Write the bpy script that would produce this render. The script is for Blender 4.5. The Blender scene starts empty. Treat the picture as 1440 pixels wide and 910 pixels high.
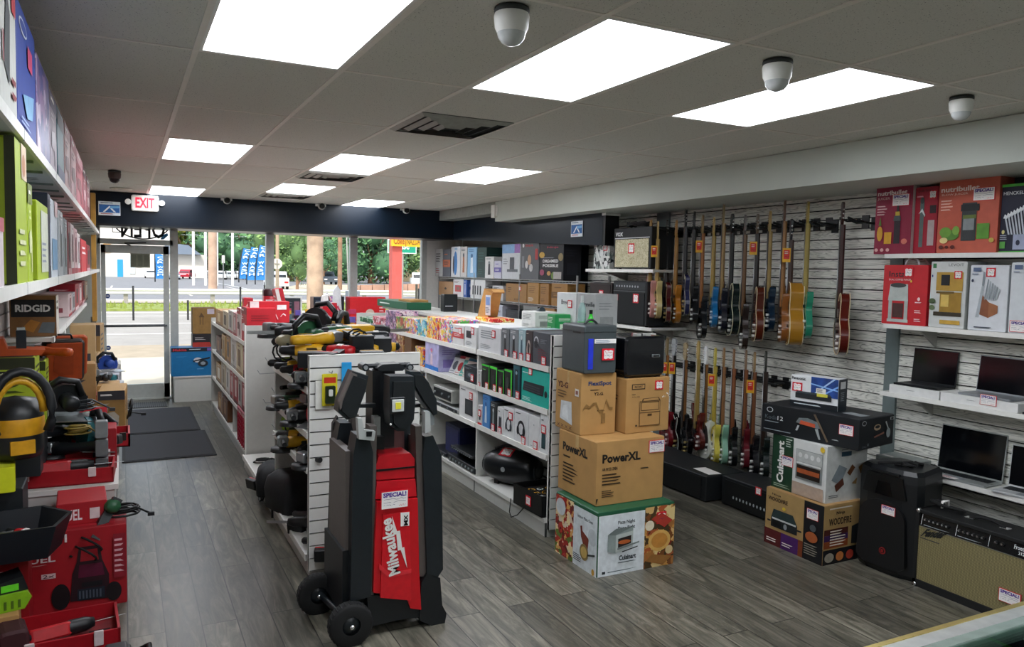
import bpy, math, random
from mathutils import Vector, Matrix
R = random.Random(7)
PI = math.pi
SC = bpy.context.scene
COL = SC.collection
# ------------------------------------------------------------------ camera model (eye 1.85 m above the floor)
H = 1.85; FPX = 1072.18
CM = Matrix(((0.89107753, -0.45336193, 0.0210665), (-0.01156089, -0.06907598, -0.99754441), (0.45370384, 0.88864586, -0.06679332)))
CMT = CM.transposed()
def ray(u, v): return CMT @ Vector(((u-720)/FPX, (v-455)/FPX, 1.0))
def onx(u, v, x): d = ray(u, v); return d*(x/d.x) + Vector((0, 0, H))
def ony(u, v, y): d = ray(u, v); return d*(y/d.y) + Vector((0, 0, H))
def onz(u, v, z): d = ray(u, v); return d*((z-H)/d.z) + Vector((0, 0, H))
def y_at(u, x, z):      # depth on the plane x whose image column is u, at height z
    k = (u-720)/FPX
    a = CM[0]; c = CM[2]
    num = (a[0]*x+a[2]*(z-H)) - k*(c[0]*x+c[2]*(z-H)); den = k*c[1]-a[1]
    return num/den
def z_at(v, x, y):
    k = (v-455)/FPX
    b = CM[1]; c = CM[2]
    num = (b[0]*x+b[1]*y) - k*(c[0]*x+c[1]*y); den = k*c[2]-b[2]
    return num/den + H
# ------------------------------------------------------------------ materials
def lin(h):
    if isinstance(h, str):
        h = h.lstrip('#'); t = [int(h[i:i+2], 16)/255 for i in (0, 2, 4)]
    else: t = h
    return tuple(c/12.92 if c <= .04045 else ((c+.055)/1.055)**2.4 for c in t) + (1,)
_M = {}
def newmat(name):
    m = bpy.data.materials.new(name); m.use_nodes = True
    nt = m.node_tree; b = nt.nodes['Principled BSDF']
    return m, nt, b
def P(col, rough=.5, metal=0.0, noise=.10, scale=25, bump=0.0, spec=.5):
    k = ('P', col, rough, metal, noise, scale, bump)
    if k in _M: return _M[k]
    m, nt, b = newmat('surface_%s' % (col if isinstance(col, str) else 'mix'))
    c = lin(col)
    tc = nt.nodes.new('ShaderNodeTexCoord'); n = nt.nodes.new('ShaderNodeTexNoise'); n.inputs['Scale'].default_value = scale; n.inputs['Detail'].default_value = 3
    nt.links.new(tc.outputs['Object'], n.inputs['Vector'])
    r = nt.nodes.new('ShaderNodeValToRGB')
    r.color_ramp.elements[0].position = .3; r.color_ramp.elements[1].position = .7
    r.color_ramp.elements[0].color = tuple(x*(1-noise) for x in c[:3])+(1,)
    r.color_ramp.elements[1].color = tuple(min(1, x*(1+noise)) for x in c[:3])+(1,)
    nt.links.new(n.outputs['Fac'], r.inputs['Fac']); nt.links.new(r.outputs['Color'], b.inputs['Base Color'])
    b.inputs['Roughness'].default_value = rough; b.inputs['Metallic'].default_value = metal
    b.inputs['Specular IOR Level'].default_value = spec
    if bump:
        bp = nt.nodes.new('ShaderNodeBump'); bp.inputs['Strength'].default_value = bump; bp.inputs['Distance'].default_value = .003
        nt.links.new(n.outputs['Fac'], bp.inputs['Height']); nt.links.new(bp.outputs['Normal'], b.inputs['Normal'])
    _M[k] = m; return m
def EM(col, s, name='glow'):
    k = ('E', col, s)
    if k in _M: return _M[k]
    m, nt, b = newmat(name)
    b.inputs['Base Color'].default_value = lin(col); b.inputs['Emission Color'].default_value = lin(col); b.inputs['Emission Strength'].default_value = s
    _M[k] = m; return m
def PH(cols, scale=14, rough=.4, warp=.35):
    """printed photo look: soft cells of several inks"""
    k = ('PH', tuple(cols), scale, rough)
    if k in _M: return _M[k]
    m, nt, b = newmat('printed_photo')
    tc = nt.nodes.new('ShaderNodeTexCoord'); n0 = nt.nodes.new('ShaderNodeTexNoise'); n0.inputs['Scale'].default_value = scale*.8
    mx = nt.nodes.new('ShaderNodeMix'); mx.data_type = 'VECTOR'; mx.inputs[0].default_value = warp*.3
    nt.links.new(tc.outputs['Object'], n0.inputs['Vector']); nt.links.new(tc.outputs['Object'], mx.inputs[4]); nt.links.new(n0.outputs['Color'], mx.inputs[5])
    v = nt.nodes.new('ShaderNodeTexVoronoi'); v.inputs['Scale'].default_value = scale
    nt.links.new(mx.outputs[1], v.inputs['Vector'])
    sp = nt.nodes.new('ShaderNodeSeparateColor'); nt.links.new(v.outputs['Color'], sp.inputs[0])
    r = nt.nodes.new('ShaderNodeValToRGB'); r.color_ramp.interpolation = 'CONSTANT'
    e = r.color_ramp.elements
    while len(e) < len(cols): e.new(.5)
    for i, c in enumerate(cols): e[i].position = i/len(cols); e[i].color = lin(c)
    nt.links.new(sp.outputs[0], r.inputs['Fac']); nt.links.new(r.outputs['Color'], b.inputs['Base Color'])
    b.inputs['Roughness'].default_value = rough
    _M[k] = m; return m
def glass(name, tint='ffffff', gl=.12):
    k = ('G', name)
    if k in _M: return _M[k]
    m = bpy.data.materials.new(name); m.use_nodes = True; nt = m.node_tree; nt.nodes.clear()
    o = nt.nodes.new('ShaderNodeOutputMaterial'); mx = nt.nodes.new('ShaderNodeMixShader'); t = nt.nodes.new('ShaderNodeBsdfTransparent'); g = nt.nodes.new('ShaderNodeBsdfGlossy')
    t.inputs['Color'].default_value = lin(tint); g.inputs['Roughness'].default_value = .02
    lw = nt.nodes.new('ShaderNodeFresnel'); lw.inputs['IOR'].default_value = 1.3
    n = nt.nodes.new('ShaderNodeTexNoise'); n.inputs['Scale'].default_value = 3
    ml = nt.nodes.new('ShaderNodeMath'); ml.operation = 'MULTIPLY'; ml.inputs[1].default_value = gl*8
    nt.links.new(lw.outputs[0], ml.inputs[0]); nt.links.new(ml.outputs[0], mx.inputs[0])
    nt.links.new(t.outputs[0], mx.inputs[1]); nt.links.new(g.outputs[0], mx.inputs[2]); nt.links.new(mx.outputs[0], o.inputs[0])
    _M[k] = m; return m
# ------------------------------------------------------------------ text outlines (built-in font, turned into mesh once per string)
_T = {}
def textmesh(s, bold=.012):
    if (s, bold) in _T: return _T[(s, bold)]
    c = bpy.data.curves.new('t', 'FONT'); c.body = s; c.resolution_u = 2; c.offset = bold
    o = bpy.data.objects.new('t', c); COL.objects.link(o)
    bpy.context.view_layer.update()
    me = bpy.data.meshes.new_from_object(o)
    vs = [v.co.copy() for v in me.vertices]; fs = [tuple(p.vertices) for p in me.polygons]
    bpy.data.objects.remove(o); bpy.data.curves.remove(c); bpy.data.meshes.remove(me)
    if vs:
        x0 = min(v.x for v in vs); x1 = max(v.x for v in vs); y0 = min(v.y for v in vs); y1 = max(v.y for v in vs)
    else: x0 = y0 = 0; x1 = y1 = 1
    _T[(s, bold)] = ([((v.x-x0)/(x1-x0), (v.y-y0)/(y1-y0)) for v in vs], fs, (x1-x0)/(y1-y0))
    return _T[(s, bold)]
# ------------------------------------------------------------------ mesh builder
class MB:
    def __init__(s, T=None):
        s.v = []; s.f = []; s.mi = []; s.sm = []; s.mats = []; s.T = T or Matrix.Identity(4)
    def mat(s, m):
        if isinstance(m, str): m = P(m)
        if m not in s.mats: s.mats.append(m)
        return s.mats.index(m)
    def add(s, vs, fs, m, smooth=False, X=None):
        k = len(s.v); T = s.T @ X if X is not None else s.T
        s.v += [T @ Vector(v) for v in vs]
        i = s.mat(m)
        for f in fs: s.f.append(tuple(k+a for a in f)); s.mi.append(i); s.sm.append(smooth)
        return s
    def box(s, a, b, m, X=None):
        x0, y0, z0 = a; x1, y1, z1 = b
        return s.add([(x0,y0,z0),(x1,y0,z0),(x1,y1,z0),(x0,y1,z0),(x0,y0,z1),(x1,y0,z1),(x1,y1,z1),(x0,y1,z1)],
                     [(0,3,2,1),(4,5,6,7),(0,1,5,4),(1,2,6,5),(2,3,7,6),(3,0,4,7)], m, False, X)
    def cb(s, c, d, m, X=None):
        return s.box([c[i]-d[i]/2 for i in range(3)], [c[i]+d[i]/2 for i in range(3)], m, X)
    def rbox(s, a, b, r, m, X=None, n=3):
        """box with rounded vertical-profile corners in x/z and chamfered y rims"""
        x0, y0, z0 = a; x1, y1, z1 = b; r = min(r, (x1-x0)/2.01, (z1-z0)/2.01, (y1-y0)/2.01)
        def ring(y, ins):
            o = []
            for cx, cz, a0 in ((x1-r, z0+r, -PI/2), (x1-r, z1-r, 0), (x0+r, z1-r, PI/2), (x0+r, z0+r, PI)):
                for i in range(n+1):
                    t = a0+PI/2*i/n; o.append((cx+(r-ins)*math.cos(t), y, cz+(r-ins)*math.sin(t)))
            return o
        q = r*.4
        rings = [ring(y0, q), ring(y0+q, 0), ring(y1-q, 0), ring(y1, q)]
        N = len(rings[0]); vs = sum(rings, []); fs = []
        for k in range(3):
            for i in range(N): j = (i+1) % N; fs.append((k*N+i, k*N+j, (k+1)*N+j, (k+1)*N+i))
        fs.append(tuple(range(N))[::1]); fs.append(tuple(3*N+i for i in reversed(range(N))))
        return s.add(vs, fs, m, False, X)
    def prism(s, poly, y0, y1, m, X=None, side=None):
        """poly in x/z, extruded in y"""
        n = len(poly); vs = [(p[0], y0, p[1]) for p in poly]+[(p[0], y1, p[1]) for p in poly]
        s.add(vs, [tuple(range(n)), tuple(n+i for i in reversed(range(n)))], m, False, X)
        return s.add(vs, [(i, n+i, n+(i+1) % n, (i+1) % n) for i in range(n)], side or m, False, X)
    def cyl(s, p, q, r, m, r2=None, n=12, caps=True, smooth=True, X=None):
        p = Vector(p); q = Vector(q); r2 = r if r2 is None else r2
        d = (q-p).normalized(); a = d.orthogonal().normalized(); b = d.cross(a)
        vs = []
        for c, rr in ((p, r), (q, r2)):
            for i in range(n): t = 2*PI*i/n; vs.append(c+a*(rr*math.cos(t))+b*(rr*math.sin(t)))
        s.add(vs, [(i, (i+1) % n, n+(i+1) % n, n+i) for i in range(n)], m, smooth, X)
        if caps: s.add(vs, [tuple(reversed(range(n))), tuple(range(n, 2*n))], m, False, X)
        return s
    def lathe(s, prof, m, n=16, X=None, sx=1, sy=1):
        vs = [(r*math.cos(2*PI*i/n)*sx, r*math.sin(2*PI*i/n)*sy, z) for r, z in prof for i in range(n)]
        fs = [(k*n+i, k*n+(i+1) % n, (k+1)*n+(i+1) % n, (k+1)*n+i) for k in range(len(prof)-1) for i in range(n)]
        return s.add(vs, fs, m, True, X)
    def ball(s, c, r, m, n=10, X=None):
        if not hasattr(r, '__len__'): r = (r, r, r)
        prof = [(math.cos(t), math.sin(t)) for t in [-PI/2+PI*k/(n//2+2) for k in range(n//2+3)]]
        return s.add([(c[0]+r[0]*pr*math.cos(2*PI*i/n), c[1]+r[1]*pr*math.sin(2*PI*i/n), c[2]+r[2]*z) for pr, z in prof for i in range(n)],
                     [(k*n+i, k*n+(i+1) % n, (k+1)*n+(i+1) % n, (k+1)*n+i) for k in range(len(prof)-1) for i in range(n)], m, True, X)
    def tube(s, pts, r, m, n=6, X=None, closed=False):
        pts = [Vector(p) for p in pts]; N = len(pts); vs = []
        up = Vector((.13, .21, .97))
        for i, p in enumerate(pts):
            d = (pts[min(i+1, N-1)]-pts[max(i-1, 0)])
            if d.length < 1e-9: d = Vector((0, 0, 1))
            d.normalize(); a = d.cross(up)
            if a.length < .05: a = d.cross(Vector((1, 0, 0)))
            a.normalize(); b = d.cross(a)
            for k in range(n): t = 2*PI*k/n; vs.append(p+a*(r*math.cos(t))+b*(r*math.sin(t)))
        fs = [(i*n+k, i*n+(k+1) % n, (i+1)*n+(k+1) % n, (i+1)*n+k) for i in range(N-1) for k in range(n)]
        fs += [tuple(reversed(range(n))), tuple((N-1)*n+k for k in range(n))]
        return s.add(vs, fs, m, True, X)
    def flat(s, F, poly, off, m):
        """polygon in face coordinates (u,v) on frame F, raised by off"""
        o, U, V, N = F
        vs = [o+U*p[0]+V*p[1]+N*off for p in poly]
        a = 0
        for i in range(len(poly)):
            p, q = poly[i], poly[(i+1) % len(poly)]; a += p[0]*q[1]-p[1]*q[0]
        idx = tuple(range(len(poly)))
        return s.add(vs, [idx if a > 0 else idx[::-1]], m)
    def text(s, F, u0, v0, u1, v1, txt, off, m, bold=.012, slant=0, keep=False):
        vs, fs, asp = textmesh(txt, bold); o, U, V, N = F
        if keep:      # keep the letters' own width
            w = asp*(v1-v0)*V.length/U.length; c = (u0+u1)/2
            if w < abs(u1-u0): sg = 1 if u1 > u0 else -1; u0, u1 = c-sg*w/2, c+sg*w/2
        return s.add([o+U*(u0+(u1-u0)*(a+slant*b))+V*(v0+(v1-v0)*b)+N*off for a, b in vs], fs, m)
    def build(s, name, parent=None, loc=None, rot=None):
        me = bpy.data.meshes.new(name); me.from_pydata([tuple(v) for v in s.v], [], s.f)
        for m in s.mats: me.materials.append(m)
        me.polygons.foreach_set('material_index', s.mi); me.polygons.foreach_set('use_smooth', s.sm)
        me.update()
        o = bpy.data.objects.new(name, me); COL.objects.link(o)
        if parent is not None: o.parent = parent
        if loc is not None: o.location = loc
        if rot is not None: o.rotation_euler = rot if hasattr(rot, '__len__') else (0, 0, rot)
        return o
def tag(o, label, cat, group=None):
    o['label'] = label; o['category'] = cat
    if group: o['group'] = group
    return o
def struct(o): o['kind'] = 'structure'; return o
def thing(name, label, cat, loc=(0, 0, 0), rot=0, group=None):
    o = bpy.data.objects.new(name, None); COL.objects.link(o); o.empty_display_size = .05
    o.location = loc; o.rotation_euler = rot if hasattr(rot, '__len__') else (0, 0, rot)
    return tag(o, label, cat, group)
def kids(o): return [c for c in bpy.data.objects if c.parent == o]
def dup(o, loc, rot, label, group=None, scale=None, _k={}):
    def cp(a, par):
        c = a.copy(); COL.objects.link(c); c.parent = par
        for ch in _k.setdefault(a.name, kids(a)): cp(ch, c)
        return c
    c = cp(o, None); c.location = loc; c.rotation_euler = rot if hasattr(rot, '__len__') else (0, 0, rot)
    if scale: c.scale = (scale,)*3 if not hasattr(scale, '__len__') else scale
    c['label'] = label
    if group: c['group'] = group
    return c
def rotx(a): return Matrix.Rotation(a, 4, 'X')
def roty(a): return Matrix.Rotation(a, 4, 'Y')
def rotz(a): return Matrix.Rotation(a, 4, 'Z')
def TR(x, y, z): return Matrix.Translation((x, y, z))
V3 = Vector
# common paints
WHITE = P('e9e9e4', .45, noise=.03); BLACK = P('15171a', .45); DKBLK = P('0b0c0e', .35); GREY = P('7d8080', .5); STEEL = P('b9bcbe', .3, .9, .04)
CHROME = P('d8dadc', .18, 1.0, .02); RED = P('c01222', .42); RUB = P('101112', .8)
KRAFT = P('b48a52', .8, noise=.08, scale=9); KRAFTD = P('9c7440', .8, noise=.08, scale=9)
ALU = P('a9adaf', .35, .7, .04)
# ------------------------------------------------------------------ price cards
def frame_for(face, w, d, h):
    return {'F': (V3((-w/2, -d/2, 0)), V3((w, 0, 0)), V3((0, 0, h)), V3((0, -1, 0))),
            'L': (V3((-w/2, d/2, 0)), V3((0, -d, 0)), V3((0, 0, h)), V3((-1, 0, 0))),
            'R': (V3((w/2, -d/2, 0)), V3((0, d, 0)), V3((0, 0, h)), V3((1, 0, 0))),
            'B': (V3((w/2, d/2, 0)), V3((-w, 0, 0)), V3((0, 0, h)), V3((0, 1, 0))),
            'T': (V3((-w/2, -d/2, h)), V3((w, 0, 0)), V3((0, d, 0)), V3((0, 0, 1)))}[face]
INK = P('1b2260', .6); INKP = P('4a1f8c', .6); INKR = P('d4172b', .5); PAPER = P('f4f1ee', .6, noise=.02)
def scrib(mb, F, u0, v0, u1, v1, off, m, seed=1, amp=1):
    r = random.Random(seed); n = 9
    t = abs(v1-v0)*.16*F[2].length
    pts = [(u0+(u1-u0)*i/n, v0+(v1-v0)*r.uniform(.1, .9)) for i in range(n+1)]
    dv = t/F[2].length
    for a, b in zip(pts, pts[1:]):
        if r.random() < .12: continue
        mb.flat(F, [(a[0], a[1]), (b[0], b[1]), (b[0]+.006, b[1]+dv), (a[0]+.006, a[1]+dv)], off, m)
def _special():
    mb = MB(); F = (V3((-.5, 0, -.4)), V3((1, 0, 0)), V3((0, 0, .8)), V3((0, -1, 0)))
    mb.box((-.5, -.004, -.4), (.5, .004, .4), INKR)
    mb.flat(F, [(.03, .04), (.97, .04), (.97, .96), (.03, .96)], .006, PAPER)
    mb.text(F, .08, .66, .92, .92, 'SPECIAL!', .009, INKP, .04)
    for i, v in enumerate((.5, .34, .16)): scrib(mb, F, .1, v, .9 if i < 2 else .5, v+.1, .009, INK, i+3)
    scrib(mb, F, .62, .1, .9, .24, .009, INKR, 9)
    return mb
def _price():
    mb = MB(); F = (V3((-.5, 0, -.5)), V3((1, 0, 0)), V3((0, 0, 1)), V3((0, -1, 0)))
    mb.box((-.5, -.004, -.5), (.5, .004, .5), INKR)
    mb.flat(F, [(.14, .16), (.3, .1), (.5, .17), (.72, .1), (.88, .18), (.86, .5), (.9, .8), (.7, .88), (.5, .82), (.3, .9), (.12, .82), (.16, .5)], .006, PAPER)
    scrib(mb, F, .2, .55, .8, .75, .009, INKR, 2); scrib(mb, F, .22, .25, .78, .48, .009, INK, 5)
    return mb
_cards = {}
def card(parent, kind, F, u, v, size, name=None, tilt=0, asp=1.0):
    """hang a card on a face of its box: a part with its own little mesh"""
    if kind not in _cards:
        mb = _special() if kind == 'special' else _price()
        o = mb.build('price_card'); _cards[kind] = o.data; bpy.data.objects.remove(o)
    o = bpy.data.objects.new('special_card' if kind == 'special' else 'price_sticker', _cards[kind]); COL.objects.link(o); o.parent = parent
    p = F[0]+F[1]*u+F[2]*v+F[3]*.0035
    N = F[3]; X = F[1].normalized(); Z = F[2].normalized(); Y = -N
    M = Matrix((X, Y, Z)).transposed().to_4x4(); M.translation = p
    o.matrix_local = M @ roty(tilt) @ Matrix.Diagonal((size*asp, .4, size, 1))
    return o
# ------------------------------------------------------------------ cartons with printed faces
def art(mb, F, items):
    k = 0
    for it in items:
        k += 1; off = .0007*k+.0004; t = it[0]
        if t == 'r': mb.flat(F, [(it[1], it[2]), (it[3], it[2]), (it[3], it[4]), (it[1], it[4])], off, it[5] if not isinstance(it[5], str) else P(it[5]))
        elif t == 't': mb.text(F, it[1], it[2], it[3], it[4], it[5], off, P(it[6]) if isinstance(it[6], str) else it[6], *(it[7:8] or (.012,)))
        elif t == 'e': mb.flat(F, [(it[1]+it[3]*math.cos(a*PI/10), it[2]+it[4]*math.sin(a*PI/10)) for a in range(20)], off, it[5] if not isinstance(it[5], str) else P(it[5]))
        elif t == 'p': mb.flat(F, it[1], off, it[2] if not isinstance(it[2], str) else P(it[2]))
        elif t == 's': scrib(mb, F, it[1], it[2], it[3], it[4], off, P(it[5]), it[6] if len(it) > 6 else 1)
        elif t == 'l':   # block of small-print lines
            n = it[6]; c = P(it[5]); r = random.Random(n*31+int(it[1]*100))
            for i in range(n):
                v = it[4]-(it[4]-it[2])*(i+.2)/n; hh = (it[4]-it[2])/n*.42
                mb.flat(F, [(it[1], v-hh), (it[1]+(it[3]-it[1])*r.uniform(.55, 1), v-hh), (it[1]+(it[3]-it[1])*r.uniform(.55, 1), v), (it[1], v)], off, c)
def carton(name, label, cat, loc, w, d, h, rot=0, col='ffffff', faces=None, group=None, cards=(), mats=None, tape=False, lid=None):
    """one cardboard box: bevelled shell, printed faces in the same mesh, cards as parts"""
    mb = MB(); m = col if not isinstance(col, str) else P(col, .5, noise=.05)
    e = min(.004, w*.05, d*.05, h*.05)
    mb.rbox((-w/2, -d/2, 0), (w/2, d/2, h), e*1.5, m, n=1)
    if mats:
        for fc, mm in mats.items(): art(mb, frame_for(fc, w, d, h), [('r', .004, .004, .996, .996, mm)])
    for fc, it in (faces or {}).items():
        F = frame_for(fc, w, d, h); o = F[0]+F[3]*.0009
        art(mb, (o, F[1], F[2], F[3]), it)
    if tape:
        art(mb, frame_for('T', w, d, h), [('r', 0, .46, 1, .54, P('c8a874', .25))])
        for fc in 'LR': art(mb, frame_for(fc, w, d, h), [('r', .46, .8, .54, 1, P('c8a874', .25))])
    o = mb.build(name, None, loc, rot); tag(o, label, cat, group)
    for c in cards:
        card(o, c[0], frame_for(c[1], w, d, h), c[2], c[3], c[4], tilt=c[5] if len(c) > 5 else 0, asp=c[6] if len(c) > 6 else 1)
    return o
# ================================================================== ROOM
CZ = 2.741; XL = -.68; XR = 4.95; YF = 11.6; YB = -3.2
def floor_mat():
    m, nt, b = newmat('vinyl_planks')
    tc = nt.nodes.new('ShaderNodeTexCoord'); mp = nt.nodes.new('ShaderNodeMapping'); mp.inputs['Rotation'].default_value = (0, 0, PI/2)
    nt.links.new(tc.outputs['Object'], mp.inputs['Vector'])
    br = nt.nodes.new('ShaderNodeTexBrick'); br.offset = .37; br.offset_frequency = 2
    br.inputs['Scale'].default_value = 1; br.inputs['Brick Width'].default_value = 1.22; br.inputs['Row Height'].default_value = .171
    br.inputs['Mortar Size'].default_value = .003; br.inputs['Mortar Smooth'].default_value = .2
    br.inputs['Color1'].default_value = (0, 0, 0, 1); br.inputs['Color2'].default_value = (1, 1, 1, 1); br.inputs['Mortar'].default_value = (0, 0, 0, 1); br.inputs['Bias'].default_value = 0
    nt.links.new(mp.outputs[0], br.inputs['Vector'])
    # grain stretched along the plank, shifted per plank
    ad = nt.nodes.new('ShaderNodeVectorMath'); ad.operation = 'MULTIPLY_ADD'; ad.inputs[1].default_value = (1.3, 9, 1)
    sc = nt.nodes.new('ShaderNodeVectorMath'); sc.operation = 'SCALE'; sc.inputs['Scale'].default_value = 37
    nt.links.new(br.outputs['Color'], sc.inputs[0]); nt.links.new(mp.outputs[0], ad.inputs[0]); nt.links.new(sc.outputs[0], ad.inputs[2])
    n = nt.nodes.new('ShaderNodeTexNoise'); n.inputs['Scale'].default_value = 1.6; n.inputs['Detail'].default_value = 8; n.inputs['Roughness'].default_value = .68; n.inputs['Distortion'].default_value = 1.6
    nt.links.new(ad.outputs[0], n.inputs['Vector'])
    r = nt.nodes.new('ShaderNodeValToRGB'); e = r.color_ramp.elements
    e[0].position = .30; e[0].color = lin('33322b'); e[1].position = .70; e[1].color = lin('857f70'); q = e.new(.5); q.color = lin('5e5b4f')
    nt.links.new(n.outputs['Fac'], r.inputs['Fac'])
    hs = nt.nodes.new('ShaderNodeHueSaturation'); hs.inputs['Saturation'].default_value = .9
    mr = nt.nodes.new('ShaderNodeMapRange'); mr.inputs['To Min'].default_value = .62; mr.inputs['To Max'].default_value = 1.28
    nt.links.new(br.outputs['Color'], mr.inputs['Value']); nt.links.new(mr.outputs[0], hs.inputs['Value']); nt.links.new(r.outputs['Color'], hs.inputs['Color'])
    mx = nt.nodes.new('ShaderNodeMix'); mx.data_type = 'RGBA'; mx.inputs[7].default_value = lin('1c1b19')
    nt.links.new(br.outputs['Fac'], mx.inputs[0]); nt.links.new(hs.outputs[0], mx.inputs[6]); nt.links.new(mx.outputs[2], b.inputs['Base Color'])
    rr = nt.nodes.new('ShaderNodeMapRange'); rr.inputs['To Min'].default_value = .24; rr.inputs['To Max'].default_value = .42
    nt.links.new(n.outputs['Fac'], rr.inputs['Value']); nt.links.new(rr.outputs[0], b.inputs['Roughness'])
    bp = nt.nodes.new('ShaderNodeBump'); bp.inputs['Strength'].default_value = .25; bp.inputs['Distance'].default_value = .002
    nt.links.new(n.outputs['Fac'], bp.inputs['Height']); nt.links.new(bp.outputs[0], b.inputs['Normal'])
    return m
def tile_mat():
    m, nt, b = newmat('acoustic_tile')
    tc = nt.nodes.new('ShaderNodeTexCoord')
    n = nt.nodes.new('ShaderNodeTexNoise'); n.inputs['Scale'].default_value = 150; n.inputs['Detail'].default_value = 2
    v = nt.nodes.new('ShaderNodeTexVoronoi'); v.inputs['Scale'].default_value = 95
    n2 = nt.nodes.new('ShaderNodeTexNoise'); n2.inputs['Scale'].default_value = .8
    for q in (n, v, n2): nt.links.new(tc.outputs['Object'], q.inputs['Vector'])
    r = nt.nodes.new('ShaderNodeValToRGB'); e = r.color_ramp.elements; e[0].position = .16; e[0].color = lin('7a7972'); e[1].position = .26; e[1].color = lin('dad8cf')
    nt.links.new(v.outputs['Distance'], r.inputs['Fac'])
    r2 = nt.nodes.new('ShaderNodeValToRGB'); r2.color_ramp.elements[0].position = .44; r2.color_ramp.elements[1].position = .52
    nt.links.new(n.outputs['Fac'], r2.inputs['Fac'])
    mx = nt.nodes.new('ShaderNodeMix'); mx.data_type = 'RGBA'; mx.inputs[7].default_value = lin('d6d4cb')
    nt.links.new(r2.outputs[0], mx.inputs[0]); nt.links.new(r.outputs[0], mx.inputs[6]); nt.links.new(mx.outputs[2], b.inputs['Base Color'])
    b.inputs['Roughness'].default_value = .95; b.inputs['Specular IOR Level'].default_value = .1
    return m
def barn_mat(name, lo, mid, hi):
    m, nt, b = newmat(name)
    tc = nt.nodes.new('ShaderNodeTexCoord'); mp = nt.nodes.new('ShaderNodeMapping'); mp.inputs['Scale'].default_value = (1, .55, 6.5)
    nt.links.new(tc.outputs['Object'], mp.inputs['Vector'])
    n = nt.nodes.new('ShaderNodeTexNoise'); n.inputs['Scale'].default_value = 3.2; n.inputs['Detail'].default_value = 2.5; n.inputs['Distortion'].default_value = 1.2
    nt.links.new(mp.outputs[0], n.inputs['Vector'])
    ml = nt.nodes.new('ShaderNodeMath'); ml.operation = 'MULTIPLY'; ml.inputs[1].default_value = 9
    fr = nt.nodes.new('ShaderNodeMath'); fr.operation = 'PINGPONG'; fr.inputs[1].default_value = .5
    nt.links.new(n.outputs['Fac'], ml.inputs[0]); nt.links.new(ml.outputs[0], fr.inputs[0])
    n2 = nt.nodes.new('ShaderNodeTexNoise'); n2.inputs['Scale'].default_value = 30; mp2 = nt.nodes.new('ShaderNodeMapping'); mp2.inputs['Scale'].default_value = (1, .15, 3)
    nt.links.new(tc.outputs['Object'], mp2.inputs['Vector']); nt.links.new(mp2.outputs[0], n2.inputs['Vector'])
    a = nt.nodes.new('ShaderNodeMath'); a.operation = 'MULTIPLY_ADD'; a.inputs[1].default_value = .5
    nt.links.new(n2.outputs['Fac'], a.inputs[0]); nt.links.new(fr.outputs[0], a.inputs[2])
    r = nt.nodes.new('ShaderNodeValToRGB'); e = r.color_ramp.elements
    e[0].position = .22; e[0].color = lin(lo); e[1].position = .6; e[1].color = lin(hi); q = e.new(.34); q.color = lin(mid)
    nt.links.new(a.outputs[0], r.inputs['Fac']); nt.links.new(r.outputs[0], b.inputs['Base Color']); b.inputs['Roughness'].default_value = .55
    return m
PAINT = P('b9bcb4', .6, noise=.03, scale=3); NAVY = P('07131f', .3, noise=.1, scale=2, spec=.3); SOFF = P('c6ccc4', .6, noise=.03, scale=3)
TEE = P('e6e0d6', .5, noise=.03)
mb = MB(); mb.box((XL-.1, YB-.1, -.12), (XR+.1, YF+.05, 0), floor_mat()); struct(mb.build('floor'))
# ceiling: tiles on a grid of 2 ft by 4 ft, split where the lamps and grilles sit
GX, GY = .279, 3.487
LAMPS = [(0, -1), (2, -1), (4, -1), (0, 2), (2, 2), (4, 2), (0, 5), (2, 4), (4, 5), (0, -4), (2, -4), (4, -4)]
cm = MB(); tm = tile_mat()
cm.box((XL-.1, YB-.1, CZ+.09), (XR+.1, YF+.05, CZ+.12), PAINT)
for i in range(-2, 8):
    for j in range(-6, 7):
        if (i, j) in LAMPS: continue
        x0 = max(GX+.61*i, XL); x1 = min(GX+.61*(i+1), XR); y0 = max(GY+1.22*j, YB); y1 = min(GY+1.22*(j+1), YF)
        if x1 <= x0 or y1 <= y0: continue
        cm.box((x0, y0, CZ+.004), (x1, y1, CZ+.018), tm)
for i in range(-1, 8): x = GX+.61*i; cm.box((x-.012, YB, CZ), (x+.012, YF, CZ+.03), TEE)
for j in range(-5, 7): y = GY+1.22*j; cm.box((XL, y-.009, CZ+.001), (XR, y+.009, CZ+.03), TEE)
struct(cm.build('ceiling'))
DIFF = EM('f4f8ff', 7.5, 'lamp_diffuser')
WH = ['over the left aisle, cut by the top of the picture', 'above the tower light, largest whole panel', 'in front of the grey soffit, nearest one on the right',
      'halfway to the entrance over the left aisle', 'beyond the big air vent', 'right of the air vents near the soffit end', 'closest to the exit sign', 'just beyond the second air vent', 'farthest one, touching the dark header above the window', 'behind the viewer on the left', 'behind the viewer in the middle', 'behind the viewer on the right']
for k, (i, j) in enumerate(LAMPS):
    x0 = GX+.61*i; y0 = GY+1.22*j
    t = thing('ceiling_light', 'white recessed light panel '+WH[k], 'ceiling light', (x0+.305, y0+.61, CZ), group='recessed ceiling lights')
    f = MB()
    for a, b in (((-.293, -.6), (.293, -.585)), ((-.293, .585), (.293, .6)), ((-.293, -.585), (-.28, .585)), ((.28, -.585), (.293, .585))):
        f.box((a[0], a[1], .0), (b[0], b[1], .06), WHITE)
    f.build('frame', t); d = MB(); d.box((-.28, -.585, .006), (.28, .585, .014), DIFF); d.build('diffuser', t)
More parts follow.
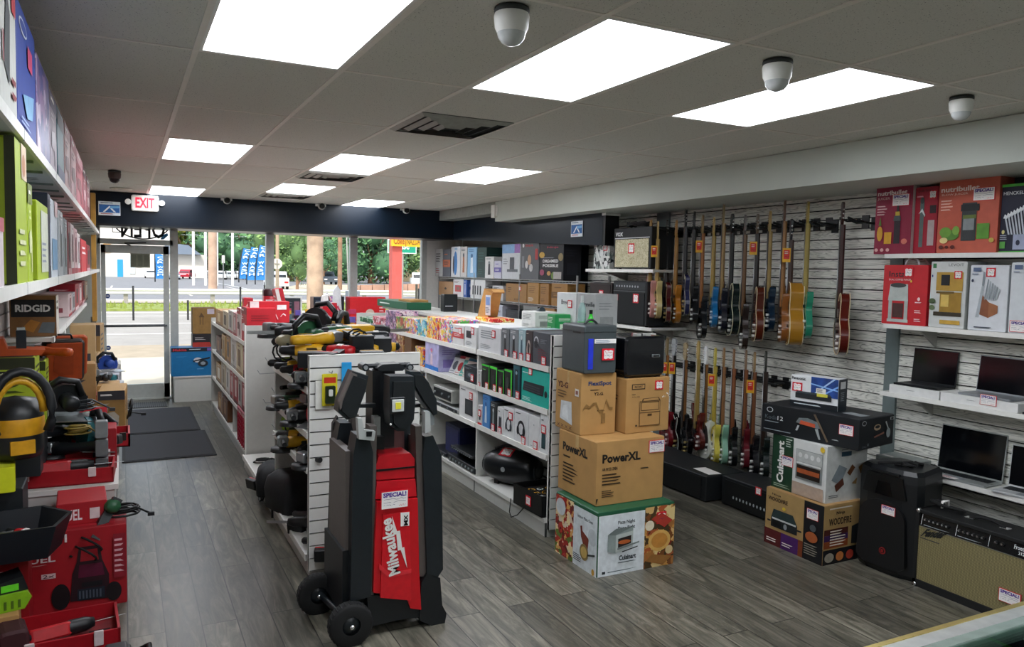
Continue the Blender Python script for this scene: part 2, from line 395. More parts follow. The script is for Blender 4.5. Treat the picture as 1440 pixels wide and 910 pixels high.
# air grilles
for lab, i, j0, j1 in (('large', 2, .53, 1.02), ('second', 2, 2.99, 3.46), ('third', 2, 4.93, 5.35)):
    x0, x1 = GX+.61*i+.012, GX+.61*(i+1)-.012; y0, y1 = GY+1.22*j0, GY+1.22*j1; cx, cy = (x0+x1)/2, (y0+y1)/2
    t = thing('air_vent', {'large': 'square louvred air vent nearest the camera in the ceiling', 'second': 'louvred air vent touching the light panel beyond the nearest vent', 'third': 'small dark air vent farthest back in the ceiling, by the header'}[lab], 'air vent', (cx, cy, CZ), group='ceiling air vents')
    hw, hd = (x1-x0)/2, (y1-y0)/2
    f = MB(); f.box((-hw, -hd, .001), (hw, hd, .003), P('20221f', .9)); f.build('backing', t)
    for k in range(4):
        s = MB(); a = 1-.24*k; b = a-.1; z = -.004-.003*k
        p = [(-hw*a, -hd*a), (hw*a, -hd*a), (hw*a, hd*a), (-hw*a, hd*a)]; q = [(-hw*b, -hd*b), (hw*b, -hd*b), (hw*b, hd*b), (-hw*b, hd*b)]
        vs = [(x, y, z+.004) for x, y in p]+[(x, y, z-.012) for x, y in q]
        s.add(vs, [(n, (n+1) % 4, 4+(n+1) % 4, 4+n) for n in range(4)], P('9c9b92', .5)); s.build('frame' if k == 0 else 'louvre', t)
# ---- walls
SLATG = P('1b1c1c', .8)
BARN = barn_mat('barnwood_slats', '9a9b94', 'cfd0c8', 'eaeae2'); DARKSL = P('14222c', .35, noise=.15, scale=2)
def slats(mb, x, y0, y1, z0, z1, m, out=-1, pitch=.0762, gap=.009, th=.016):
    mb.box((min(x, x-out*.01), y0, z0), (max(x, x-out*.01), y1, z1), SLATG)
    z = z0
    while z < z1-.01:
        a = (x, x+out*th); mb.box((min(a), y0, z+gap/2), (max(a), y1, min(z+pitch-gap/2, z1)), m); z += pitch
w = MB(); w.box((XR+.012, YB, 0), (XR+.12, 6.95, CZ), PAINT); w.box((XR+.012, 6.95, 0), (XR+.12, YF, CZ), PAINT)
slats(w, XR, -1.5, 3.58, .1, 2.55, BARN); slats(w, XR, 3.66, 4.34, .1, 2.58, BARN, th=.022); slats(w, XR, 4.34, 6.2, .1, 2.6, BARN); slats(w, XR, 6.38, 7.7, .1, 2.6, BARN)
slats(w, XR, 7.7, 8.6, .1, 2.4, DARKSL)
struct(w.build('wall_right'))
PIL = P('6f7c7c', .5, noise=.04)
for k, (y0, y1) in enumerate(((3.58, 3.66), (6.2, 6.38))):
    m = MB(); m.box((XR-.035, y0-.01, 0), (XR+.012, y1+.01, 2.6), PIL); struct(m.build('trim_%d' % (k+1)))
w = MB(); w.box((XL-.12, YB, 0), (XL-.012, YF, CZ), PAINT)
slats(w, XL, -1.5, 10.4, .2, 2.6, P('c9bfbd', .5, noise=.06, scale=6), out=1, pitch=.102); struct(w.build('wall_left'))
w = MB(); w.box((XL-.1, YB-.1, 0), (XR+.1, YB, CZ), PAINT); struct(w.build('wall_back'))
b = MB(); b.box((XR-.02, YB, 0), (XR+.01, 7.0, .1), P('2a2c2c', .5)); struct(b.build('baseboard_right'))
# soffit along the right wall and the dark header boxes
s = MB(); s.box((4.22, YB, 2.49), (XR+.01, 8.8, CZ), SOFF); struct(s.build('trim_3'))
s = MB(); s.box((4.19, 8.76, 2.54), (4.26, 8.86, 2.7), WHITE); s.cyl((4.225, 8.75, 2.56), (4.225, 8.75, 2.69), .018, WHITE)
tag(s.build('alarm_sensor'), 'small white upright sensor at the far end of the grey soffit', 'sensor')
s = MB()
s.prism([(XL, 2.33), (4.45, 2.33), (4.45, CZ), (XL, CZ)], 10.72, YF+.02, NAVY)
s.box((XL, 10.705, 2.322), (4.45, 10.72, 2.345), DKBLK); struct(s.build('trim_4'))
s = MB(); vs = [(4.45, 10.72, 2.32), (4.45, 6.68, 2.15), (4.45, 6.68, 2.49), (4.45, 10.72, 2.74), (4.47, 10.72, 2.32), (4.47, 6.68, 2.15), (4.47, 6.68, 2.49), (4.47, 10.72, 2.74)]
s.add(vs, [(0, 1, 2, 3), (7, 6, 5, 4), (0, 4, 5, 1), (1, 5, 6, 2)], NAVY)
s.box((4.45, 6.64, 2.15), (4.62, 6.69, 2.47), DKBLK); s.box((4.445, 6.63, 2.46), (4.63, 6.7, 2.485), WHITE)
struct(s.build('trim_5'))
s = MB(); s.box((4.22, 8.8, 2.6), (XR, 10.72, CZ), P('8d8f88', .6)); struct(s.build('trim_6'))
m = MB(); m.box((-.34, 10.55, 1.15), (-.29, 10.72, 2.7), P('b98a3c', .5, noise=.2, scale=8)); m.box((-.36, 10.62, 0), (-.3, 10.74, 1.2), P('8f9494', .4)); struct(m.build('trim_7'))
# ---- storefront: aluminium frames, door, glass
FR = P('c4c8c4', .4, .1, .05); GL = glass('window_glass')
sf = MB()
for x0, x1 in ((-.36, -.27), (.58, .68), (1.86, 1.97), (3.10, 3.21), (4.26, 4.34)): sf.box((x0, YF-.05, 0), (x1, YF+.05, 2.74), FR)
sf.box((4.34, YF-.05, 0), (XR, YF+.05, CZ), WHITE)
sf.box((-.3, YF-.05, 2.12), (.62, YF+.05, 2.19), FR)
sf.box((.62, YF-.05, .28), (4.3, YF+.05, .36), FR); sf.box((.62, YF-.06, 0), (4.3, YF+.06, .28), P('8f8e88', .6))
sf.box((XL, YF-.05, 0), (-.36, YF+.05, CZ), PAINT)
sf.box((-.3, YF-.06, 0), (.6, YF+.06, .02), FR)
struct(sf.build('wall_front'))
for k, (x0, x1, z0, z1) in enumerate(((-.27, .58, 2.19, 2.7), (.68, 1.86, .36, 2.7), (1.97, 3.1, .36, 2.7), (3.21, 4.26, .36, 2.7))):
    g = MB(); g.box((x0, YF-.006, z0), (x1, YF+.006, z1), GL); struct(g.build('window_%d' % (k+1)))
dr = MB()
dx0, dx1, dz0, dz1 = -.265, .565, .02, 2.11
dr.box((dx0, YF-.03, dz0), (dx0+.055, YF+.02, dz1), FR); dr.box((dx1-.07, YF-.03, dz0), (dx1, YF+.02, dz1), FR)
dr.box((dx0, YF-.03, dz1-.11), (dx1, YF+.02, dz1), FR); dr.box((dx0, YF-.03, dz0), (dx1, YF+.02, dz0+.19), FR)
door = dr.build('door_1'); struct(door)
g = MB(); g.box((dx0+.055, YF-.008, dz0+.19), (dx1-.07, YF+.004, dz1-.11), GL); g.build('pane', door)
g = MB(); g.cyl((dx0+.03, YF-.09, 1.02), (dx1-.03, YF-.09, 1.02), .017, P('55585a', .35, .6)); g.box((dx0+.02, YF-.1, 1.0), (dx0+.05, YF-.03, 1.05), FR); g.box((dx1-.06, YF-.1, 1.0), (dx1-.03, YF-.03, 1.05), FR); g.build('push_bar', door)
g = MB(); g.box((.0, YF-.09, 2.06), (.3, YF-.03, 2.11), FR); g.tube([(.1, YF-.07, 2.1), (.02, YF-.2, 2.13), (.28, YF-.05, 2.15)], .009, P('5a5a58', .4, .6)); g.build('door_closer', door)
g = MB(); g.cyl((-.19, YF-.012, 1.42), (-.19, YF-.016, 1.42), .03, P('1e3f86', .4), n=16); g.box((-.205, YF-.018, 1.413), (-.175, YF-.016, 1.427), PAPER); g.build('round_decal', door)
g = MB(); g.cyl((-.19, YF-.012, .72), (-.19, YF-.016, .72), .03, P('1e3f86', .4), n=16); g.box((-.205, YF-.018, .713), (-.175, YF-.016, .727), PAPER); g.build('round_decal', door)
g = MB(); g.box((.09, YF-.02, 1.81), (.33, YF-.014, 2.0), P('8b8f7c', .6)); 
for k in range(3): g.box((.1+.078*k, YF-.022, 1.83), (.16+.078*k, YF-.02, 1.98), P('7a7e6c', .6))
g.build('paper_notice', door)
# OPEN lettering painted on the outside of the transom: seen mirrored from inside
o = MB(); OF = (V3((.66, YF-.02, 2.06)), V3((-1, 0, 0)), V3((0, 0, 1)), V3((0, -1, 0)))
BK = P('14161a', .5)
o.text(OF, .14, .15, .68, .40, 'OPEN', .002, BK, .02)
ring = [(.42+.37*math.cos(t), .42+.28*math.sin(t)) for t in [PI+PI*k/24 for k in range(25)]]
o.tube([OF[0]+OF[1]*a+OF[2]*b+V3((0, -.004, 0)) for a, b in ring], .009, BK, 5)
o.tube([(-.2, YF-.02, 2.44), (-.1, YF-.02, 2.47), (-.02, YF-.02, 2.38), (.05, YF-.02, 2.3)], .006, BK, 5)
for a, b in (((-.12, 2.28), (.0, 2.28)), ((-.12, 2.35), (.0, 2.35)), ((-.12, 2.28), (-.12, 2.35)), ((0, 2.28), (0, 2.35))): o.tube([(a[0], YF-.02, a[1]), (b[0], YF-.02, b[1])], .005, BK, 4)
o.prism([(.46, 2.2), (.5, 2.2), (.56, 2.26), (.55, 2.29), (.5, 2.27), (.48, 2.24)], YF-.02, YF-.018, P('2f8fd0', .5))
o.text((V3((0, YF-.02, 2.2)), V3((1, 0, 0)), V3((0, 0, 1)), V3((0, -1, 0))), .44, .19, .53, .24, 'S', .002, P('2f8fd0', .5))
tag(o.build('window_lettering'), 'mirrored black OPEN lettering in an oval on the glass above the door', 'window sign')
# mats and threshold
MAT = P('3e4045', .95, noise=.25, scale=260, bump=.6); MATE = P('2a2b2e', .8)
for nm, y0, y1, x0, x1, lab in (('door_mat', 7.87, 9.12, -.03, .80, 'dark grey ribbed floor mat, nearer of the two inside the entrance'), ('door_mat', 9.16, 10.72, -.03, .76, 'dark grey floor mat directly in front of the glass door, farther of the two')):
    m = MB(); m.box((x0, y0, 0), (x1, y1, .008), MATE); m.box((x0+.03, y0+.03, .004), (x1-.03, y1-.03, .0125), MAT); tag(m.build(nm), lab, 'door mat', 'entrance mats')
m = MB(); m.box((-.05, 10.85, 0), (.5, 11.25, .006), P('50524f', .6))
for k in range(22): m.box((-.04+.0245*k, 10.86, .006), (-.028+.0245*k, 11.24, .012), P('2a2b2b', .6))
tag(m.build('floor_grille'), 'small ribbed grille set in the floor before the door', 'floor grille')
# exit sign
ex = onx(204, 287, .40); ex = ony(204, 287, 10.66)
t = thing('exit_sign', 'white emergency exit sign with red EXIT letters and two lamp heads on the dark header', 'exit sign', (ex.x, 10.72, ex.z-.09))
m = MB(); m.rbox((-.155, -.06, 0), (.155, 0, .2), .025, WHITE); m.build('housing', t)
m = MB(); F = (V3((-.155, -.0605, 0)), V3((.31, 0, 0)), V3((0, 0, .2)), V3((0, -1, 0))); m.text(F, .15, .2, .85, .84, 'EXIT', .002, EM('e8182c', 1.4, 'exit_red'), .03); m.build('letters', t)
for sx in (-1, 1):
    m = MB(); m.lathe([(0, -.035), (.02, -.03), (.034, 0), (.036, .012), (.03, .014), (0, .012)], WHITE, 14, TR(sx*.19, -.05, .11) @ rotx(PI/2)); m.cyl((sx*.15, -.03, .1), (sx*.19, -.04, .11), .012, WHITE); m.build('lamp_head', t)
# little shop stickers on the header
def house_sticker(loc, rot, lab):
    w, h = .24, .17; m = MB(); m.box((-w/2, -.003, 0), (w/2, 0, h), P('dfe6ea', .4)); F = frame_for('F', w, .006, h)
    art(m, F, [('r', .03, .2, .97, .78, '2a63a8'), ('p', [(.2, .25), (.5, .7), (.8, .25), (.7, .25), (.5, .55), (.3, .25)], 'e8eef2'), ('p', [(.5, .5), (.95, .55), (.95, .7), (.55, .68)], '6fb0dc'), ('l', .1, .84, .9, .95, '24406c', 1), ('l', .1, .05, .9, .16, 'a02038', 1)])
    tag(m.build('house_sticker', None, loc, rot), lab, 'sticker')
p = ony(154, 303, 10.71); house_sticker((p.x, 10.715, p.z), 0, 'blue and white sticker with a roof shape left of the exit sign')
p = onx(811, 333, 4.445); house_sticker((4.445, p.y, p.z), -PI/2, 'blue and white sticker with a roof shape on the dark header above the alcove shelves')
# cameras
def dome(x, y, lab, s=1.0, dark=False):
    t = thing('dome_camera', lab, 'security camera', (x, y, CZ), group='ceiling dome cameras')
    c = WHITE if not dark else P('4a3b38', .5)
    m = MB(); m.lathe([(0, 0), (.062*s, 0), (.064*s, -.012*s), (.060*s, -.02*s), (0, -.02*s)], P('2c3030', .5), 24); m.build('base', t)
    m = MB(); m.lathe([(.06*s, -.018*s), (.064*s, -.03*s), (.06*s, -.07*s), (.05*s, -.09*s)], c, 24); m.build('housing', t)
    m = MB(); m.lathe([(.052*s, -.085*s), (.047*s, -.105*s), (.033*s, -.122*s), (.014*s, -.13*s), (0, -.132*s)], P('c8cccc', .15) if not dark else P('2a2424', .2), 24); m.build('lens_dome', t)
for (i, j), lab, s, dk in (((1.48, -.92), 'largest white dome camera on the ceiling between the two nearest light panels', .95, 0), ((3.49, -.92), 'white dome camera between the second and third nearest light panels', .95, 0), ((5.48, -.92), 'white dome camera at the far right of the ceiling by the soffit', .85, 0), ((-.56, 3.95), 'small dark dome camera on the ceiling above the left shelves', .9, 1)):
    dome(GX+.61*i, GY+1.22*j, lab, s, dk)
m = MB(); p = onz(170, 268, CZ); m.lathe([(0, 0), (.12, 0), (.12, -.01), (.1, -.022), (0, -.026)], P('d8cfc0', .5), 24); tag(m.build('smoke_detector', None, (p.x, 10.2, CZ)), 'flat round white smoke detector on the ceiling near the door header', 'smoke detector')
for (u, v), lab in (((319, 282), 'small white bullet camera right of the exit sign under the ceiling'), ((452, 290), 'small white bullet camera on the header above the wooden utility pole'), ((571, 296), 'small white bullet camera on the header above the red sign posts')):
    p = ony(u, v, 10.66); t = thing('bullet_camera', lab, 'security camera', (p.x, 10.72, p.z), group='header cameras')
    m = MB(); m.box((-.07, -.03, .0), (.07, 0, .05), WHITE); m.build('mount', t)
    m = MB(); m.lathe([(0, 0), (.045, .002), (.05, .05), (.045, .07)], WHITE, 16, TR(0, -.03, 0) @ rotx(PI/2)); m.build('housing', t)
    m = MB(); m.cyl((0, -.1, 0), (0, -.104, 0), .036, P('151515', .15), n=16); m.build('lens', t)
for (u, v), lab in (((715, 15), ''),): pass
# tiny ceiling hooks
# ================================================================== SHELVING UNITS
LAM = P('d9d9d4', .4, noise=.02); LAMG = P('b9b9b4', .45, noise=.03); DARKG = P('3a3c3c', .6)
def shelf_board(t, x0, x1, y0, y1, z, th=.03, m=LAM, lip=0, brk=True):
    b = MB(); b.box((x0, y0, z-th), (x1, y1, z), m)
    if lip: xx = x0 if lip < 0 else x1; b.box((xx-.006, y0, z-th-.006), (xx+.006, y1, z+.004), WHITE)
    if brk:
        for y in (y0+.02, y1-.02): b.box((min(x0, x1)+.02, y-.008, z-th-.035), (max(x0, x1)-.01, y+.008, z-th), LAMG)
    return b.build('shelf', t)
def slat_end(t, x0, x1, y, z0, z1, m=LAM, pitch=.0762):
    b = MB(); b.box((x0, y, z0), (x1, y+.012, z1), DARKG); z = z1
    b.box((x0, y-.014, z1-.002), (x1, y+.03, z1+.004), WHITE)
    k = 0
    while z > z0+.01:
        b.box((x0, y-.014, max(z-pitch+.009, z0)), (x1, y, z), m); z -= pitch
    for xx in (x0, x1-.004): b.box((xx, y-.016, z0), (xx+.004, y+.03, z1), WHITE)
    return b.build('slatted_end_panel', t)
# --- A: the tool gondola (double sided, one shelved bay and one bay of hooks)
A = thing('gondola_shelf', 'low white shelf unit heaped with power tools, slatted end panel facing the camera', 'shelf unit', (1.3, 5.7, 0)); A.location = (0, 0, 0)
b = MB(); b.box((.975, 4.52, 0), (1.64, 7.22, .11), LAMG); b.box((.955, 4.52, .11), (1.65, 7.22, .135), LAM); b.box((.95, 4.52, .1), (.962, 7.22, .14), WHITE)
for y in (5.72, 6.48): b.box((.955, y-.006, .0), (.97, y+.006, .14), P('222426', .5))
b.build('base_deck', A)
slat_end(A, .965, 1.65, 4.5, .04, 1.335)
b = MB(); b.box((1.29, 4.53, .13), (1.31, 7.2, 1.3), LAM)
for k in range(8): b.box((1.28, 4.53, .25+.13*k), (1.32, 7.2, .257+.13*k), DARKG)
b.build('back_panel', A)
b = MB(); b.box((.98, 5.69, .13), (1.62, 5.72, 1.2), LAMG); b.build('upright_divider', A)
for z in (.66, .87, 1.14): shelf_board(A, .965, 1.285, 4.53, 5.68, z, .028, LAM, -1); shelf_board(A, 1.315, 1.645, 4.53, 7.2, z, .028, LAM, 1)
b = MB(); b.box((.985, 4.53, 1.26), (1.645, 5.7, 1.29), LAM); b.build('top_shelf', A)
HK = P('8b8d8f', .3, .8)
def hook(t, x, y, z, L=.18, dx=-1):
    b = MB(); b.tube([(x, y, z), (x+dx*L, y, z-.005), (x+dx*(L+.02), y, z+.03)], .0035, HK, 5); b.box((x-.004, y-.02, z-.03), (x+.004, y+.02, z+.02), HK); return b.build('peg_hook', t)
for y, z in ((5.95, 1.28), (5.9, 1.12), (6.0, .9), (5.9, .88), (6.0, .62), (5.9, .6), (6.3, 1.1), (6.4, .75), (6.7, .95), (5.88, .66)): hook(A, 1.285, y, z, .26)
# --- B: the boxed-goods gondola behind it
Bg = thing('gondola_shelf', 'white shelf unit with plain grey end, packed with brown and red cartons', 'shelf unit')
b = MB(); b.box((1.01, 7.3, 0), (1.64, 10.3, .11), LAMG); b.box((.99, 7.3, .11), (1.65, 10.3, .135), LAM); b.build('base_deck', Bg)
b = MB(); b.box((.985, 7.26, .02), (1.66, 7.29, 1.315), LAMG); b.box((.98, 7.255, .0), (.99, 7.3, 1.32), WHITE); b.build('end_panel', Bg)
b = MB(); b.box((1.29, 7.3, .13), (1.33, 10.3, 1.31), LAM); b.build('back_panel', Bg)
b = MB(); b.box((.985, 10.28, .02), (1.66, 10.31, 1.2), LAMG); b.build('end_panel', Bg)
for y in (8.3, 9.3): b = MB(); b.box((1.0, y-.012, .13), (1.29, y+.012, .9), LAMG); b.build('divider', Bg)
for z in (.46, .80, 1.15): shelf_board(Bg, 1.0, 1.29, 7.29, 10.28, z, .028, LAM, -1); shelf_board(Bg, 1.33, 1.65, 7.29, 10.28, z, .028, LAM, 1)
# --- C: the long display gondola
C_ = thing('gondola_shelf', 'long white shelf unit stocked with electronics boxes and toys beside the brown cartons', 'shelf unit')
CX = 2.62; BY = [4.55, 5.765, 6.985, 8.205, 9.425]
b = MB(); b.box((CX, 4.55, 0), (3.5, 9.43, .1), LAMG); b.box((CX-.01, 4.55, .1), (3.5, 9.43, .13), LAM)
for y in BY: b.box((CX-.004, y-.004, 0), (CX+.01, y+.004, .1), DARKG)
b.build('base_deck', C_)
slat_end(C_, 2.63, 3.5, 4.53, .06, 1.42)
b = MB(); b.box((3.03, 4.56, .13), (3.07, 9.43, 1.36), LAM)
for k in range(15): b.box((3.02, 4.56, .2+.0762*k), (3.075, 9.43, .207+.0762*k), DARKG)
b.build('back_panel', C_)
for y in BY[1:-1]: b = MB(); b.box((CX+.01, y-.012, .13), (3.03, y+.012, 1.19), LAM); b.build('divider', C_)
b = MB(); b.box((CX, 9.425, 0), (3.5, 9.455, 1.3), LAM); b.build('end_panel', C_)
for k in range(4):
    for z in (.58, .90, 1.20): shelf_board(C_, CX, 3.03, BY[k]+.008, BY[k+1]-.008, z, .03, LAM, -1)
b = MB(); b.box((2.95, 4.56, 1.36), (3.5, 9.43, 1.39), LAM); b.build('top_shelf', C_)
# --- alcove wire shelving against the right wall
WIRE = P('9fa2a3', .3, .8)
Wd = thing('wire_shelving', 'chrome wire shelving rack along the right wall under the dark header, full of cartons', 'shelf unit')
AX = 4.48
for z, m_ in ((1.765, 1), (1.47, 2), (1.19, 3), (.8, 4), (.3, 5)):
    b = MB(); b.box((AX, 7.2, z-.03), (AX+.012, 11.4, z-.022), WIRE); b.box((AX, 7.2, z-.006), (AX+.012, 11.4, z), P('d6d7d6', .4))
    for k in range(60): y = 7.22+k*.07; b.tube([(AX, y, z-.004), (XR-.03, y, z-.004)], .003, WIRE, 4)
    for k in range(30): y = 7.22+k*.14; b.tube([(AX+.006, y, z-.026), (AX+.006, y+.07, z-.004), (AX+.006, y+.14, z-.026)], .0025, WIRE, 4)
    for x in (AX+.15, AX+.3, XR-.03): b.tube([(x, 7.2, z-.01), (x, 11.4, z-.01)], .004, WIRE, 4)
    b.build('wire_shelf', Wd)
for y in (7.22, 8.6, 10.0, 11.38):
    for x in (AX+.01, XR-.04): b = MB(); b.cyl((x, y, 0), (x, y, 1.83), .013, WIRE); b.build('post', Wd)
# --- amp shelves beside the pilaster
for z, lab in ((1.905, 'upper white wall shelf holding the cream-grille amplifier left of the guitars'), (1.345, 'lower white wall shelf holding black speaker cabinets left of the guitars')):
    b = MB(); b.box((4.5, 5.88, z-.025), (XR-.02, 7.05, z), LAM); b.box((4.49, 5.87, z-.03), (4.505, 7.06, z+.003), WHITE)
    for y in (6.1, 6.9): b.prism([(4.6, z-.02), (XR-.02, z-.02), (XR-.02, z-.12)], y-.01, y+.01, LAMG)
    tag(b.build('wall_shelf'), lab, 'shelf', 'amplifier shelves')
# --- the right wall shelves
for z, lab in ((2.03, 'highest white shelf right of the guitars, holding juicer boxes'), (1.55, 'second white shelf down on the right wall, holding knife and coffee boxes'), (1.08, 'white shelf on the right wall holding open laptops on white boxes'), (.585, 'lowest white shelf on the right wall, under the big open laptop')):
    y1 = 3.53 if z < 2 else 3.55
    b = MB(); b.box((4.7, 1.2, z-.022), (XR-.02, y1, z), LAM); b.box((4.692, 1.2, z-.028), (4.705, y1, z+.002), WHITE)
    for y in (2.2, 3.3): b.prism([(4.74, z-.02), (XR-.02, z-.02), (XR-.02, z-.15)], y-.008, y+.008, LAMG)
    tag(b.build('wall_shelf'), lab, 'shelf', 'right wall shelves')
# --- left wall shelves
LX = -.26
for z, lab in ((2.235, 'highest green-tinged metal shelf on the left wall, holding boxed tools'), (1.785, 'middle white shelf on the left wall with green and red boxed tools'), (1.38, 'lower white shelf on the left wall holding small red cartons')):
    b = MB()
    ya, yb = (-1, 10.45) if z > 1.5 else (5.55, 10.45)
    y = ya
    xf = LX if z > 1.5 else -.40
    b.box((XL+.02, ya, z-.025), (xf, yb, z), P('c9d0cc', .4, noise=.03) if z > 2 else LAM); b.box((xf-.005, ya, z-.03), (xf+.008, yb, z+.004), WHITE)
    sx = XL+.02
    while y < yb:
        ye = min(y+1.22, yb); xf = LX if z > 1.5 else -.40
        b.box((xf+.004, y-.002, z-.031), (xf+.0085, y+.002, z+.005), GREY)
        for q in (y+.03, ye-.03): b.prism([(sx, z-.11), (sx, z-.025), (xf-.06, z-.025)], q-.008, q+.008, LAMG)
        for q in range(3): b.box((sx, y+.2+.35*q, z-.034), (xf-.02, y+.22+.35*q, z-.025), P('8f9a95', .4))
        y += 1.22
    tag(b.build('wall_shelf'), lab, 'shelf', 'left wall shelves')
# base cabinet run under the left heap
b = MB(); b.box((XL+.02, 5.02, 0), (-.06, 10.4, .52), LAMG); b.box((XL+.02, 5.01, .52), (-.04, 10.4, .55), LAM)
for y in (6.1, 7.3, 8.5, 9.7): b.box((-.061, y-.003, .03), (-.056, y+.003, .5), DARKG)
tag(b.build('base_cabinet'), 'low white base cabinet along the left wall buried under tool boxes', 'cabinet')
# --- low white plinth by the door
b = MB(); b.box((.60, 11.16, 0), (1.22, 11.5, .33), LAM); b.box((.59, 11.15, .33), (1.23, 11.51, .35), WHITE); tag(b.build('display_plinth'), 'low white plinth beside the door under the blue tool carton', 'plinth')
b = MB(); b.box((1.25, 10.75, .36), (4.2, 11.5, .4), LAM); b.box((1.25, 10.78, 0), (4.2, 11.5, .36), LAMG)
tag(b.build('window_bench'), 'low white display bench running along under the shop window', 'display bench')
# --- glass counter corner, bottom right
G0 = onz(1215, 912, 1.05); G1 = onz(1445, 846, 1.05)
d_ = (G1-G0).normalized(); n_ = Vector((d_.y, -d_.x, 0))
if n_.y > 0: n_ = -n_
G0 = G0-d_*.5; G1 = G1+d_*.9; L_ = (G1-G0).length
ct = thing('glass_counter', 'glass-topped display counter with a brass-coloured metal edge in the bottom right corner', 'display counter', G0, math.atan2(d_.y, d_.x))
inn = -1
def cbx(nm, a, b_, m): q = MB(); q.box(a, b_, m); return q.build(nm, ct)
cbx('brass_edge', (0, -.012, -.03), (L_, .0, .004), P('d6c37c', .28, .8))
cbx('steel_edge', (0, -.05, -.028), (L_, -.012, .002), P('d4d8d6', .3, .6))
cbx('glass_top', (0, -.55, -.008), (L_, -.05, -.001), glass('counter_glass', 'd8ece2', .25))
cbx('front_pane', (0, -.02, -.5), (L_, -.014, -.03), glass('counter_glass', 'd8ece2', .25))
cbx('plinth', (0, -.54, -1.05), (L_, -.02, -.52), P('50585a', .5)); cbx('glass_rim', (0, -.075, -.012), (L_, -.05, .003), P('9fb0a8', .2, .3)); cbx('deck', (0.01, -.53, -.52), (L_-.01, -.03, -.5), P('9aa8a0', .5))
[tag((lambda m_: (m_.rbox((0, 0, 0), (.2, .14, .05), .01, P(c_, .4)), m_.build('display_case_box', None, G0+d_*(.75+.3*k_)+n_*.2+V3((0, 0, -.5)), math.atan2(d_.y, d_.x)))[1])(MB()), l_, 'small box') for k_, (c_, l_) in enumerate((('a8202c', 'small red box inside the glass counter, left one'), ('2a3034', 'small dark box inside the glass counter, middle one'), ('c8ccc8', 'small pale box inside the glass counter, right one')))]
cbx('inner_shelf', (0.02, -.4, -.26), (L_-.02, -.05, -.253), glass('counter_glass', 'd8ece2', .25))
# ================================================================== OUTSIDE
ASPH = P('8a8a8c', .9, noise=.1, scale=2); ROADM = P('a7a29a', .9, noise=.08, scale=1.5); WALK = P('d9cdb4', .85, noise=.06, scale=2); GRASS = P('8d9a4a', .9, noise=.25, scale=4)
GZ = -.12
def slab(nm, poly, z, m, label=None, cat=None):
    b = MB(); b.add([(x, y, z) for x, y in poly]+[(x, y, z-.1) for x, y in poly], [(0, 1, 2, 3), (7, 6, 5, 4)]+[(i, (i+1) % 4, 4+(i+1) % 4, 4+i) for i in range(4)], m)
    o = b.build(nm); return struct(o)
slab('ground', [(-70, 11.7), (140, 11.7), (140, 260), (-70, 260)], GZ-.05, ASPH)
slab('sidewalk', [(-12, 11.65), (24, 11.65), (24, 17), (-12, 17)], GZ+.10, WALK)
slab('road_edge', [(-30, 17), (60, 17), (60, 20.5), (-30, 20.5)], GZ+.02, P('b3a48c', .9, noise=.1, scale=3))
slab('road', [(-50, 20.5), (90, 20.5), (90, 36), (-50, 36)], GZ+.0, ROADM)
b = MB()
for y in (24, 28.2, 32.4): b.box((-40, y, GZ+.001), (80, y+.16, GZ+.006), P('e9e6de', .8))
b.box((-40, 34.6, GZ), (80, 35.0, GZ+.01), P('d8d2c4', .8)); struct(b.build('road_marking'))
b = MB(); b.box((-50, 36, GZ-.05), (60, 41.5, GZ+.08), GRASS)
r = random.Random(3)
for i in range(1500):
    x = r.uniform(-15, 30); y = r.uniform(36, 41); h = r.uniform(.08, .25); b.add([(x, y, GZ+.07), (x+.1, y, GZ+.07), (x+.05+r.uniform(-.05, .05), y, GZ+.07+h)], [(0, 1, 2)], GRASS)
o = b.build('grass_verge'); tag(o, 'strip of yellow-green grass along the road beneath the guardrail', 'grass'); o['kind'] = 'stuff'
# guardrail
g = thing('guardrail', 'long white steel guardrail running across behind the road', 'guardrail', (0, 0, 0)); GM = P('dddcd6', .4, .1, .05)
b = MB(); b.prism([(0, 0), (.1, .03), (.1, .1), (.02, .15), (.1, .2), (.1, .27), (0, .3), (.04, .15)], -30, 80, GM, Matrix.Identity(4))
for i in range(len(b.v)): v = b.v[i]; b.v[i] = Vector((v.y, 42-v.x, .38+v.z))
b.build('rail', g)
for k in range(16): b = MB(); b.box((-20+4*k, 42.02, GZ), (-19.8+4*k, 42.2, .62), P('a8a298', .7)); b.build('post', g)
b = MB(); b.box((-40, 44, GZ), (80, 45.2, GZ+.12), P('cfc8bc', .85)); struct(b.build('far_kerb'))
b = MB()
for k in range(9): x = 10+6*k; b.box((x, 60, GZ-.04), (x+.18, 100, GZ-.03), WHITE)
for k in range(6): x = -6+5*k; b.box((x, 55, GZ-.04), (x+.15, 80, GZ-.03), P('e0d8d0', .8))
b.box((3, 64, GZ-.04), (9, 66, GZ-.03), P('d9784a', .8)); struct(b.build('parking_marking'))
# thin black wire fence posts
for k, u in enumerate((187, 264, 338, 408, 475, 534, 589)):
    p = ony(u, 395, 30); zb = GZ if u < 560 else GZ; b = MB(); b.cyl((p.x, 30, GZ), (p.x, 30, .6+.5*(k % 2 == 0)), .035, P('26282a', .5), n=6)
    tag(b.build('fence_post'), 'thin black fence post across the road, '+['seen through the glass door', 'in front of the red car', 'below the blue flags', 'just right of the police car', 'right of the thick utility pole', 'left of the green road sign', 'between the two red sign posts'][k], 'post', 'fence posts by the road')
ZP = GZ-.05
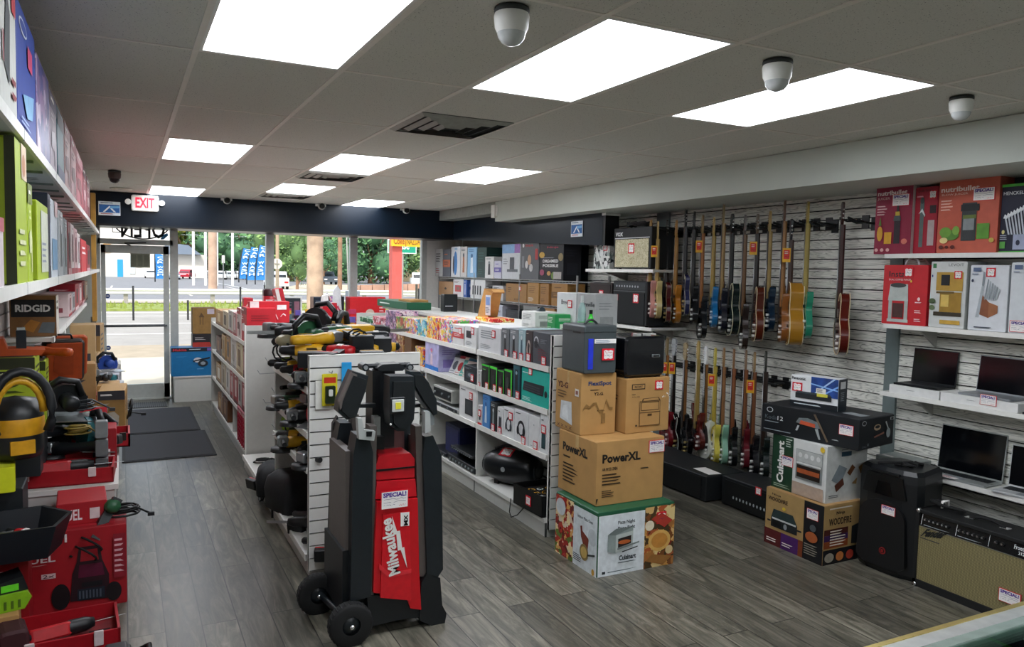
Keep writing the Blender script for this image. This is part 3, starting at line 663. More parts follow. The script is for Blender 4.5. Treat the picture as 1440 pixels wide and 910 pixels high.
# ---- vehicles
def car(nm, label, u0, u1, vb, Y, col, kind='sedan', face=1, marks=None, rz=0, z=None):
    gp = onz((u0+u1)/2, vb, ZP); Y = gp.y; a = ony(u0, vb, Y); c = ony(u1, vb, Y); Lx = abs(c.x-a.x); zb = ZP
    s = 1.0; rz = 0
    if Lx > 4.7: s = Lx/4.6
    else:
        rz = PI/2
        for k in range(90):
            w_ = 4.6*math.cos(k*PI/180)+1.8*math.sin(k*PI/180)
            if k > 25 and w_ < Lx: rz = k*PI/180; break
        if Lx < 1.75: s = max(.8, Lx/1.75)
    t = thing(nm, label, 'car' if kind != 'truck' else 'pickup truck', ((a.x+c.x)/2, Y, zb), rz, 'parked and passing cars'); t.scale = (s, s, s)
    body = P(col, .3, .2, .03)
    if kind == 'sedan': low = [(-2.3, .3), (-2.28, .62), (-2.1, .8), (-1.2, .92), (1.45, .95), (2.2, .85), (2.3, .6), (2.28, .3)]; cab = [(-1.35, .9), (-.6, 1.38), (.55, 1.42), (1.5, .95)]
    elif kind == 'suv': low = [(-2.3, .35), (-2.3, .8), (-2.1, 1.02), (-1.1, 1.08), (2.2, 1.1), (2.3, .8), (2.3, .35)]; cab = [(-1.35, 1.05), (-.7, 1.62), (1.7, 1.68), (2.2, 1.1)]
    else: low = [(-2.5, .4), (-2.5, .95), (-2.2, 1.1), (-1.2, 1.15), (2.45, 1.1), (2.5, .5)]; cab = [(-1.3, 1.1), (-.8, 1.75), (.5, 1.78), (.75, 1.12)]
    X = Matrix.Diagonal((face, 1, 1, 1))
    b = MB(X); b.prism(low, -.88, .88, body); b.build('body', t)
    b = MB(X); b.prism([(cab[0][0]+.03, cab[0][1]), (cab[1][0], cab[1][1]), (cab[2][0], cab[2][1]), cab[3]], -.72, .72, body)
    b.build('cabin', t)
    b = MB(X); q = [(cab[0][0]+.18, cab[0][1]+.03), (cab[1][0]+.05, cab[1][1]-.08), (cab[2][0]-.05, cab[2][1]-.08), (cab[3][0]-.25, cab[3][1]+.03)]
    b.prism(q, -.735, .735, P('2a3238', .15)); b.box((0, -.745, cab[0][1]), (.07, .745, cab[1][1]-.02), body)
    for sx in (0, 1):
        e = (cab[0], cab[1]) if sx == 0 else (cab[3], cab[2]); sg = -1 if sx == 0 else 1
        b.add([(e[0][0]+sg*.012, y, e[0][1]+.03) for y in (-.62, .62)]+[(e[1][0]+sg*.012, y, e[1][1]-.06) for y in (.62, -.62)], [(0, 1, 2, 3)], P('2a3238', .15))
    b.build('windows', t)
    for wx in (-1.45, 1.45):
        for wy in (-.9, .72):
            b = MB(X); b.cyl((wx, wy, .33), (wx, wy+.18, .33), .33, RUB, n=20); b.cyl((wx, wy-.01, .33), (wx, wy, .33), .19, ALU, n=12); b.build('wheel', t)
    b = MB(X); b.box((2.2, -.8, .62), (2.315, -.45, .78), P('c01818', .3)); b.box((2.2, .45, .62), (2.315, .8, .78), P('c01818', .3)); b.box((-2.315, -.8, .6), (-2.2, -.45, .75), WHITE); b.box((-2.315, .45, .6), (-2.2, .8, .75), WHITE); b.build('lights', t)
    if marks: marks(t)
    return t
ZP = GZ-.05
car('car', 'red car parked by the white building, seen just right of the door', 247, 277, 392, 95, 'b51f36', 'sedan', -1, z=ZP)
car('car', 'white car parked outside the low building, seen through the glass door', 203, 222, 391, 95, 'e8eaec', 'sedan', 1, z=ZP)
for i, (u0, u1, k_, lab) in enumerate(((303, 316, 'suv', 'white parked car just right of the pale wooden pole'), (317, 330, 'suv', 'pale grey parked car second right of the wooden pole'), (331, 344, 'suv', 'white parked car directly behind the left feather flag'), (366, 378, 'suv', 'white parked car right of the feather flags'), (240, 250, 'sedan', 'grey parked car half hidden behind the door post'))):
    car('car', lab, u0, u1, 393, 88+i, ['e6e8ea', 'c9ced0', 'eceeee', 'dfe2e2', '8a93a0'][i], k_, 1, z=ZP)
def pol(t):
    b = MB(); F = (V3((-2.3, -.9, .35)), V3((4.6, 0, 0)), V3((0, 0, .7)), V3((0, -1, 0)))
    art(b, F, [('p', [(.02, .2), (.35, .2), (.5, .7), (.02, .6)], '2b2550'), ('p', [(.6, .2), (.97, .2), (.97, .55), (.72, .7)], '2b2550'), ('r', .3, .05, .8, .15, '2b2550')]); b.build('side_stripes', t)
car('car', 'white car with dark side stripes waiting on the road beside the octagonal sign', 372, 404, 407, 55, 'eeeff2', 'suv', -1, marks=pol, z=ZP)
car('car', 'dark grey car driving away just right of the thick utility pole', 449, 471, 400, 60, '4b545e', 'suv', 1, z=ZP)
car('pickup_truck', 'white pickup truck behind the red sign posts, lower in view', 570, 606, 405, 62, 'eef0f2', 'truck', -1, z=ZP)
car('car', 'white van behind the pickup by the striped wall, seen between the red posts', 565, 600, 390, 78, 'e4e6e8', 'suv', -1, z=ZP)
# ---- building across the lot
def px(u, Y): return ony(u, 380, Y).x
bl = thing('building', 'low white commercial building with a blue-grey roof across the parking lot', 'building', (0, 0, 0))
Y = 137; x0, x1, x2 = px(120, Y), px(240, Y), px(292, Y); CW = P('e7e3da', .8, noise=.04)
b = MB(); b.box((x0-8, Y, ZP), (x1, Y+10, 8), CW); b.box((x1, Y+1, ZP), (x2, Y+10, 3.7), CW); b.build('wall', bl)
b = MB(); b.prism([(x1-.5, 3.7), (x1-1, 5.6), (x2-3, 5.2), (x2-1, 3.7)], Y-.5, Y+10, P('7d8b9c', .6)); b.build('roof', bl)
b = MB(); p0, p1 = px(165, Y), px(173, Y); b.box((p0, Y-.1, ZP), (p1, Y, 2.6), P('2e9fd6', .5)); b.lathe([(0, -.05), ((p1-p0)/2, 0)], P('2e9fd6', .5), 16); b.build('blue_door', bl)
for i, (u0, u1, za, zb, c) in enumerate(((143, 146, .5, 2.4, '3f5fb8'), (182, 190, .3, 3.2, 'c9d3d6'), (192, 199, 1.4, 3.6, 'b05a4a'), (146, 156, 3.6, 5.6, 'd2a05a'), (206, 216, 3.9, 4.7, '5f6e62'))):
    b = MB(); b.box((px(u0, Y), Y-.12, za), (px(u1, Y), Y, zb), P(c, .6)); b.build('wall_sign' if i in (0, 3) else 'window', bl)
sh = thing('building', 'distant building with vertical tan and dark striped wall behind the red sign posts', 'building')
Y2 = 130; b = MB(); a, c = px(566, Y2), px(606, Y2); b.box((a, Y2, ZP), (c, Y2+10, 9.6), P('e2c99a', .8)); b.build('wall', sh)
n = 9
for k in range(n): q = MB(); xx = a+(c-a)*(k+.6)/n; q.box((xx, Y2-.1, 2.6), (xx+(c-a)/n*.4, Y2, 9.0), P('7e6444', .8)); q.build('dark_stripe', sh)
b = MB(); b.box((a-1, Y2-.3, 9.6), (c+1, Y2+10, 10.1), P('d9d0c0', .8)); b.build('roof', sh)
# ---- poles
def pole(u, v, Y, r, ztop, m, lab, nm='utility_pole', arm=False, rb=None):
    p = ony(u, v, Y); b = MB(); b.cyl((p.x, Y, GZ), (p.x, Y, ztop), rb or r*1.12, m, r2=r, n=16)
    if arm: b.box((p.x-1.5, Y-.1, ztop-1.1), (p.x+1.6, Y+.1, ztop-.95), m)
    return tag(b.build(nm), lab, 'pole', 'poles and masts outside')
WP = P('b7a088', .9, noise=.25, scale=3, bump=.4); WP2 = P('9d7b60', .9, noise=.2, scale=3)
pole(443, 380, 22, .21, 9, WP, 'thick weathered wooden utility pole close behind the shop window')
pole(299, 380, 60, .28, 14, P('c7a890', .9, noise=.15, scale=2), 'tall pale wooden pole in the parking lot left of the feather flags')
pole(478, 380, 48, .13, 12, WP2, 'slim brown wooden pole right of the thick utility pole')
pole(390, 380, 60, .12, 12, P('b9a284', .9), 'slim tan pole directly behind the octagonal sign')
for u, t_, lab in ((272, 9, 'white metal mast rising above the blue-grey roof'), (289, 7, 'short white mast left of the tall pale pole'), (305, 7.5, 'white mast just right of the tall pale pole'), (327, 8.4, 'white light mast with crossbars left of the flags')):
    p = ony(u, 350, 85); b = MB(); b.cyl((p.x, 85, ZP), (p.x, 85, t_), .14, WHITE, n=10)
    if u == 327:
        for z in (7.9, 8.4): b.box((p.x-2, 84.9, z), (p.x+2, 85.1, z+.15), WHITE)
    tag(b.build('light_mast'), lab, 'mast', 'white masts in the lot')
b = MB(); b.tube([(ony(483, 340, 48).x, 48, 9), (ony(490, 430, 48).x, 48, .2)], .04, P('d8d6d0', .5), 5); tag(b.build('guy_wire'), 'pale slanting guy wire beside the slim brown pole', 'wire')
# ---- octagonal road sign seen from behind, and small sign
p = ony(389.5, 371, 40); t = thing('road_sign', 'octagonal road sign seen from its pale grey back, on a thin post', 'road sign', (p.x, 40, GZ))
z = p.z-GZ; R_ = .28; b = MB(); b.prism([(R_*math.cos(PI/8+k*PI/4), z+R_*math.sin(PI/8+k*PI/4)) for k in range(8)], 0, .02, P('dcd6cc', .5)); b.build('sign_plate', t)
b = MB(); b.cyl((0, -.03, 0), (0, -.03, z+.22), .025, P('9a938a', .5), n=8); b.box((-.12, -.05, z-.02), (.12, -.01, z+.02), P('9a938a', .5)); b.build('post', t)
p = ony(314, 365, 70); t = thing('small_sign', 'small upright white sign on a post left of the blue flags', 'road sign', (p.x, 70, ZP)); b = MB(); b.box((-.12, 0, p.z-ZP-.3), (.12, .03, p.z-ZP+.35), WHITE); b.build('sign_plate', t); b = MB(); b.cyl((0, .03, 0), (0, .03, p.z-ZP), .05, GREY, n=6); b.build('post', t)
# ---- feather flags
FB = P('2f86cf', .7, noise=.06, scale=3)
def flag(u, vt, vb, Y, lab, txt, wpx=15, lean=.16):
    p = ony(u, vb, Y); q = ony(u, vt, Y); h = q.z-p.z; w = wpx/FPX*Y*1.02
    t = thing('feather_flag', lab, 'flag', (p.x, Y, p.z), 0, 'blue feather flags'); b = MB()
    N = 12; pts = []
    for i in range(N+1): s_ = i/N; pts.append((-w/2+lean*w*s_*s_*3, h*s_))
    for i in range(N, -1, -1): s_ = i/N; pts.append((w/2+lean*w*s_*s_*3-(w*.55*max(0, s_-.82)/.18), h*s_-(h*.03 if i == N else 0)+h*.0))
    vs = [(x, .03*math.sin(5*z/h), z) for x, z in pts]; M_ = N+1
    for dy in (0, .02):
        b.add([(x, y+dy, z) for x, y, z in vs], [(i, 2*M_-1-i, 2*M_-2-i, i+1) for i in range(N)], FB)
    b.build('cloth', t)
    b = MB(); W_ = P('dff2fb', .6)
    for i, ch in enumerate(txt):
        if ch == ' ': continue
        s_ = 1-(i+1.2)/(len(txt)+1.4); x = lean*w*s_*s_*3; zc = h*s_
        F = (V3((x-w*.32, -.06, zc)), V3((w*.62, 0, h*.015)), V3((0, 0, h/(len(txt)+1.4)*.78)), V3((0, -1, 0))); b.text(F, 0, 0, 1, 1, ch, 0, W_, .03)
    b.build('lettering', t)
    b = MB(); b.tube([(-w/2-.02+lean*w*s_*s_*3, .0, h*s_) for s_ in [k/8 for k in range(-1, 9)]], .04, P('30343a', .5), 5); b.build('flagpole', t)
flag(343, 349, 392, 50, 'blue feather flag reading CAR WASH, leftmost of the trio', 'CAR WASH', 12)
flag(354, 347, 394, 50, 'blue feather flag reading CAR WASH, middle of the trio', 'CAR WASH', 12)
flag(366, 344.5, 394, 50, 'blue feather flag reading CAR WASH, rightmost of the trio', 'CAR WASH', 12)
flag(226, 356, 392, 50, 'blue feather flag seen through the glass door', ' CAR WASH', 12, 0)
# ---- red pylon sign posts and signs
RP = P('c65a52', .6, noise=.05, scale=3)
t = thing('pylon_sign', 'red twin-post roadside sign with a yellow panel above the pickup truck', 'pylon sign')
Yp = 19
for u, w in ((556, .13), (606, .11)):
    b = MB(); x = ony(u, 390, Yp).x; b.box((x-w, Yp-w, GZ), (x+w, Yp+w, 6), RP); b.build('post', t)
a = ony(550, 346, Yp-.2); c = ony(592, 333, Yp-.2); b = MB(); b.box((a.x, Yp-.25, a.z), (c.x, Yp-.15, a.z+1.2), P('f0b41e', .5)); b.build('yellow_panel', t)
a2 = ony(592, 346, Yp-.2); b = MB(); b.box((c.x+.01, Yp-.2, a2.z), (c.x+.35, Yp-.1, a2.z+1.2), P('7a2f24', .6)); b.build('bracket', t)
F = (V3((a.x, Yp-.26, a.z)), V3((c.x-a.x, 0, 0)), V3((0, 0, .26)), V3((0, -1, 0)))
b = MB(); b.text(F, .06, .2, .42, .85, 'Coke', .002, P('9a4a10', .5)); b.text(F, .5, .2, .95, .85, 'NAZDA', .002, P('7a5a10', .5)); b.box((a.x+.46*(c.x-a.x), Yp-.262, a.z), (a.x+.475*(c.x-a.x), Yp-.25, a.z+.26), P('7a3010', .5)); b.build('lettering', t)
a = ony(545, 356, 30); c = ony(586, 338, 30); t = thing('road_sign', 'green highway sign with white lettering partly hidden by the red post', 'road sign', (0, 0, 0))
b = MB(); b.rbox((a.x, 30, a.z), (c.x, 30.04, c.z), .1, P('e8efe8', .5)); b.rbox((a.x+.04, 29.99, a.z+.04), (c.x-.04, 30.01, c.z-.04), .08, P('0f9a78', .45)); b.build('sign_plate', t)
F = (V3((a.x, 29.98, a.z)), V3((c.x-a.x, 0, 0)), V3((0, 0, c.z-a.z)), V3((0, -1, 0))); b = MB(); b.text(F, .12, .22, .32, .62, 'L', .004, WHITE); b.text(F, .42, .3, .74, .72, 'nse', .004, WHITE, .02); b.build('lettering', t)
x = ony(566, 400, 30).x; b = MB(); b.cyl((x, 30.1, GZ), (x, 30.1, c.z), .07, P('a4a098', .6), n=8); b.cyl((x+.25, 29, GZ), (x+.25, 29, 1.3), .05, P('4a4a40', .6), n=8); b.build('post', t)
a = ony(490, 424, 24); b = MB(); x0 = ony(489, 415, 24).x; x1 = ony(506, 415, 24).x; b.box((x0, 24, GZ), (x1, 24.3, 1.15), P('7c858e', .5)); b.box((x0+.1, 23.98, .8), (x1-.08, 24, 1.05), P('b9c2ca', .5)); tag(b.build('utility_cabinet'), 'grey metal utility cabinet outside, below the right window mullion', 'utility box')
# far kerb on the right: pale banks
b = MB(); x = px(360, 75)
b.add([(x, 70, ZP+.02), (px(640, 60), 46, ZP+.02), (px(640, 60)+30, 60, ZP+.02), (x+10, 100, ZP+.02)], [(0, 1, 2, 3)], P('cdbfa6', .9, noise=.1, scale=1)); struct(b.build('verge_bank'))
b = MB()
for k in range(24): xx = px(490, 66)+k*1.1; b.box((xx, 66, ZP), (xx+1.02, 66.3, ZP+.6+.04*k), P('b08d7a', .9, noise=.15, scale=1))
tag(b.build('low_wall'), 'long low reddish retaining wall beyond the road on the right', 'wall')
# ---- trees: trunk + crown of leaf sprays
def tree(Y, u, vbase, vtop, wpx, cols, lab, nleaf=1700, seed=1, dense=1.0):
    r = random.Random(seed); c = ony(u, vbase, Y); q = ony(u, vtop, Y); w = wpx/FPX*Y; h = q.z-c.z
    t = thing('tree', lab, 'tree', (c.x, Y, ZP), 0, 'trees across the road')
    b = MB(); b.cyl((0, 0, 0), (0, 0, c.z-ZP+h*.5), w*.05, WP2, r2=w*.02, n=8)
    for k in range(6): a_ = k*1.05; b.cyl((0, 0, c.z-ZP+h*.1*k/2), (w*.3*math.cos(a_), w*.3*math.sin(a_), c.z-ZP+h*(.3+.08*k)), w*.018, WP2, r2=w*.006, n=5)
    b.build('trunk', t)
    b = MB(); ms = [P(x, .8, noise=.15, scale=.6) for x in cols]
    bl_ = [(r.uniform(-.33, .33), r.uniform(-.25, .25), r.uniform(.15, .85), r.uniform(.16, .3)) for _ in range(14)]
    for bx, by, bz, br in bl_:
        b.ball((bx*w, by*w, c.z-ZP+bz*h), (br*w*.7, br*w*.7, br*h*.6), ms[2], 8)
    for k in range(nleaf):
        bx, by, bz, br = r.choice(bl_); v = Vector((r.gauss(0, 1), r.gauss(0, 1), r.gauss(0, 1))).normalized()*r.uniform(.75, 1.12)
        p = Vector((bx*w+v.x*br*w, by*w+v.y*br*w, c.z-ZP+bz*h+v.z*br*h*.85)); s_ = w*r.uniform(.014, .04)
        e1 = Vector((r.gauss(0, 1), r.gauss(0, 1), r.gauss(0, 1))).normalized(); e2 = e1.orthogonal().normalized()
        b.add([p-e1*s_, p+e2*s_*.6, p+e1*s_, p-e2*s_*.6], [(0, 1, 2, 3)], r.choice(ms))
    b.build('foliage', t); return t
G1_ = ['a3b456', 'bcb850', '7f9a46', '566f38']; G2_ = ['74965a', '8fae64', '5c7c48', '3c5a34']; G3_ = ['5f8c58', '74a06a', '4a7450', '30503a']
TL = [(158, 165, 386, 290, 110, G1_, 'pale yellow-green tree above the white building, seen through the transom'), (172, 262, 378, 285, 120, G1_, 'yellow-green tree above the red car'), (205, 305, 384, 285, 120, G2_, 'tree behind the tall pale pole'),
      (142, 350, 388, 290, 130, G3_, 'dark green tree behind the feather flags'), (118, 408, 394, 285, 100, G2_, 'leafy tree right of the octagonal sign'), (70, 418, 402, 322, 46, G2_, 'smaller round tree left of the thick utility pole'),
      (130, 470, 392, 288, 110, G2_, 'tree right of the thick utility pole'), (108, 522, 402, 285, 110, G3_, 'large dark green tree left of the red sign posts'), (96, 455, 385, 335, 40, G3_, 'low green tree between the thick and slim poles'), (125, 560, 396, 295, 90, G2_, 'bushy tree directly behind the green road sign'), (190, 212, 380, 330, 60, G1_, 'small yellowish tree above the door closer'), (165, 590, 390, 300, 80, G2_, 'tree crown rising above the striped building')]
for i, (Y, u, vb, vt, w, c, lab) in enumerate(TL): tree(Y, u, vb, vt, w, c, lab, 3200 if w > 60 else 1800, seed=i+5)
# ================================================================== MIDDLE STACK OF CARTONS
PIZZA = PH(['8f1f1c', 'b8352a', 'd9a15a', 'e9d3a0', '6b1a16', 'a8241f', '5f7a2e', 'd8c8b0'], 26)
FOOD = PH(['7d4a24', 'a9713a', 'c9954a', 'e2c98c', '8a2a20', '4c3a22', 'b05a30', 'd8b070'], 22)
def oven_art(u, v, s, open_=True):   # small toaster-oven picture, in face units (s = width)
    return [('p', [(u, v+.1*s), (u, v+.75*s), (u+.25*s, v+.95*s), (u+.8*s, v+.95*s), (u+.8*s, v+.3*s), (u+.25*s, v)], '8f9b98'),
            ('p', [(u+.25*s, v), (u+.25*s, v+.7*s), (u+.8*s, v+.78*s), (u+.8*s, v+.15*s)], 'b9c2be'), ('p', [(u, v+.75*s), (u+.25*s, v+.95*s), (u+.8*s, v+.95*s), (u+.25*s, v+.7*s)], '6f7a78'),
            ('p', [(u+.32*s, v+.2*s), (u+.32*s, v+.55*s), (u+.74*s, v+.62*s), (u+.74*s, v+.3*s)], '2c2220'), ('e', u+.52*s, v+.4*s, .2*s, .08*s, 'c0642e'),
            ('p', [(u+.3*s, v+.12*s), (u+1.0*s, v+.28*s), (u+1.0*s, v+.34*s), (u+.3*s, v+.2*s)], '7c8684'), ('p', [(u+.45*s, v+.0*s), (u+.95*s, v+.12*s), (u+.95*s, v+.16*s), (u+.45*s, v+.05*s)], '3a403f')]
# pizza-oven carton: front corner (2.56, 3.79)
bx = carton('pizza_oven_carton', 'white and food-printed pizza oven carton on the floor, bottom of the middle stack', 'box', (2.845, 4.045, 0), .585, .5, .405, 0, '1e5a3c', group=None,
    faces={'F': [('r', .01, .0, .6, .94, 'dfe6ea'), ('r', .6, .0, 1, .97, FOOD), ('t', .25, .76, .47, .83, 'Pizza Night', '223038'), ('t', .25, .67, .47, .74, 'Done Right', '223038', .03),
                 ('e', .8, .42, .15, .17, 'dcae5e'), ('e', .8, .42, .11, .12, 'c98a3c'), ('p', [(.68, .78), (.86, .62), (.97, .72), (.82, .86)], 'b33a2c'), ('e', .66, .68, .06, .08, 'e8dcc0'), ('p', [(.62, .12), (.85, .02), (.98, .14), (.7, .22)], '9a6a34'), ('e', .93, .25, .05, .07, 'd8c08c')]+
                 [(a[0], *a[1:]) for a in oven_art(.12, .34, .4)]+[('t', .26, .22, .48, .30, 'Cuisinart', '15202a', .04), ('l', .25, .17, .49, .2, '4a5a60', 1), ('r', .05, .05, .09, .09, '303a40'), ('l', .12, .05, .55, .08, '6a7a80', 1)],
           'L': [('r', .0, .0, .45, .97, PIZZA), ('r', .45, .0, 1, .94, 'd4dce0'), ('t', .55, .78, .9, .83, 'Indoor Pizza Oven', '2a3a44'), ('p', [(.62, .66), (.66, .68), (.67, .6), (.82, .52), (.8, .35), (.7, .38), (.64, .5)], '7a3324'), ('e', .9, .58, .1, .13, 'c4ccd0'), ('e', .72, .28, .1, .13, '8f7a4a'), ('e', .72, .28, .07, .09, 'c8a860'), ('p', [(.8, .28), (.97, .34), (.97, .31), (.8, .25)], '3a3f40'), ('l', .48, .08, .68, .2, '2a3a44', 4), ('e', .94, .06, .03, .05, 'c99a3c'), ('e', .15, .8, .12, .14, 'c9ced0')]})
card(bx, 'price', frame_for('F', .585, .5, .405), .82, .78, .075)
PX = '191713'
bx = carton('oven_carton', 'large brown carton with slanted black lettering, on the pizza oven carton', 'box', (2.86, 4.13, .407), .52, .46, .405, 0, KRAFT, tape=True,
    faces={'F': [('t', .08, .66, .64, .8, 'PowerXL', PX, .04), ('t', .08, .54, .3, .59, 'AIR FRYER OVEN', PX), ('l', .08, .3, .36, .5, '3a2c1a', 4), ('l', .08, .12, .26, .24, '3a2c1a', 4), ('l', .64, .5, .78, .54, '3a2c1a', 1), ('p', [(.0, .02), (.03, .12), (.0, .12)], '2a2018')],
           'L': [('t', .12, .68, .78, .82, 'PowerXL', PX, .04), ('l', .14, .56, .4, .62, '3a2c1a', 1), ('l', .14, .16, .6, .5, '3a2c1a', 6)]})
card(bx, 'special', frame_for('F', .52, .46, .405), .88, .85, .1, asp=1.25)
z2 = .814
bx = carton('desk_frame_carton', 'tall brown carton with blue lettering, upper left of the middle stack', 'box', (2.735, 4.26, z2), .265, .33, .40, -.03, KRAFT, tape=True,
    faces={'F': [('t', .2, .78, .86, .87, 'FlexiSpot', '1f3a66', .03), ('l', .26, .71, .6, .74, '3a2c1a', 1), ('t', .36, .64, .62, .69, 'Y2-G', PX, .02), ('r', .58, .18, .7, .34, '8f6c3c'), ('l', .46, .36, .7, .41, '6a4e2a', 1), ('s', .05, .3, .9, .6, '8a6838', 3)],
           'L': [('t', .08, .7, .5, .8, 'Y2-G', '4a1f1a', .02), ('p', [(.2, .18), (.7, .12), (.66, .5), (.24, .48)], 'cfd3d4'), ('p', [(.3, .22), (.55, .18), (.5, .44), (.32, .4)], 'dfe3e4'), ('l', .1, .52, .5, .66, '6a4e2a', 3), ('t', .1, .04, .7, .09, 'X X X X', '5a2f1a'), ('r', .8, .62, .95, .74, 'd8d4cc'), ('r', .83, .65, .92, .71, '8f5a50')]})
bx = carton('air_fryer_carton', 'brown carton printed with an oven outline, upper right of the middle stack', 'box', (3.08, 4.2, z2), .36, .32, .36, .03, KRAFT, tape=True,
    faces={'F': [('r', .12, .8, .42, .9, 'PX' if 0 else '2a2018'), ('r', .135, .815, .405, .885, KRAFT), ('t', .18, .83, .36, .87, 'INSTANT', PX, .02), ('t', .12, .7, .2, .73, 'Instant', PX), ('t', .12, .65, .3, .68, 'Air Fryer Oven', PX),
                 ('r', .3, .12, .78, .58, '5a4224'), ('r', .312, .132, .768, .568, KRAFT), ('r', .33, .4, .75, .56, '5a4224'), ('r', .345, .415, .735, .545, KRAFT), ('r', .3, .36, .78, .375, '5a4224'), ('r', .48, .3, .58, .34, '5a4224'), ('p', [(.34, .58), (.36, .63), (.73, .64), (.77, .58)], '5a4224'), ('p', [(.37, .585), (.38, .62), (.71, .63), (.74, .585)], KRAFT), ('e', .22, .14, .02, .02, '1a120a'), ('s', .8, .6, .95, .72, 'e8e4dc', 4), ('e', .52, .52, .0, .0, PX)],
           'L': [('r', .1, .2, .5, .3, 'e6e0d8'), ('r', .14, .22, .46, .28, 'b04a40'), ('l', .1, .5, .8, .7, '5a4224', 3)]})
card(bx, 'price', frame_for('F', .36, .32, .36), .74, .86, .06, asp=1.1)
# grey appliance (ice maker) on the left tall carton
zt = z2+.40
t = thing('ice_maker', 'tall grey countertop appliance with a blue strip, standing on the tall brown carton', 'appliance', (2.725, 4.22, zt), -.05)
GA = P('4b5356', .35, .3, .04); m = MB(); prof = [(-.115, -.13), (.115, -.13)]
m.lathe([(0, .0), (.15, .0), (.155, .01), (.155, .28), (.15, .305), (.14, .31), (0, .31)], GA, 4, rotz(PI/4) , 1, 1) if 0 else m.rbox((-.12, -.15, 0), (.12, .15, .31), .015, GA)
m.box((-.125, -.152, .265), (.125, .152, .269), P('23282a', .4)); m.build('body', t)
m = MB(); m.box((-.09, -.155, .03), (-.055, -.15, .225), P('2438c8', .4)); m.build('blue_strip', t)
m = MB(); m.box((-.045, -.156, .195), (.112, -.15, .222), PAPER); F = (V3((-.045, -.1565, .195)), V3((.157, 0, 0)), V3((0, 0, .027)), V3((0, -1, 0))); art(m, F, [('l', .04, .1, .96, .9, '8aa0b4', 2)]); m.build('white_label', t)
m = MB(); m.tube([(-.05+.1*k/8, -.02, .308+.03*math.sin(PI*k/8)) for k in range(9)], .008, P('2a2f31', .4)); m.build('handle', t)
m = MB(); m.box((-.1215, -.1, .255), (-.12, .0, .268), P('101212', .5)); m.build('vent_slot', t)
q = card(t, 'price', (V3((-.12, -.156, 0)), V3((.24, 0, 0)), V3((0, 0, .31)), V3((0, -1, 0))), .72, .4, .075, asp=1.2)
# black twin-door oven on right carton
zt = z2+.36
t = thing('air_fryer_oven', 'glossy black dual-knob air fryer oven on the brown carton with the oven outline', 'oven', (3.06, 4.2, zt), .02)
GB = P('07090f', .12)
m = MB(); m.rbox((-.165, -.15, .01), (.165, .15, .275), .035, GB, n=5); m.build('body', t)
m = MB(); m.box((-.155, -.152, .172), (.155, -.149, .176), P('3a3f44', .2, .7)); m.build('trim_line', t)
m = MB(); m.rbox((.045, -.162, .135), (.11, -.15, .155), .006, P('9aa0a4', .3, .8)); m.rbox((.053, -.165, .14), (.102, -.16, .15), .004, GB); m.build('handle', t)
for x in (-.03, .05): m = MB(); m.rbox((x-.02, -.11, .27), (x+.02, -.07, .29), .004, P('c9ccc8', .3, .6)); m.build('knob', t)
m = MB(); m.tube([(-.16, -.12, .262), (.0, -.13, .274), (.16, -.12, .262)], .004, P('8a9094', .25, .8)); m.build('rim', t)
for x in (-.13, .13):
    for y in (-.12, .12): m = MB(); m.cyl((x, y, 0), (x, y, .012), .015, RUB); m.build('foot', t)
# ================================================================== RIGHT STACK (grill carton, toaster carton, pizza oven carton, disc player carton)
bx = carton('grill_carton', 'brown and black outdoor grill carton on the floor, bottom of the right stack', 'box', (4.18, 3.61, 0), .5, .36, .39, -PI/2, P('a98a58', .6, noise=.05),
    faces={'F': [('r', 0, 0, 1, .28, '5a1f20'), ('r', .3, 0, .6, .28, '4a2060'), ('r', .6, 0, .68, .28, '7a3a1c'), ('r', .68, 0, 1, 1, '15161a'), ('t', .05, .8, .4, .87, 'WOODFIRE', '2a2018', .02), ('t', .12, .89, .28, .94, 'Ninja', '2a2018'), ('r', .12, .34, .58, .5, '1e2224'), ('p', [(.12, .5), (.16, .66), (.5, .66), (.58, .5)], '2b3a3a'), ('r', .14, .48, .56, .51, 'c4c8c6'), ('r', .16, .37, .3, .46, '0e1012'), ('e', .38, .41, .03, .05, '8a9094'), ('r', .06, .42, .12, .45, '1e2224'), ('r', .58, .42, .66, .45, '1e2224'), ('e', .35, .72, .03, .03, 'd8b83a'),
                 ('l', .06, .06, .24, .14, 'e8e0d8', 2), ('l', .34, .06, .54, .14, 'e8e0d8', 2), ('e', .83, .42, .1, .09, 'a0552c'), ('e', .85, .58, .05, .06, '50565a'), ('l', .72, .1, .96, .3, '8a8478', 5)],
           'R': [('r', 0, 0, 1, .25, '17181c'), ('t', .12, .66, .7, .78, 'WOODFIRE', '2a2018', .02), ('t', .3, .82, .52, .89, 'Ninja', '2a2018'), ('r', .0, .5, .62, .6, '4a2018'), ('r', .0, .4, .62, .5, '3a2050'), ('r', 0, .28, .62, .4, '8a4420'), ('l', .15, .3, .6, .58, 'e6dccc', 6), ('e', .15, .12, .12, .08, '9a9484'), ('e', .42, .12, .1, .08, 'c0743a'), ('e', .68, .12, .1, .08, 'a83a2a'), ('p', [(.7, .3), (.7, .6), (1, .66), (1, .28)], '1e2224'), ('l', .1, .92, .95, .97, 'd8d0c0', 1)],
           'T': [('r', 0, 0, 1, 1, 'b08a58'), ('r', .1, .2, .6, .5, '5a1f1c')]})
card(bx, 'special', frame_for('F', .5, .36, .39), .82, .8, .085, asp=1.1)
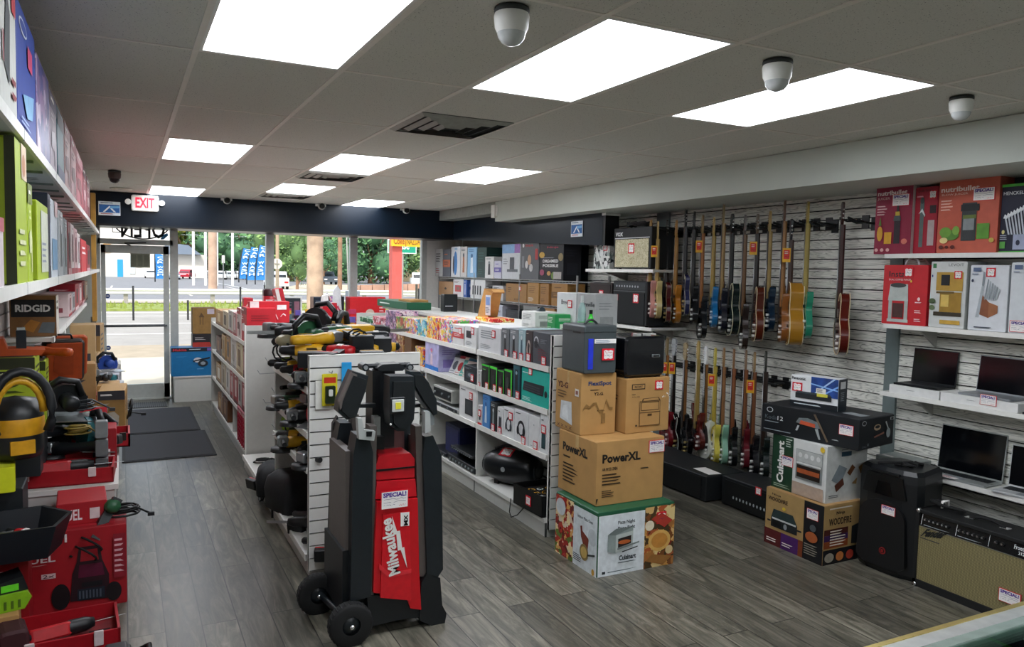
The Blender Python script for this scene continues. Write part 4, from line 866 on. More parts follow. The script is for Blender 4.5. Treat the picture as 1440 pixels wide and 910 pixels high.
# face on the -x side reads toward the camera; rot=-90 puts local F on -x and local R on -y
bx = carton('toaster_oven_carton', 'white and green toaster oven carton between the grill carton and the black carton', 'box', (4.235, 3.63, .392), .46, .38, .375, -PI/2, 'd6d8d6',
    faces={'F': [('r', 0, 0, .4, 1, '173a26'), ('t', .3, .18, .14, .92, '', 'ffffff') if 0 else ('r', .0, 0, .01, 1, '102418'), ('l', .26, .8, .38, .97, 'c8d4c8', 4), ('l', .05, .03, .38, .1, '9ab09a', 2),
                 ('r', .46, .3, .94, .84, '8c9190'), ('r', .47, .62, .93, .83, 'b4b8b6'), ('e', .54, .74, .035, .045, 'd8dad8'), ('e', .65, .74, .035, .045, 'd8dad8'), ('e', .76, .74, .035, .045, 'd8dad8'), ('e', .87, .74, .035, .045, 'd8dad8'), ('r', .48, .58, .92, .615, 'd6d8d6'), ('r', .49, .34, .91, .56, '221814'), ('r', .5, .42, .9, .5, 'a4532c'), ('r', .42, .02, .98, .24, 'b09c8c'), ('e', .94, .93, .04, .05, 'd8b83a')],
           'R': [('r', 0, 0, 1, 1, 'c9ccca'), ('r', .35, .8, .6, .88, '2a4a60'), ('l', .35, .9, .6, .93, '50585a', 1), ('p', [(.12, .4), (.3, .66), (.5, .58), (.34, .3)], '7f8a90'), ('p', [(.2, .3), (.4, .42), (.44, .3), (.25, .18)], '5a3226'), ('p', [(.5, .5), (.62, .64), (.7, .58), (.58, .44)], '6a4224'), ('p', [(.78, .58), (.95, .66), (.95, .5), (.84, .46)], '8a6a3a'), ('p', [(.62, .3), (.76, .4), (.74, .28)], '9a7a4a'), ('l', .06, .08, .3, .14, '50585a', 2)]})
FF = frame_for('F', .46, .38, .375)
m = MB(); VF = (FF[0]+FF[1]*.13+V3((0, 0, .30))*0+FF[2]*.12+FF[1]*.1, FF[2], -FF[1], FF[3]); m.text(VF, 0, 0, .78, .13, 'Cuisinart', .004, WHITE, .04); o = m.build('vertical_lettering', bx)
card(bx, 'special', FF, .3, .55, .085, asp=1.15)
bx = carton('outdoor_oven_carton', 'wide black carton picturing a folding-leg pizza oven, resting on the toaster oven carton', 'box', (4.275, 3.62, .769), .72, .42, .20, -PI/2+.16, '12171c',
    faces={'F': [('e', .09, .82, .035, .09, 'c9cfd2'), ('e', .09, .82, .028, .07, '12171c'), ('t', .04, .5, .17, .64, 'Koda', '59636a', .0), ('t', .18, .5, .24, .64, '12', 'd8dcde', .0), ('l', .04, .38, .22, .44, '8a9298', 1), ('l', .03, .1, .4, .16, '8a9298', 1),
                 ('p', [(.38, .55), (.41, .72), (.5, .76), (.6, .68), (.64, .5), (.6, .46)], '6f777a'), ('p', [(.42, .52), (.43, .65), (.58, .6), (.58, .48)], 'c8593a'), ('p', [(.38, .28), (.4, .46), (.42, .46), (.4, .28)], 'b8bec0'), ('p', [(.58, .44), (.62, .12), (.64, .12), (.61, .46)], '9aa0a2'), ('p', [(.56, .92), (.7, .08), (.72, .1), (.58, .94)], '6a5a4a'), ('p', [(.75, .2), (.82, .2), (.8, .23), (.76, .22)], 'b8bec0')],
           'R': [('e', .12, .86, .06, .08, 'c9cfd2'), ('e', .12, .86, .05, .06, '12171c'), ('e', .5, .66, .1, .1, 'b8a080'), ('e', .5, .68, .07, .05, '12171c'), ('p', [(.4, .38), (.7, .48), (.7, .42), (.42, .33)], '8a5a4a'), ('p', [(.72, .8), (.82, .5), (.85, .5), (.75, .82)], 'b8bec0'), ('e', .82, .42, .06, .16, '9aa4a8'), ('r', .86, .84, .97, .93, 'd8dcde'), ('r', .875, .85, .955, .92, '12171c'), ('t', .2, .12, .25, .2, '12', '9aa4a8'), ('l', .05, .08, .2, .14, '6a7278', 2)],
           'T': [('p', [(.72, .3), (.92, .25), (.95, .45), (.75, .5)], '8f969a')]})
card(bx, 'special', frame_for('F', .72, .42, .20), .88, .6, .085, asp=1.15)
bx = carton('disc_player_carton', 'small white and blue disc player carton standing on the black carton', 'box', (4.235, 3.66, .97), .34, .12, .215, -PI/2+.24, 'dfe2e4',
    faces={'F': [('r', 0, 0, 1, .18, '101820'), ('r', .44, .4, 1, 1, P('26488e', .4, noise=.5, scale=14)), ('p', [(.5, .42), (.95, 1), (.9, 1), (.46, .42)], 'a8c8f0'), ('p', [(.6, .4), (1, .8), (1, .74), (.66, .4)], '7aa8e8'), ('p', [(.44, .8), (1, .66), (1, .62), (.44, .76)], '8ab8f0'), ('t', .03, .86, .32, .95, 'Panasonic', '202428', .02), ('r', .12, .28, .88, .44, '20262a'), ('p', [(.12, .44), (.88, .44), (.84, .5), (.16, .5)], '3a444a'), ('l', .1, .05, .9, .13, 'c8d0d4', 1), ('r', .56, .5, .76, .66, 'e8e8e4'), ('l', .58, .52, .74, .64, '303438', 4), ('r', .58, .4, .8, .5, 'd8d04a')],
           'R': [('r', 0, 0, 1, 1, '16242e'), ('r', .2, .7, .8, .92, 'd8dcde'), ('l', .25, .3, .8, .6, '8a949a', 5)]})
card(bx, 'price', frame_for('F', .34, .12, .215), .15, .62, .06, asp=1.2)
# ================================================================== RIGHT WALL SHELF CARTONS
def shelf_box(name, lab, u0, u1, vt, x, z, d, col, faces, rot=-PI/2, cards=(), grp=None, dx=0.0, cat='box', mats=None):
    """carton whose face stands on the plane x, between the two image columns u0 (far) and u1 (near)"""
    zz = z+.12; y1 = y_at(u0, x, zz); y0 = y_at(u1, x, zz); ym = (y0+y1)/2; h = z_at(vt, x, ym)-z; w = abs(y1-y0)-.004
    cx = x+d/2+dx if rot < 0 else x-d/2+dx
    return carton(name, lab, cat, (cx, ym, z+.001), w, d, h, rot, col, faces, grp, cards, mats)
XS = 4.72
JG = 'juicer and kitchen cartons on the highest right shelf'
MAR = '8e1c3c'
def juicer_art(u, v, s, body, cup):
    return [('r', u, v, u+.22*s, v+.5*s, body), ('r', u+.03*s, v+.5*s, u+.19*s, v+.62*s, 'c8a83c' if cup != 1 else '3a4236'), ('r', u+.08*s, v+.62*s, u+.15*s, v+.85*s, '2a2e30'), ('p', [(u-.03*s, v+.44*s), (u+.25*s, v+.44*s), (u+.22*s, v+.54*s), (u, v+.54*s)], '4a5252')]
shelf_box('juicer_carton', 'maroon juicer carton with yellow juice picture, leftmost on the highest right shelf', 1229, 1281, 261, XS, 2.031, .2, MAR,
    {'F': [('t', .05, .86, .86, .93, 'nutribullet', 'f0dcd8', .03), ('t', .05, .79, .4, .835, 'JUICER', 'd8a8a8'), ('l', .06, .56, .36, .72, 'e0b8b8', 4)]+juicer_art(.55, .15, .75, '2c2228', 0)+[('e', .17, .3, .08, .11, 'd8a030'), ('p', [(.13, .42), (.17, .55), (.21, .42)], '5a7a30'), ('r', .3, .15, .5, .32, 'e0a828'), ('e', .85, .18, .08, .04, 'e07a6a'), ('e', .1, .06, .05, .025, 'e8b0b0'), ('e', .26, .06, .05, .025, 'e8b0b0'), ('e', .42, .06, .05, .025, 'e8b0b0')],
     'R': [('r', 0, 0, 1, 1, 'c9c4c0')]}, cards=[('special', 'F', .7, .78, .1, 0, 1.3)])
shelf_box('blender_carton', 'crimson immersion blender carton second on the highest right shelf', 1284, 1317, 263, XS+.02, 2.031, .2, 'a5182f',
    {'F': [('r', .25, .1, .42, .78, '5a6a68'), ('e', .33, .8, .09, .05, '3a4646'), ('r', .62, .12, .9, .5, 'b8a8a8'), ('r', .68, .6, .95, .72, '2a1a1e'), ('p', [(.2, .6), (.35, .68), (.5, .58), (.48, .55), (.34, .63)], 'd8e0e0'), ('t', .1, .92, .7, .97, 'Quik Stix', '5a0f1c'), ('l', .1, .83, .5, .88, 'd88a94', 1)]}, cards=[('price', 'F', .78, .88, .055)])
shelf_box('slow_juicer_carton', 'large salmon-orange slow juicer carton on the highest right shelf', 1317, 1403, 249, XS-.02, 2.031, .22, 'c8604a',
    {'F': [('t', .04, .82, .68, .89, 'nutribullet', 'f4ded4', .03), ('t', .05, .765, .5, .8, 'SLOW JUICER', 'f0c8b8'), ('l', .05, .56, .26, .72, 'f0c0b0', 4), ('r', .42, .16, .66, .66, '363c3e'), ('r', .4, .55, .7, .64, '20262a'), ('r', .45, .3, .63, .5, '8f9698'), ('r', .44, .45, .66, .5, '6a7a3a'), ('r', .68, .18, .88, .38, '5f9a34'), ('e', .24, .24, .15, .07, '5a8a34'), ('e', .16, .28, .1, .07, '6fa03c'), ('e', .34, .3, .06, .06, '86b44c'), ('e', .14, .17, .07, .04, 'e8d490'), ('e', .1, .08, .04, .025, '5a1c14'), ('e', .2, .08, .03, .02, '5a1c14'), ('e', .3, .08, .04, .025, '5a1c14'), ('e', .93, .16, .04, .03, 'c8b050')],
     'R': [('r', 0, 0, 1, 1, 'b85a48')]}, cards=[('special', 'F', .76, .76, .1, 0, 1.35)])
shelf_box('knife_set_carton', 'dark blue knife block carton with bright green top edge, right end of the highest shelf', 1404, 1478, 257, XS, 2.031, .2, '141b34',
    {'F': [('r', 0, .96, 1, 1, '4fb840'), ('r', 0, 0, 1, .02, '4fb840'), ('t', .06, .84, .5, .89, 'HENCKELS', 'e8ecf0', .01), ('r', .3, .04, .8, .26, 'a8b0cc'), ('e', .4, .14, .04, .04, '1c2440'), ('r', .04, .06, .15, .16, '58a848'), ('e', .1, .3, .03, .03, 'e0d890'), ('l', .04, .18, .2, .26, 'c0c8d8', 3)]+
     [('p', [(.2+.06*k, .26), (.12+.06*k, .5+.02*k), (.145+.06*k, .52+.02*k), (.235+.06*k, .26)], 'c9d0da') for k in range(8)]+[('p', [(.1+.06*k, .5+.02*k), (.13+.06*k, .56+.02*k), (.2+.06*k, .52+.02*k), (.17+.06*k, .49+.02*k)], 'e8ecf0') for k in range(7)]})
shelf_box('air_brush_carton', 'dark translucent plastic carton lying behind the green-edged carton top right', 1405, 1450, 247, XS+.12, 2.031, .06, '39444a', {})
t = shelf_box('coffee_maker_carton', 'bright red coffee maker carton, leftmost on the second right shelf', 1240, 1303, 373, XS-.015, 1.551, .2, 'c5202a',
    {'F': [('t', .14, .8, .5, .9, 'Insta', '20242a', .01), ('t', .14, .74, .64, .77, 'DUAL COFFEE MAKER', 'f0d8d8', .0), ('p', [(.14, .4), (.18, .68), (.58, .68), (.6, .4)], 'b9c0bc'), ('r', .16, .08, .24, .4, 'aab2ae'), ('r', .52, .08, .6, .4, 'aab2ae'), ('r', .14, .04, .62, .09, 'b9c0bc'), ('r', .26, .12, .5, .36, '4a2a28'), ('e', .37, .66, .18, .04, '3a4040'), ('e', .84, .44, .03, .03, 'f0d0d0'), ('l', .76, .36, .94, .4, 'f0d0d0', 1), ('l', .76, .2, .94, .26, 'f0d0d0', 2), ('l', .76, .06, .94, .12, 'f0d0d0', 2), ('e', .66, .73, .02, .02, 'e8c040')]}, cards=[('price', 'F', .58, .88, .065)])
m = MB(); m.tube([(-.0+.05*math.cos(a), -.06, .0+.05*math.sin(a)) for a in [PI*k/8 for k in range(9)]], .006, P('c8d0d4', .4)); o = m.build('carry_handle', t, (.02, 0, t.dimensions.z if t.dimensions.z else .34)); 
shelf_box('air_fryer_carton', 'gold and silver appliance carton second on the second right shelf', 1306, 1357, 368, XS-.01, 1.551, .2, 'cfd2d0',
    {'F': [('t', .5, .93, .92, .97, 'LEVOIT', '50585a', .0), ('r', .06, .9, .16, .97, '3a7a4a'), ('r', .18, .56, .92, .84, 'b8923c'), ('r', .3, .24, .9, .54, 'a07c2c'), ('r', .14, .18, .92, .24, '3a3224'), ('r', .32, .64, .56, .8, '14181c'), ('r', .34, .32, .56, .5, 'd8b860'), ('r', .2, .52, .7, .55, '6a5420'), ('r', .34, .06, .9, .12, 'c8a040'), ('e', .1, .4, .1, .04, '4a5a3a'), ('e', .1, .3, .08, .04, '5a6a48'), ('e', .08, .78, .02, .02, '28407a')],
     'R': [('r', 0, 0, 1, 1, 'b8bcb8')]}, cards=[('price', 'F', .78, .8, .05)])
def knife_art(u, v, s):
    return [('p', [(u, v+.05*s), (u+.25*s, v), (u+.25*s, v+.25*s), (u, v+.4*s)], '8a5234'), ('p', [(u+.25*s, v), (u+.5*s, v+.08*s), (u+.5*s, v+.2*s), (u+.25*s, v+.25*s)], '9c6440'), ('p', [(u-.1*s, v-.0*s), (u, v), (u+.1*s, v+.5*s), (u+.04*s, v+.52*s)], 'aeb6bc'), ('p', [(u+.04*s, v+.52*s), (u+.1*s, v+.5*s), (u+.12*s, v+.72*s), (u+.06*s, v+.74*s)], '8b949a')]+[('p', [(u+(.12+.06*k)*s, v+.3*s), (u+(.2+.065*k)*s, v+(.62-.03*k)*s), (u+(.23+.065*k)*s, v+(.61-.03*k)*s), (u+(.15+.06*k)*s, v+.28*s)], ['8b949a', 'a8b0b4'][k % 2]) for k in range(6)]
shelf_box('knife_set_carton', 'pale carton picturing a wooden knife block, beside the gold appliance carton', 1361, 1416, 373, XS, 1.551, .2, 'd9dde2',
    {'F': knife_art(.3, .2, .95)+[('r', .1, .9, .3, .96, '5a6a8a'), ('l', .08, .84, .3, .88, '8a94a8', 1), ('e', .1, .76, .03, .025, '20304a'), ('l', .2, .03, .8, .07, '404a5a', 1)]}, cards=[('price', 'F', .55, .89, .055)])
shelf_box('knife_set_carton', 'pale knife carton at the right picture edge, price card at its bottom', 1418, 1478, 369, XS, 1.551, .2, 'd3d8dc',
    {'F': knife_art(.5, .25, .9)+[('r', .1, .9, .3, .96, '5a6a8a'), ('l', .08, .84, .3, .88, '8a94a8', 1)]}, cards=[('special', 'F', .3, .1, .085, 0, 1.35)])
# laptops on white boxes
def laptop(name, lab, x, y, z, w, dep, lh, ang, rot, body, kbd=True, screen='06080c', grp='open laptops on the right wall shelves', cards_=()):
    t = thing(name, lab, 'laptop', (x, y, z), rot, grp); h = lh
    m = MB(); m.rbox((-w/2, -dep/2, 0), (w/2, dep/2, .014), .006, P(body, .4, .3)); m.build('base', t)
    if kbd:
        m = MB(); r_ = 5; cN = 13
        for i in range(r_):
            for j in range(cN): m.box((-w*.44+j*w*.88/cN, -dep*.05+i*dep*.095, .014), (-w*.44+(j+.82)*w*.88/cN, -dep*.05+(i+.78)*dep*.095, .0165), P('1b1e22', .5))
        m.build('keyboard', t); m = MB(); m.box((-w*.15, -dep*.42, .014), (w*.15, -dep*.12, .0146), P('8a8f94', .4) if body != '15181b' else P('25282c', .4)); m.build('touchpad', t)
    X = TR(0, dep/2-.005, .012) @ rotx(-ang)
    m = MB(); m.rbox((-w/2, 0, 0), (w/2, .008, h), .008, P(body, .4, .3), X); m.build('lid', t)
    m = MB(); m.box((-w/2+.006, -.0012, .012), (w/2-.006, 0.0005, h-.007), P(screen, .12), X); 
    m.build('screen', t)
    return t
WB = 'e3e4e2'
XL_ = 4.71
def flatbox(name, lab, u0, u1, x, z, d, h, col, faces, cards=()):
    y1 = y_at(u0, x, z+.03); y0 = y_at(u1, x, z+.03); return carton(name, lab, 'box', (x+d/2, (y0+y1)/2, z+.001), y1-y0-.004, d, h, -PI/2, col, faces, 'flat white laptop boxes', cards), (y0+y1)/2
o, y = flatbox('laptop_box', 'flat white laptop box under the left open laptop on the right wall', 1250, 1321, 4.70, 1.08, .22, .058, WB, {'F': [('l', .36, .5, .56, .62, '707478', 1)]})
laptop('laptop', 'black open laptop with blank screen, on the left flat white box', 4.805, y-.0, 1.14, .32, .19, .235, .1, -PI/2, '15181b', True)
o, y = flatbox('laptop_box', 'flat white laptop box under the second open laptop, with a SPECIAL card in front', 1322, 1432, 4.70, 1.08, .22, .058, WB, {'F': [('l', .36, .5, .5, .6, '707478', 1)], 'R': [('e', .4, .5, .05, .2, '303438')]}, [('special', 'F', .64, .9, .08, 0, 1.25)])
laptop('laptop', 'silver-edged open laptop with black screen, second from the left on the upper laptop shelf', 4.80, y-.03, 1.14, .33, .18, .235, .12, -PI/2-.04, '8f9499', False)
laptop('laptop', 'black laptop mostly cut off by the right picture edge on the upper laptop shelf', 4.80, 2.42, 1.081, .34, .19, .235, .12, -PI/2, '15181b', True)
t = laptop('laptop', 'large silver open laptop with dark screen on the lowest right shelf', 4.79, 2.99, .586, .42, .2, .30, .12, -PI/2+.04, '9da2a0')
m = MB(); m.box((-.09, -.112, .014), (.03, -.06, .0152), PAPER); art(m, (V3((-.09, -.112, .015)), V3((.12, 0, 0)), V3((0, .052, 0)), V3((0, 0, 1))), [('l', .05, .1, .95, .9, 'a03040', 3)]); m.build('price_label', t)
laptop('laptop', 'silver laptop standing open at the right end of the lowest right shelf', 4.79, 2.55, .586, .36, .2, .26, .1, -PI/2+.08, 'c9ccce')
m = MB(); m.rbox((-.14, -.1, 0), (.14, .1, .045), .008, P('8f9694', .4, .3)); art(m, frame_for('T', .28, .2, .045), [('r', .1, .1, .4, .25, 'e8e4e2')]); m.box((-.13, -.101, .012), (.13, -.1, .016), P('5a6260', .4)); tag(m.build('disc_player', None, (4.80, 3.40, .586), -PI/2), 'flat grey disc player at the left end of the lowest right shelf', 'disc player')
m = MB(); m.tube([(4.86+.03*math.cos(k*.9)*(1-.02*k), 3.2+.05*math.sin(k*.9)+.004*k, .6+.012*math.sin(k*2.1)) for k in range(26)], .004, P('101214', .5), 5); tag(m.build('power_cord'), 'small black coiled power cord beside the grey disc player', 'cord')
# ================================================================== PA SPEAKER + COMBO AMPLIFIER
t = thing('speaker', 'tall black moulded loudspeaker on the floor between the grill carton and the amplifier', 'loudspeaker', (4.45, 3.14, 0), -PI/2+.03)
SB = P('101316', .4, noise=.1, scale=80, bump=.1)
m = MB()
outline = [(-.19, 0), (.19, 0), (.205, .03), (.205, .58), (.195, .64), (.16, .675), (-.16, .675), (-.195, .64), (-.205, .58), (-.205, .03)]
pl = [(-.21, -.1), (-.195, -.155), (-.12, -.185), (0, -.195), (.12, -.185), (.195, -.155), (.21, -.1), (.15, .17), (-.15, .17)]
vs = []; lv = [(0, .93), (.03, 1.0), (.60, 1.0), (.65, .97), (.675, .88)]
for z, s_ in lv: vs += [(x*s_, y*s_, z) for x, y in pl]
n = len(pl); fs = [(k*n+i, k*n+(i+1) % n, (k+1)*n+(i+1) % n, (k+1)*n+i) for k in range(len(lv)-1) for i in range(n)]+[tuple(reversed(range(n))), tuple((len(lv)-1)*n+i for i in range(n))]
m.add(vs, fs, SB); m.build('cabinet', t)
m = MB(); g = []
for k in range(17): a = -PI*.0+PI*k/16; g.append((.155*math.cos(a), .36+.11*math.sin(a)))
g += [(-.17, .08), (-.12, .045), (.12, .045), (.17, .08)]
m.prism(g, -.206, -.19, P('0a0c0e', .55, noise=.3, scale=300)); m.build('grille', t)
m = MB(); m.prism([(-.15, .5), (.15, .5), (.12, .63), (-.12, .63)], -.197, -.18, P('0c0e10', .3)); m.prism([(-.06, .5), (.06, .5), (.04, .585), (-.04, .585)], -.199, -.196, P('05060a', .2)); m.build('horn', t)
m = MB(); m.cyl((.02, -.207, .15), (.02, -.21, .15), .022, P('8a1f22', .4), n=16); m.cyl((.02, -.208, .15), (.02, -.2115, .15), .016, P('0a0c0e', .4), n=16); m.box((.012, -.212, .14), (.028, -.211, .16), P('8a1f22', .4)); m.build('round_badge', t)
m = MB(); m.rbox((-.1, -.2, .64), (.1, .1, .652), .004, SB); m.build('top_recess', t)
card(t, 'special', (V3((-.2, -.207, 0)), V3((.4, 0, 0)), V3((0, 0, .67)), V3((0, -1, 0))), .62, .62, .07, asp=1.35)
m = MB(); m.tube([(4.36+.012*k, 3.1+.05*math.sin(k*1.3), .684+.008*math.cos(k*2)) for k in range(16)], .008, RUB, 6); m.tube([(4.3, 3.22, .685), (4.38, 3.16, .69), (4.5, 3.12, .688)], .01, RUB, 6); tag(m.build('power_cord'), 'black power cord bundle lying on top of the tall loudspeaker', 'cord')
# combo amp: front plane x=4.26, far end y=2.93
t = thing('guitar_amplifier', 'black combo amplifier with large gold woven grille and script badge in front of the counter', 'amplifier', (4.39, 2.565, 0), -PI/2)
w2 = .355; m = MB(); TOL = P('0f1112', .65, noise=.3, scale=200, bump=.3)
m.box((-w2, -.12, .02), (-w2+.02, .13, .475), TOL); m.box((w2-.02, -.12, .02), (w2, .13, .475), TOL); m.rbox((-w2, -.12, .455), (w2, .13, .475), .006, TOL); m.box((-w2, -.12, .0), (w2, .13, .045), TOL); m.box((-w2+.02, -.02, .04), (w2-.02, .12, .46), TOL); m.build('cabinet', t)
def cloth_mat():
    m, nt, b = newmat('grille_cloth'); tc = nt.nodes.new('ShaderNodeTexCoord'); w1 = nt.nodes.new('ShaderNodeTexWave'); w2_ = nt.nodes.new('ShaderNodeTexWave')
    w1.inputs['Scale'].default_value = 42; w2_.inputs['Scale'].default_value = 42; w2_.bands_direction = 'Z'; w1.inputs['Distortion'].default_value = .6; w2_.inputs['Distortion'].default_value = .6
    nt.links.new(tc.outputs['Object'], w1.inputs['Vector']); nt.links.new(tc.outputs['Object'], w2_.inputs['Vector'])
    ml = nt.nodes.new('ShaderNodeMath'); ml.operation = 'MULTIPLY'; nt.links.new(w1.outputs['Fac'], ml.inputs[0]); nt.links.new(w2_.outputs['Fac'], ml.inputs[1])
    r = nt.nodes.new('ShaderNodeValToRGB'); r.color_ramp.elements[0].color = lin('5e5638'); r.color_ramp.elements[1].color = lin('a59a6c'); r.color_ramp.elements[1].position = .6
    nt.links.new(ml.outputs[0], r.inputs['Fac']); nt.links.new(r.outputs[0], b.inputs['Base Color']); b.inputs['Roughness'].default_value = .8
    return m
CL = cloth_mat()
m = MB(); m.box((-w2+.02, -.112, .045), (w2-.02, -.1, .375), CL); m.build('grille_cloth', t)
m = MB(); m.box((-w2+.02, -.114, .372), (w2-.02, -.108, .378), CHROME); m.build('silver_piping', t)
m = MB(); m.add([(-w2+.02, -.118, .378), (w2-.02, -.118, .378), (w2-.02, -.10, .455), (-w2+.02, -.10, .455)], [(0, 1, 2, 3)], P('0a0c0e', .25)); m.box((-w2+.02, -.1, .378), (w2-.02, -.0, .455), TOL)
F = (V3((-w2+.02, -.119, .378)), V3((2*w2-.04, 0, 0)), V3((0, .018, .077)), V3((0, -1, .1)).normalized())
art(m, F, [('r', .02, .1, .024, .9, 'd8dadc'), ('r', .34, .1, .344, .9, 'd8dadc'), ('r', .62, .1, .624, .9, 'd8dadc'), ('t', .82, .5, .95, .8, 'Frontman', 'd8dcde', .02), ('t', .86, .2, .93, .42, '212R', 'd8dcde', .02), ('l', .05, .08, .3, .2, '8a9094', 1), ('l', .36, .08, .6, .2, '8a9094', 1)]); m.build('control_panel', t)
for u in (.06, .1, .14, .18, .22, .26, .37, .41, .45, .49, .53, .57, .68, .73):
    m = MB(); p = F[0]+F[1]*u+F[2]*.55; m.cyl(p, p+F[3]*.014, .009, P('1a1c1e', .4), n=12); m.cyl(p+F[3]*.014, p+F[3]*.0155, .006, CHROME, n=10); m.build('knob', t)
m = MB(); m.text((V3((-w2+.03, -.113, .31)), V3((.14, 0, .03)), V3((0, 0, .05)), V3((0, -1, 0))), 0, 0, 1, 1, 'Fender', .001, P('2a2c2c', .3, .3), .05, .3); m.box((-w2+.03, -.1125, .302), (-w2+.15, -.112, .307), P('20242a', .4)); m.build('script_badge', t)
for x in (-.1, .1): m = MB(); m.rbox((x-.025, -.02, .475), (x+.025, .02, .481), .003, CHROME); m.build('handle_bracket', t)
m = MB(); m.tube([(-.1+.2*k/8, 0, .48+.02*math.sin(PI*k/8)) for k in range(9)], .009, RUB); m.build('handle', t)
for x in (-w2+.012, w2-.012):
    for z in (.012, .465): m = MB(); m.ball((x, -.112, z), (.018, .014, .016), CHROME, 8); m.build('corner_cap', t)
card(t, 'special', (V3((-w2, -.116, 0)), V3((2*w2, 0, 0)), V3((0, 0, .47)), V3((0, -1, 0))), .80, .31, .09, asp=1.3)
m = MB(); m.tube([(4.40+.035*math.cos(k*.55), 2.83-.09*math.sin(k*.55)*1.0-.001*k, .49+.014*(k % 11)/5) for k in range(46)], .007, RUB, 6); m.tube([(4.37, 2.825, .49), (4.37, 2.825, .53), (4.43, 2.825, .53), (4.43, 2.825, .49)], .008, PAPER, 6)
tag(m.build('power_cord'), 'thick black cable coil tied with a pale band on top of the gold-grille amplifier', 'cord')
# ================================================================== AMPS ON LEFT SHELVES AND HEADS ON FLOOR
def amp(name, lab, x, y0, y1, z0, z1, d, grille, art_items=(), grp=None, top=.2, cards_=(), gh=(.06, .72), cabc='14181b'):
    w = y1-y0; h = z1-z0; t = thing(name, lab, 'amplifier', (x+d/2, (y0+y1)/2, z0), -PI/2, grp)
    m = MB(); m.rbox((-w/2, -d/2, .01), (w/2, d/2, h), .012, P(cabc, .6, noise=.2, scale=150)); m.build('cabinet', t)
    m = MB(); m.box((-w*.44, -d/2-.006, h*gh[0]), (w*.44, -d/2, h*gh[1]), grille); m.build('grille', t)
    F = frame_for('F', w, d, h); F = (F[0]+V3((0, -.003, 0)), F[1], F[2], F[3])
    if art_items: m = MB(); art(m, F, art_items); m.build('front_panel', t)
    for sx in (-1, 1): m = MB(); m.cyl((sx*w*.4, -d*.35, 0), (sx*w*.4, -d*.35, .012), .015, RUB); m.build('foot', t)
    for c in cards_: card(t, c[0], F, c[1], c[2], c[3])
    return t
CREAM = PH(['c9c2a0', 'b9b08a', '8f8860', 'd8d2b4'], 90)
amp('guitar_amplifier', 'small black amplifier with cream diamond grille on the upper wall shelf', 4.5, 5.92, 6.55, 1.906, 2.32, .3, CREAM, [('r', .04, .74, .96, .76, 'c8ccce'), ('t', .06, .8, .26, .9, 'VOX', 'e0e4e4', .03)], cards_=[('price', .5, .5, .1)], gh=(.05, .72))
bx = carton('cymbal_case', 'white and black patterned carton left of the cream-grille amplifier', 'box', (4.62, 6.86, 1.906), .3, .12, .28, -PI/2, PH(['d8dad6', '20262a', '8a9690', 'c9ccc8'], 22), {'F': [('e', .5, .6, .13, .13, 'dfe2e0'), ('p', [(.1, .85), (.5, .1), (.56, .12), (.18, .9)], 'e4e6e2'), ('p', [(.9, .85), (.5, .1), (.45, .12), (.82, .9)], 'd4d6d2'), ('e', .8, .2, .12, .12, 'dfe2e0')]}, cards=[('price', 'F', .75, .82, .07)])
amp('guitar_amplifier', 'black closed-back practice amplifier on the lower wall shelf left of the guitars', 4.49, 5.95, 6.52, 1.346, 1.79, .3, P('131719', .8, noise=.2, scale=200), [('r', .04, .8, .96, .96, '20262a')]+[('e', .12+.08*k, .88, .02, .025, '9aa0a2') for k in range(9)]+[('r', .03, .77, .97, .775, '8a9094')], cards_=[('price', .7, .62, .09), ('price', .12, .62, .06)], gh=(.05, .74))
t = amp('speaker_cabinet', 'slanted dark brown speaker cabinet beside the practice amplifier, lower wall shelf', 4.5, 6.56, 6.98, 1.346, 1.76, .24, P('332c2a', .8, noise=.2, scale=150), cards_=[('price', .55, .72, .08)], gh=(.04, .96), cabc='2b2624')
m = MB(); m.tube([(4.6+.1*math.cos(k*.7), 6.25+.16*math.sin(k*.7), 2.335+.01*(k % 5)) for k in range(40)], .007, RUB, 5); m.box((4.56, 6.1, 2.322), (4.64, 6.24, 2.36), P('101416', .5)); tag(m.build('power_cord'), 'coiled black cable and plug on top of the cream-grille amplifier', 'cord')
# amp heads on the floor
y0, y1 = 4.26, 5.0
amp('amplifier_head', 'long low black amplifier head on the floor under the guitars, nearest the camera', 4.33, 3.98, 4.66, 0, .24, .32, P('0c0f11', .5), [('r', .05, .2, .95, .55, '1c2226')]+[('e', .1+.055*k, .38, .012, .05, 'aab2b4') for k in range(16)], gh=(.1, .9), cards_=[('price', .6, .9, .06)])
t = amp('speaker_cabinet', 'long flat black speaker cabinet lying on the floor below the black guitars', 4.22, 4.72, 5.75, 0, .22, .42, P('0c0f11', .6), [('e', .5, .75, .05, .1, '30383c'), ('l', .04, .1, .96, .2, '2a3236', 1)], gh=(.12, .92))
m = MB(); m.add([(-.12, -.1, 0), (.1, -.12, 0), (.12, .0, 0), (-.1, .02, 0), (-.12, -.1, .001), (.1, -.12, .001), (.12, .0, .001), (-.1, .02, .001)], [(4, 5, 6, 7), (3, 2, 1, 0)], PAPER); tag(m.build('paper_sheet', None, (4.4, 4.86, .2215), -PI/2), 'white paper sheet on the flat black speaker cabinet', 'paper')
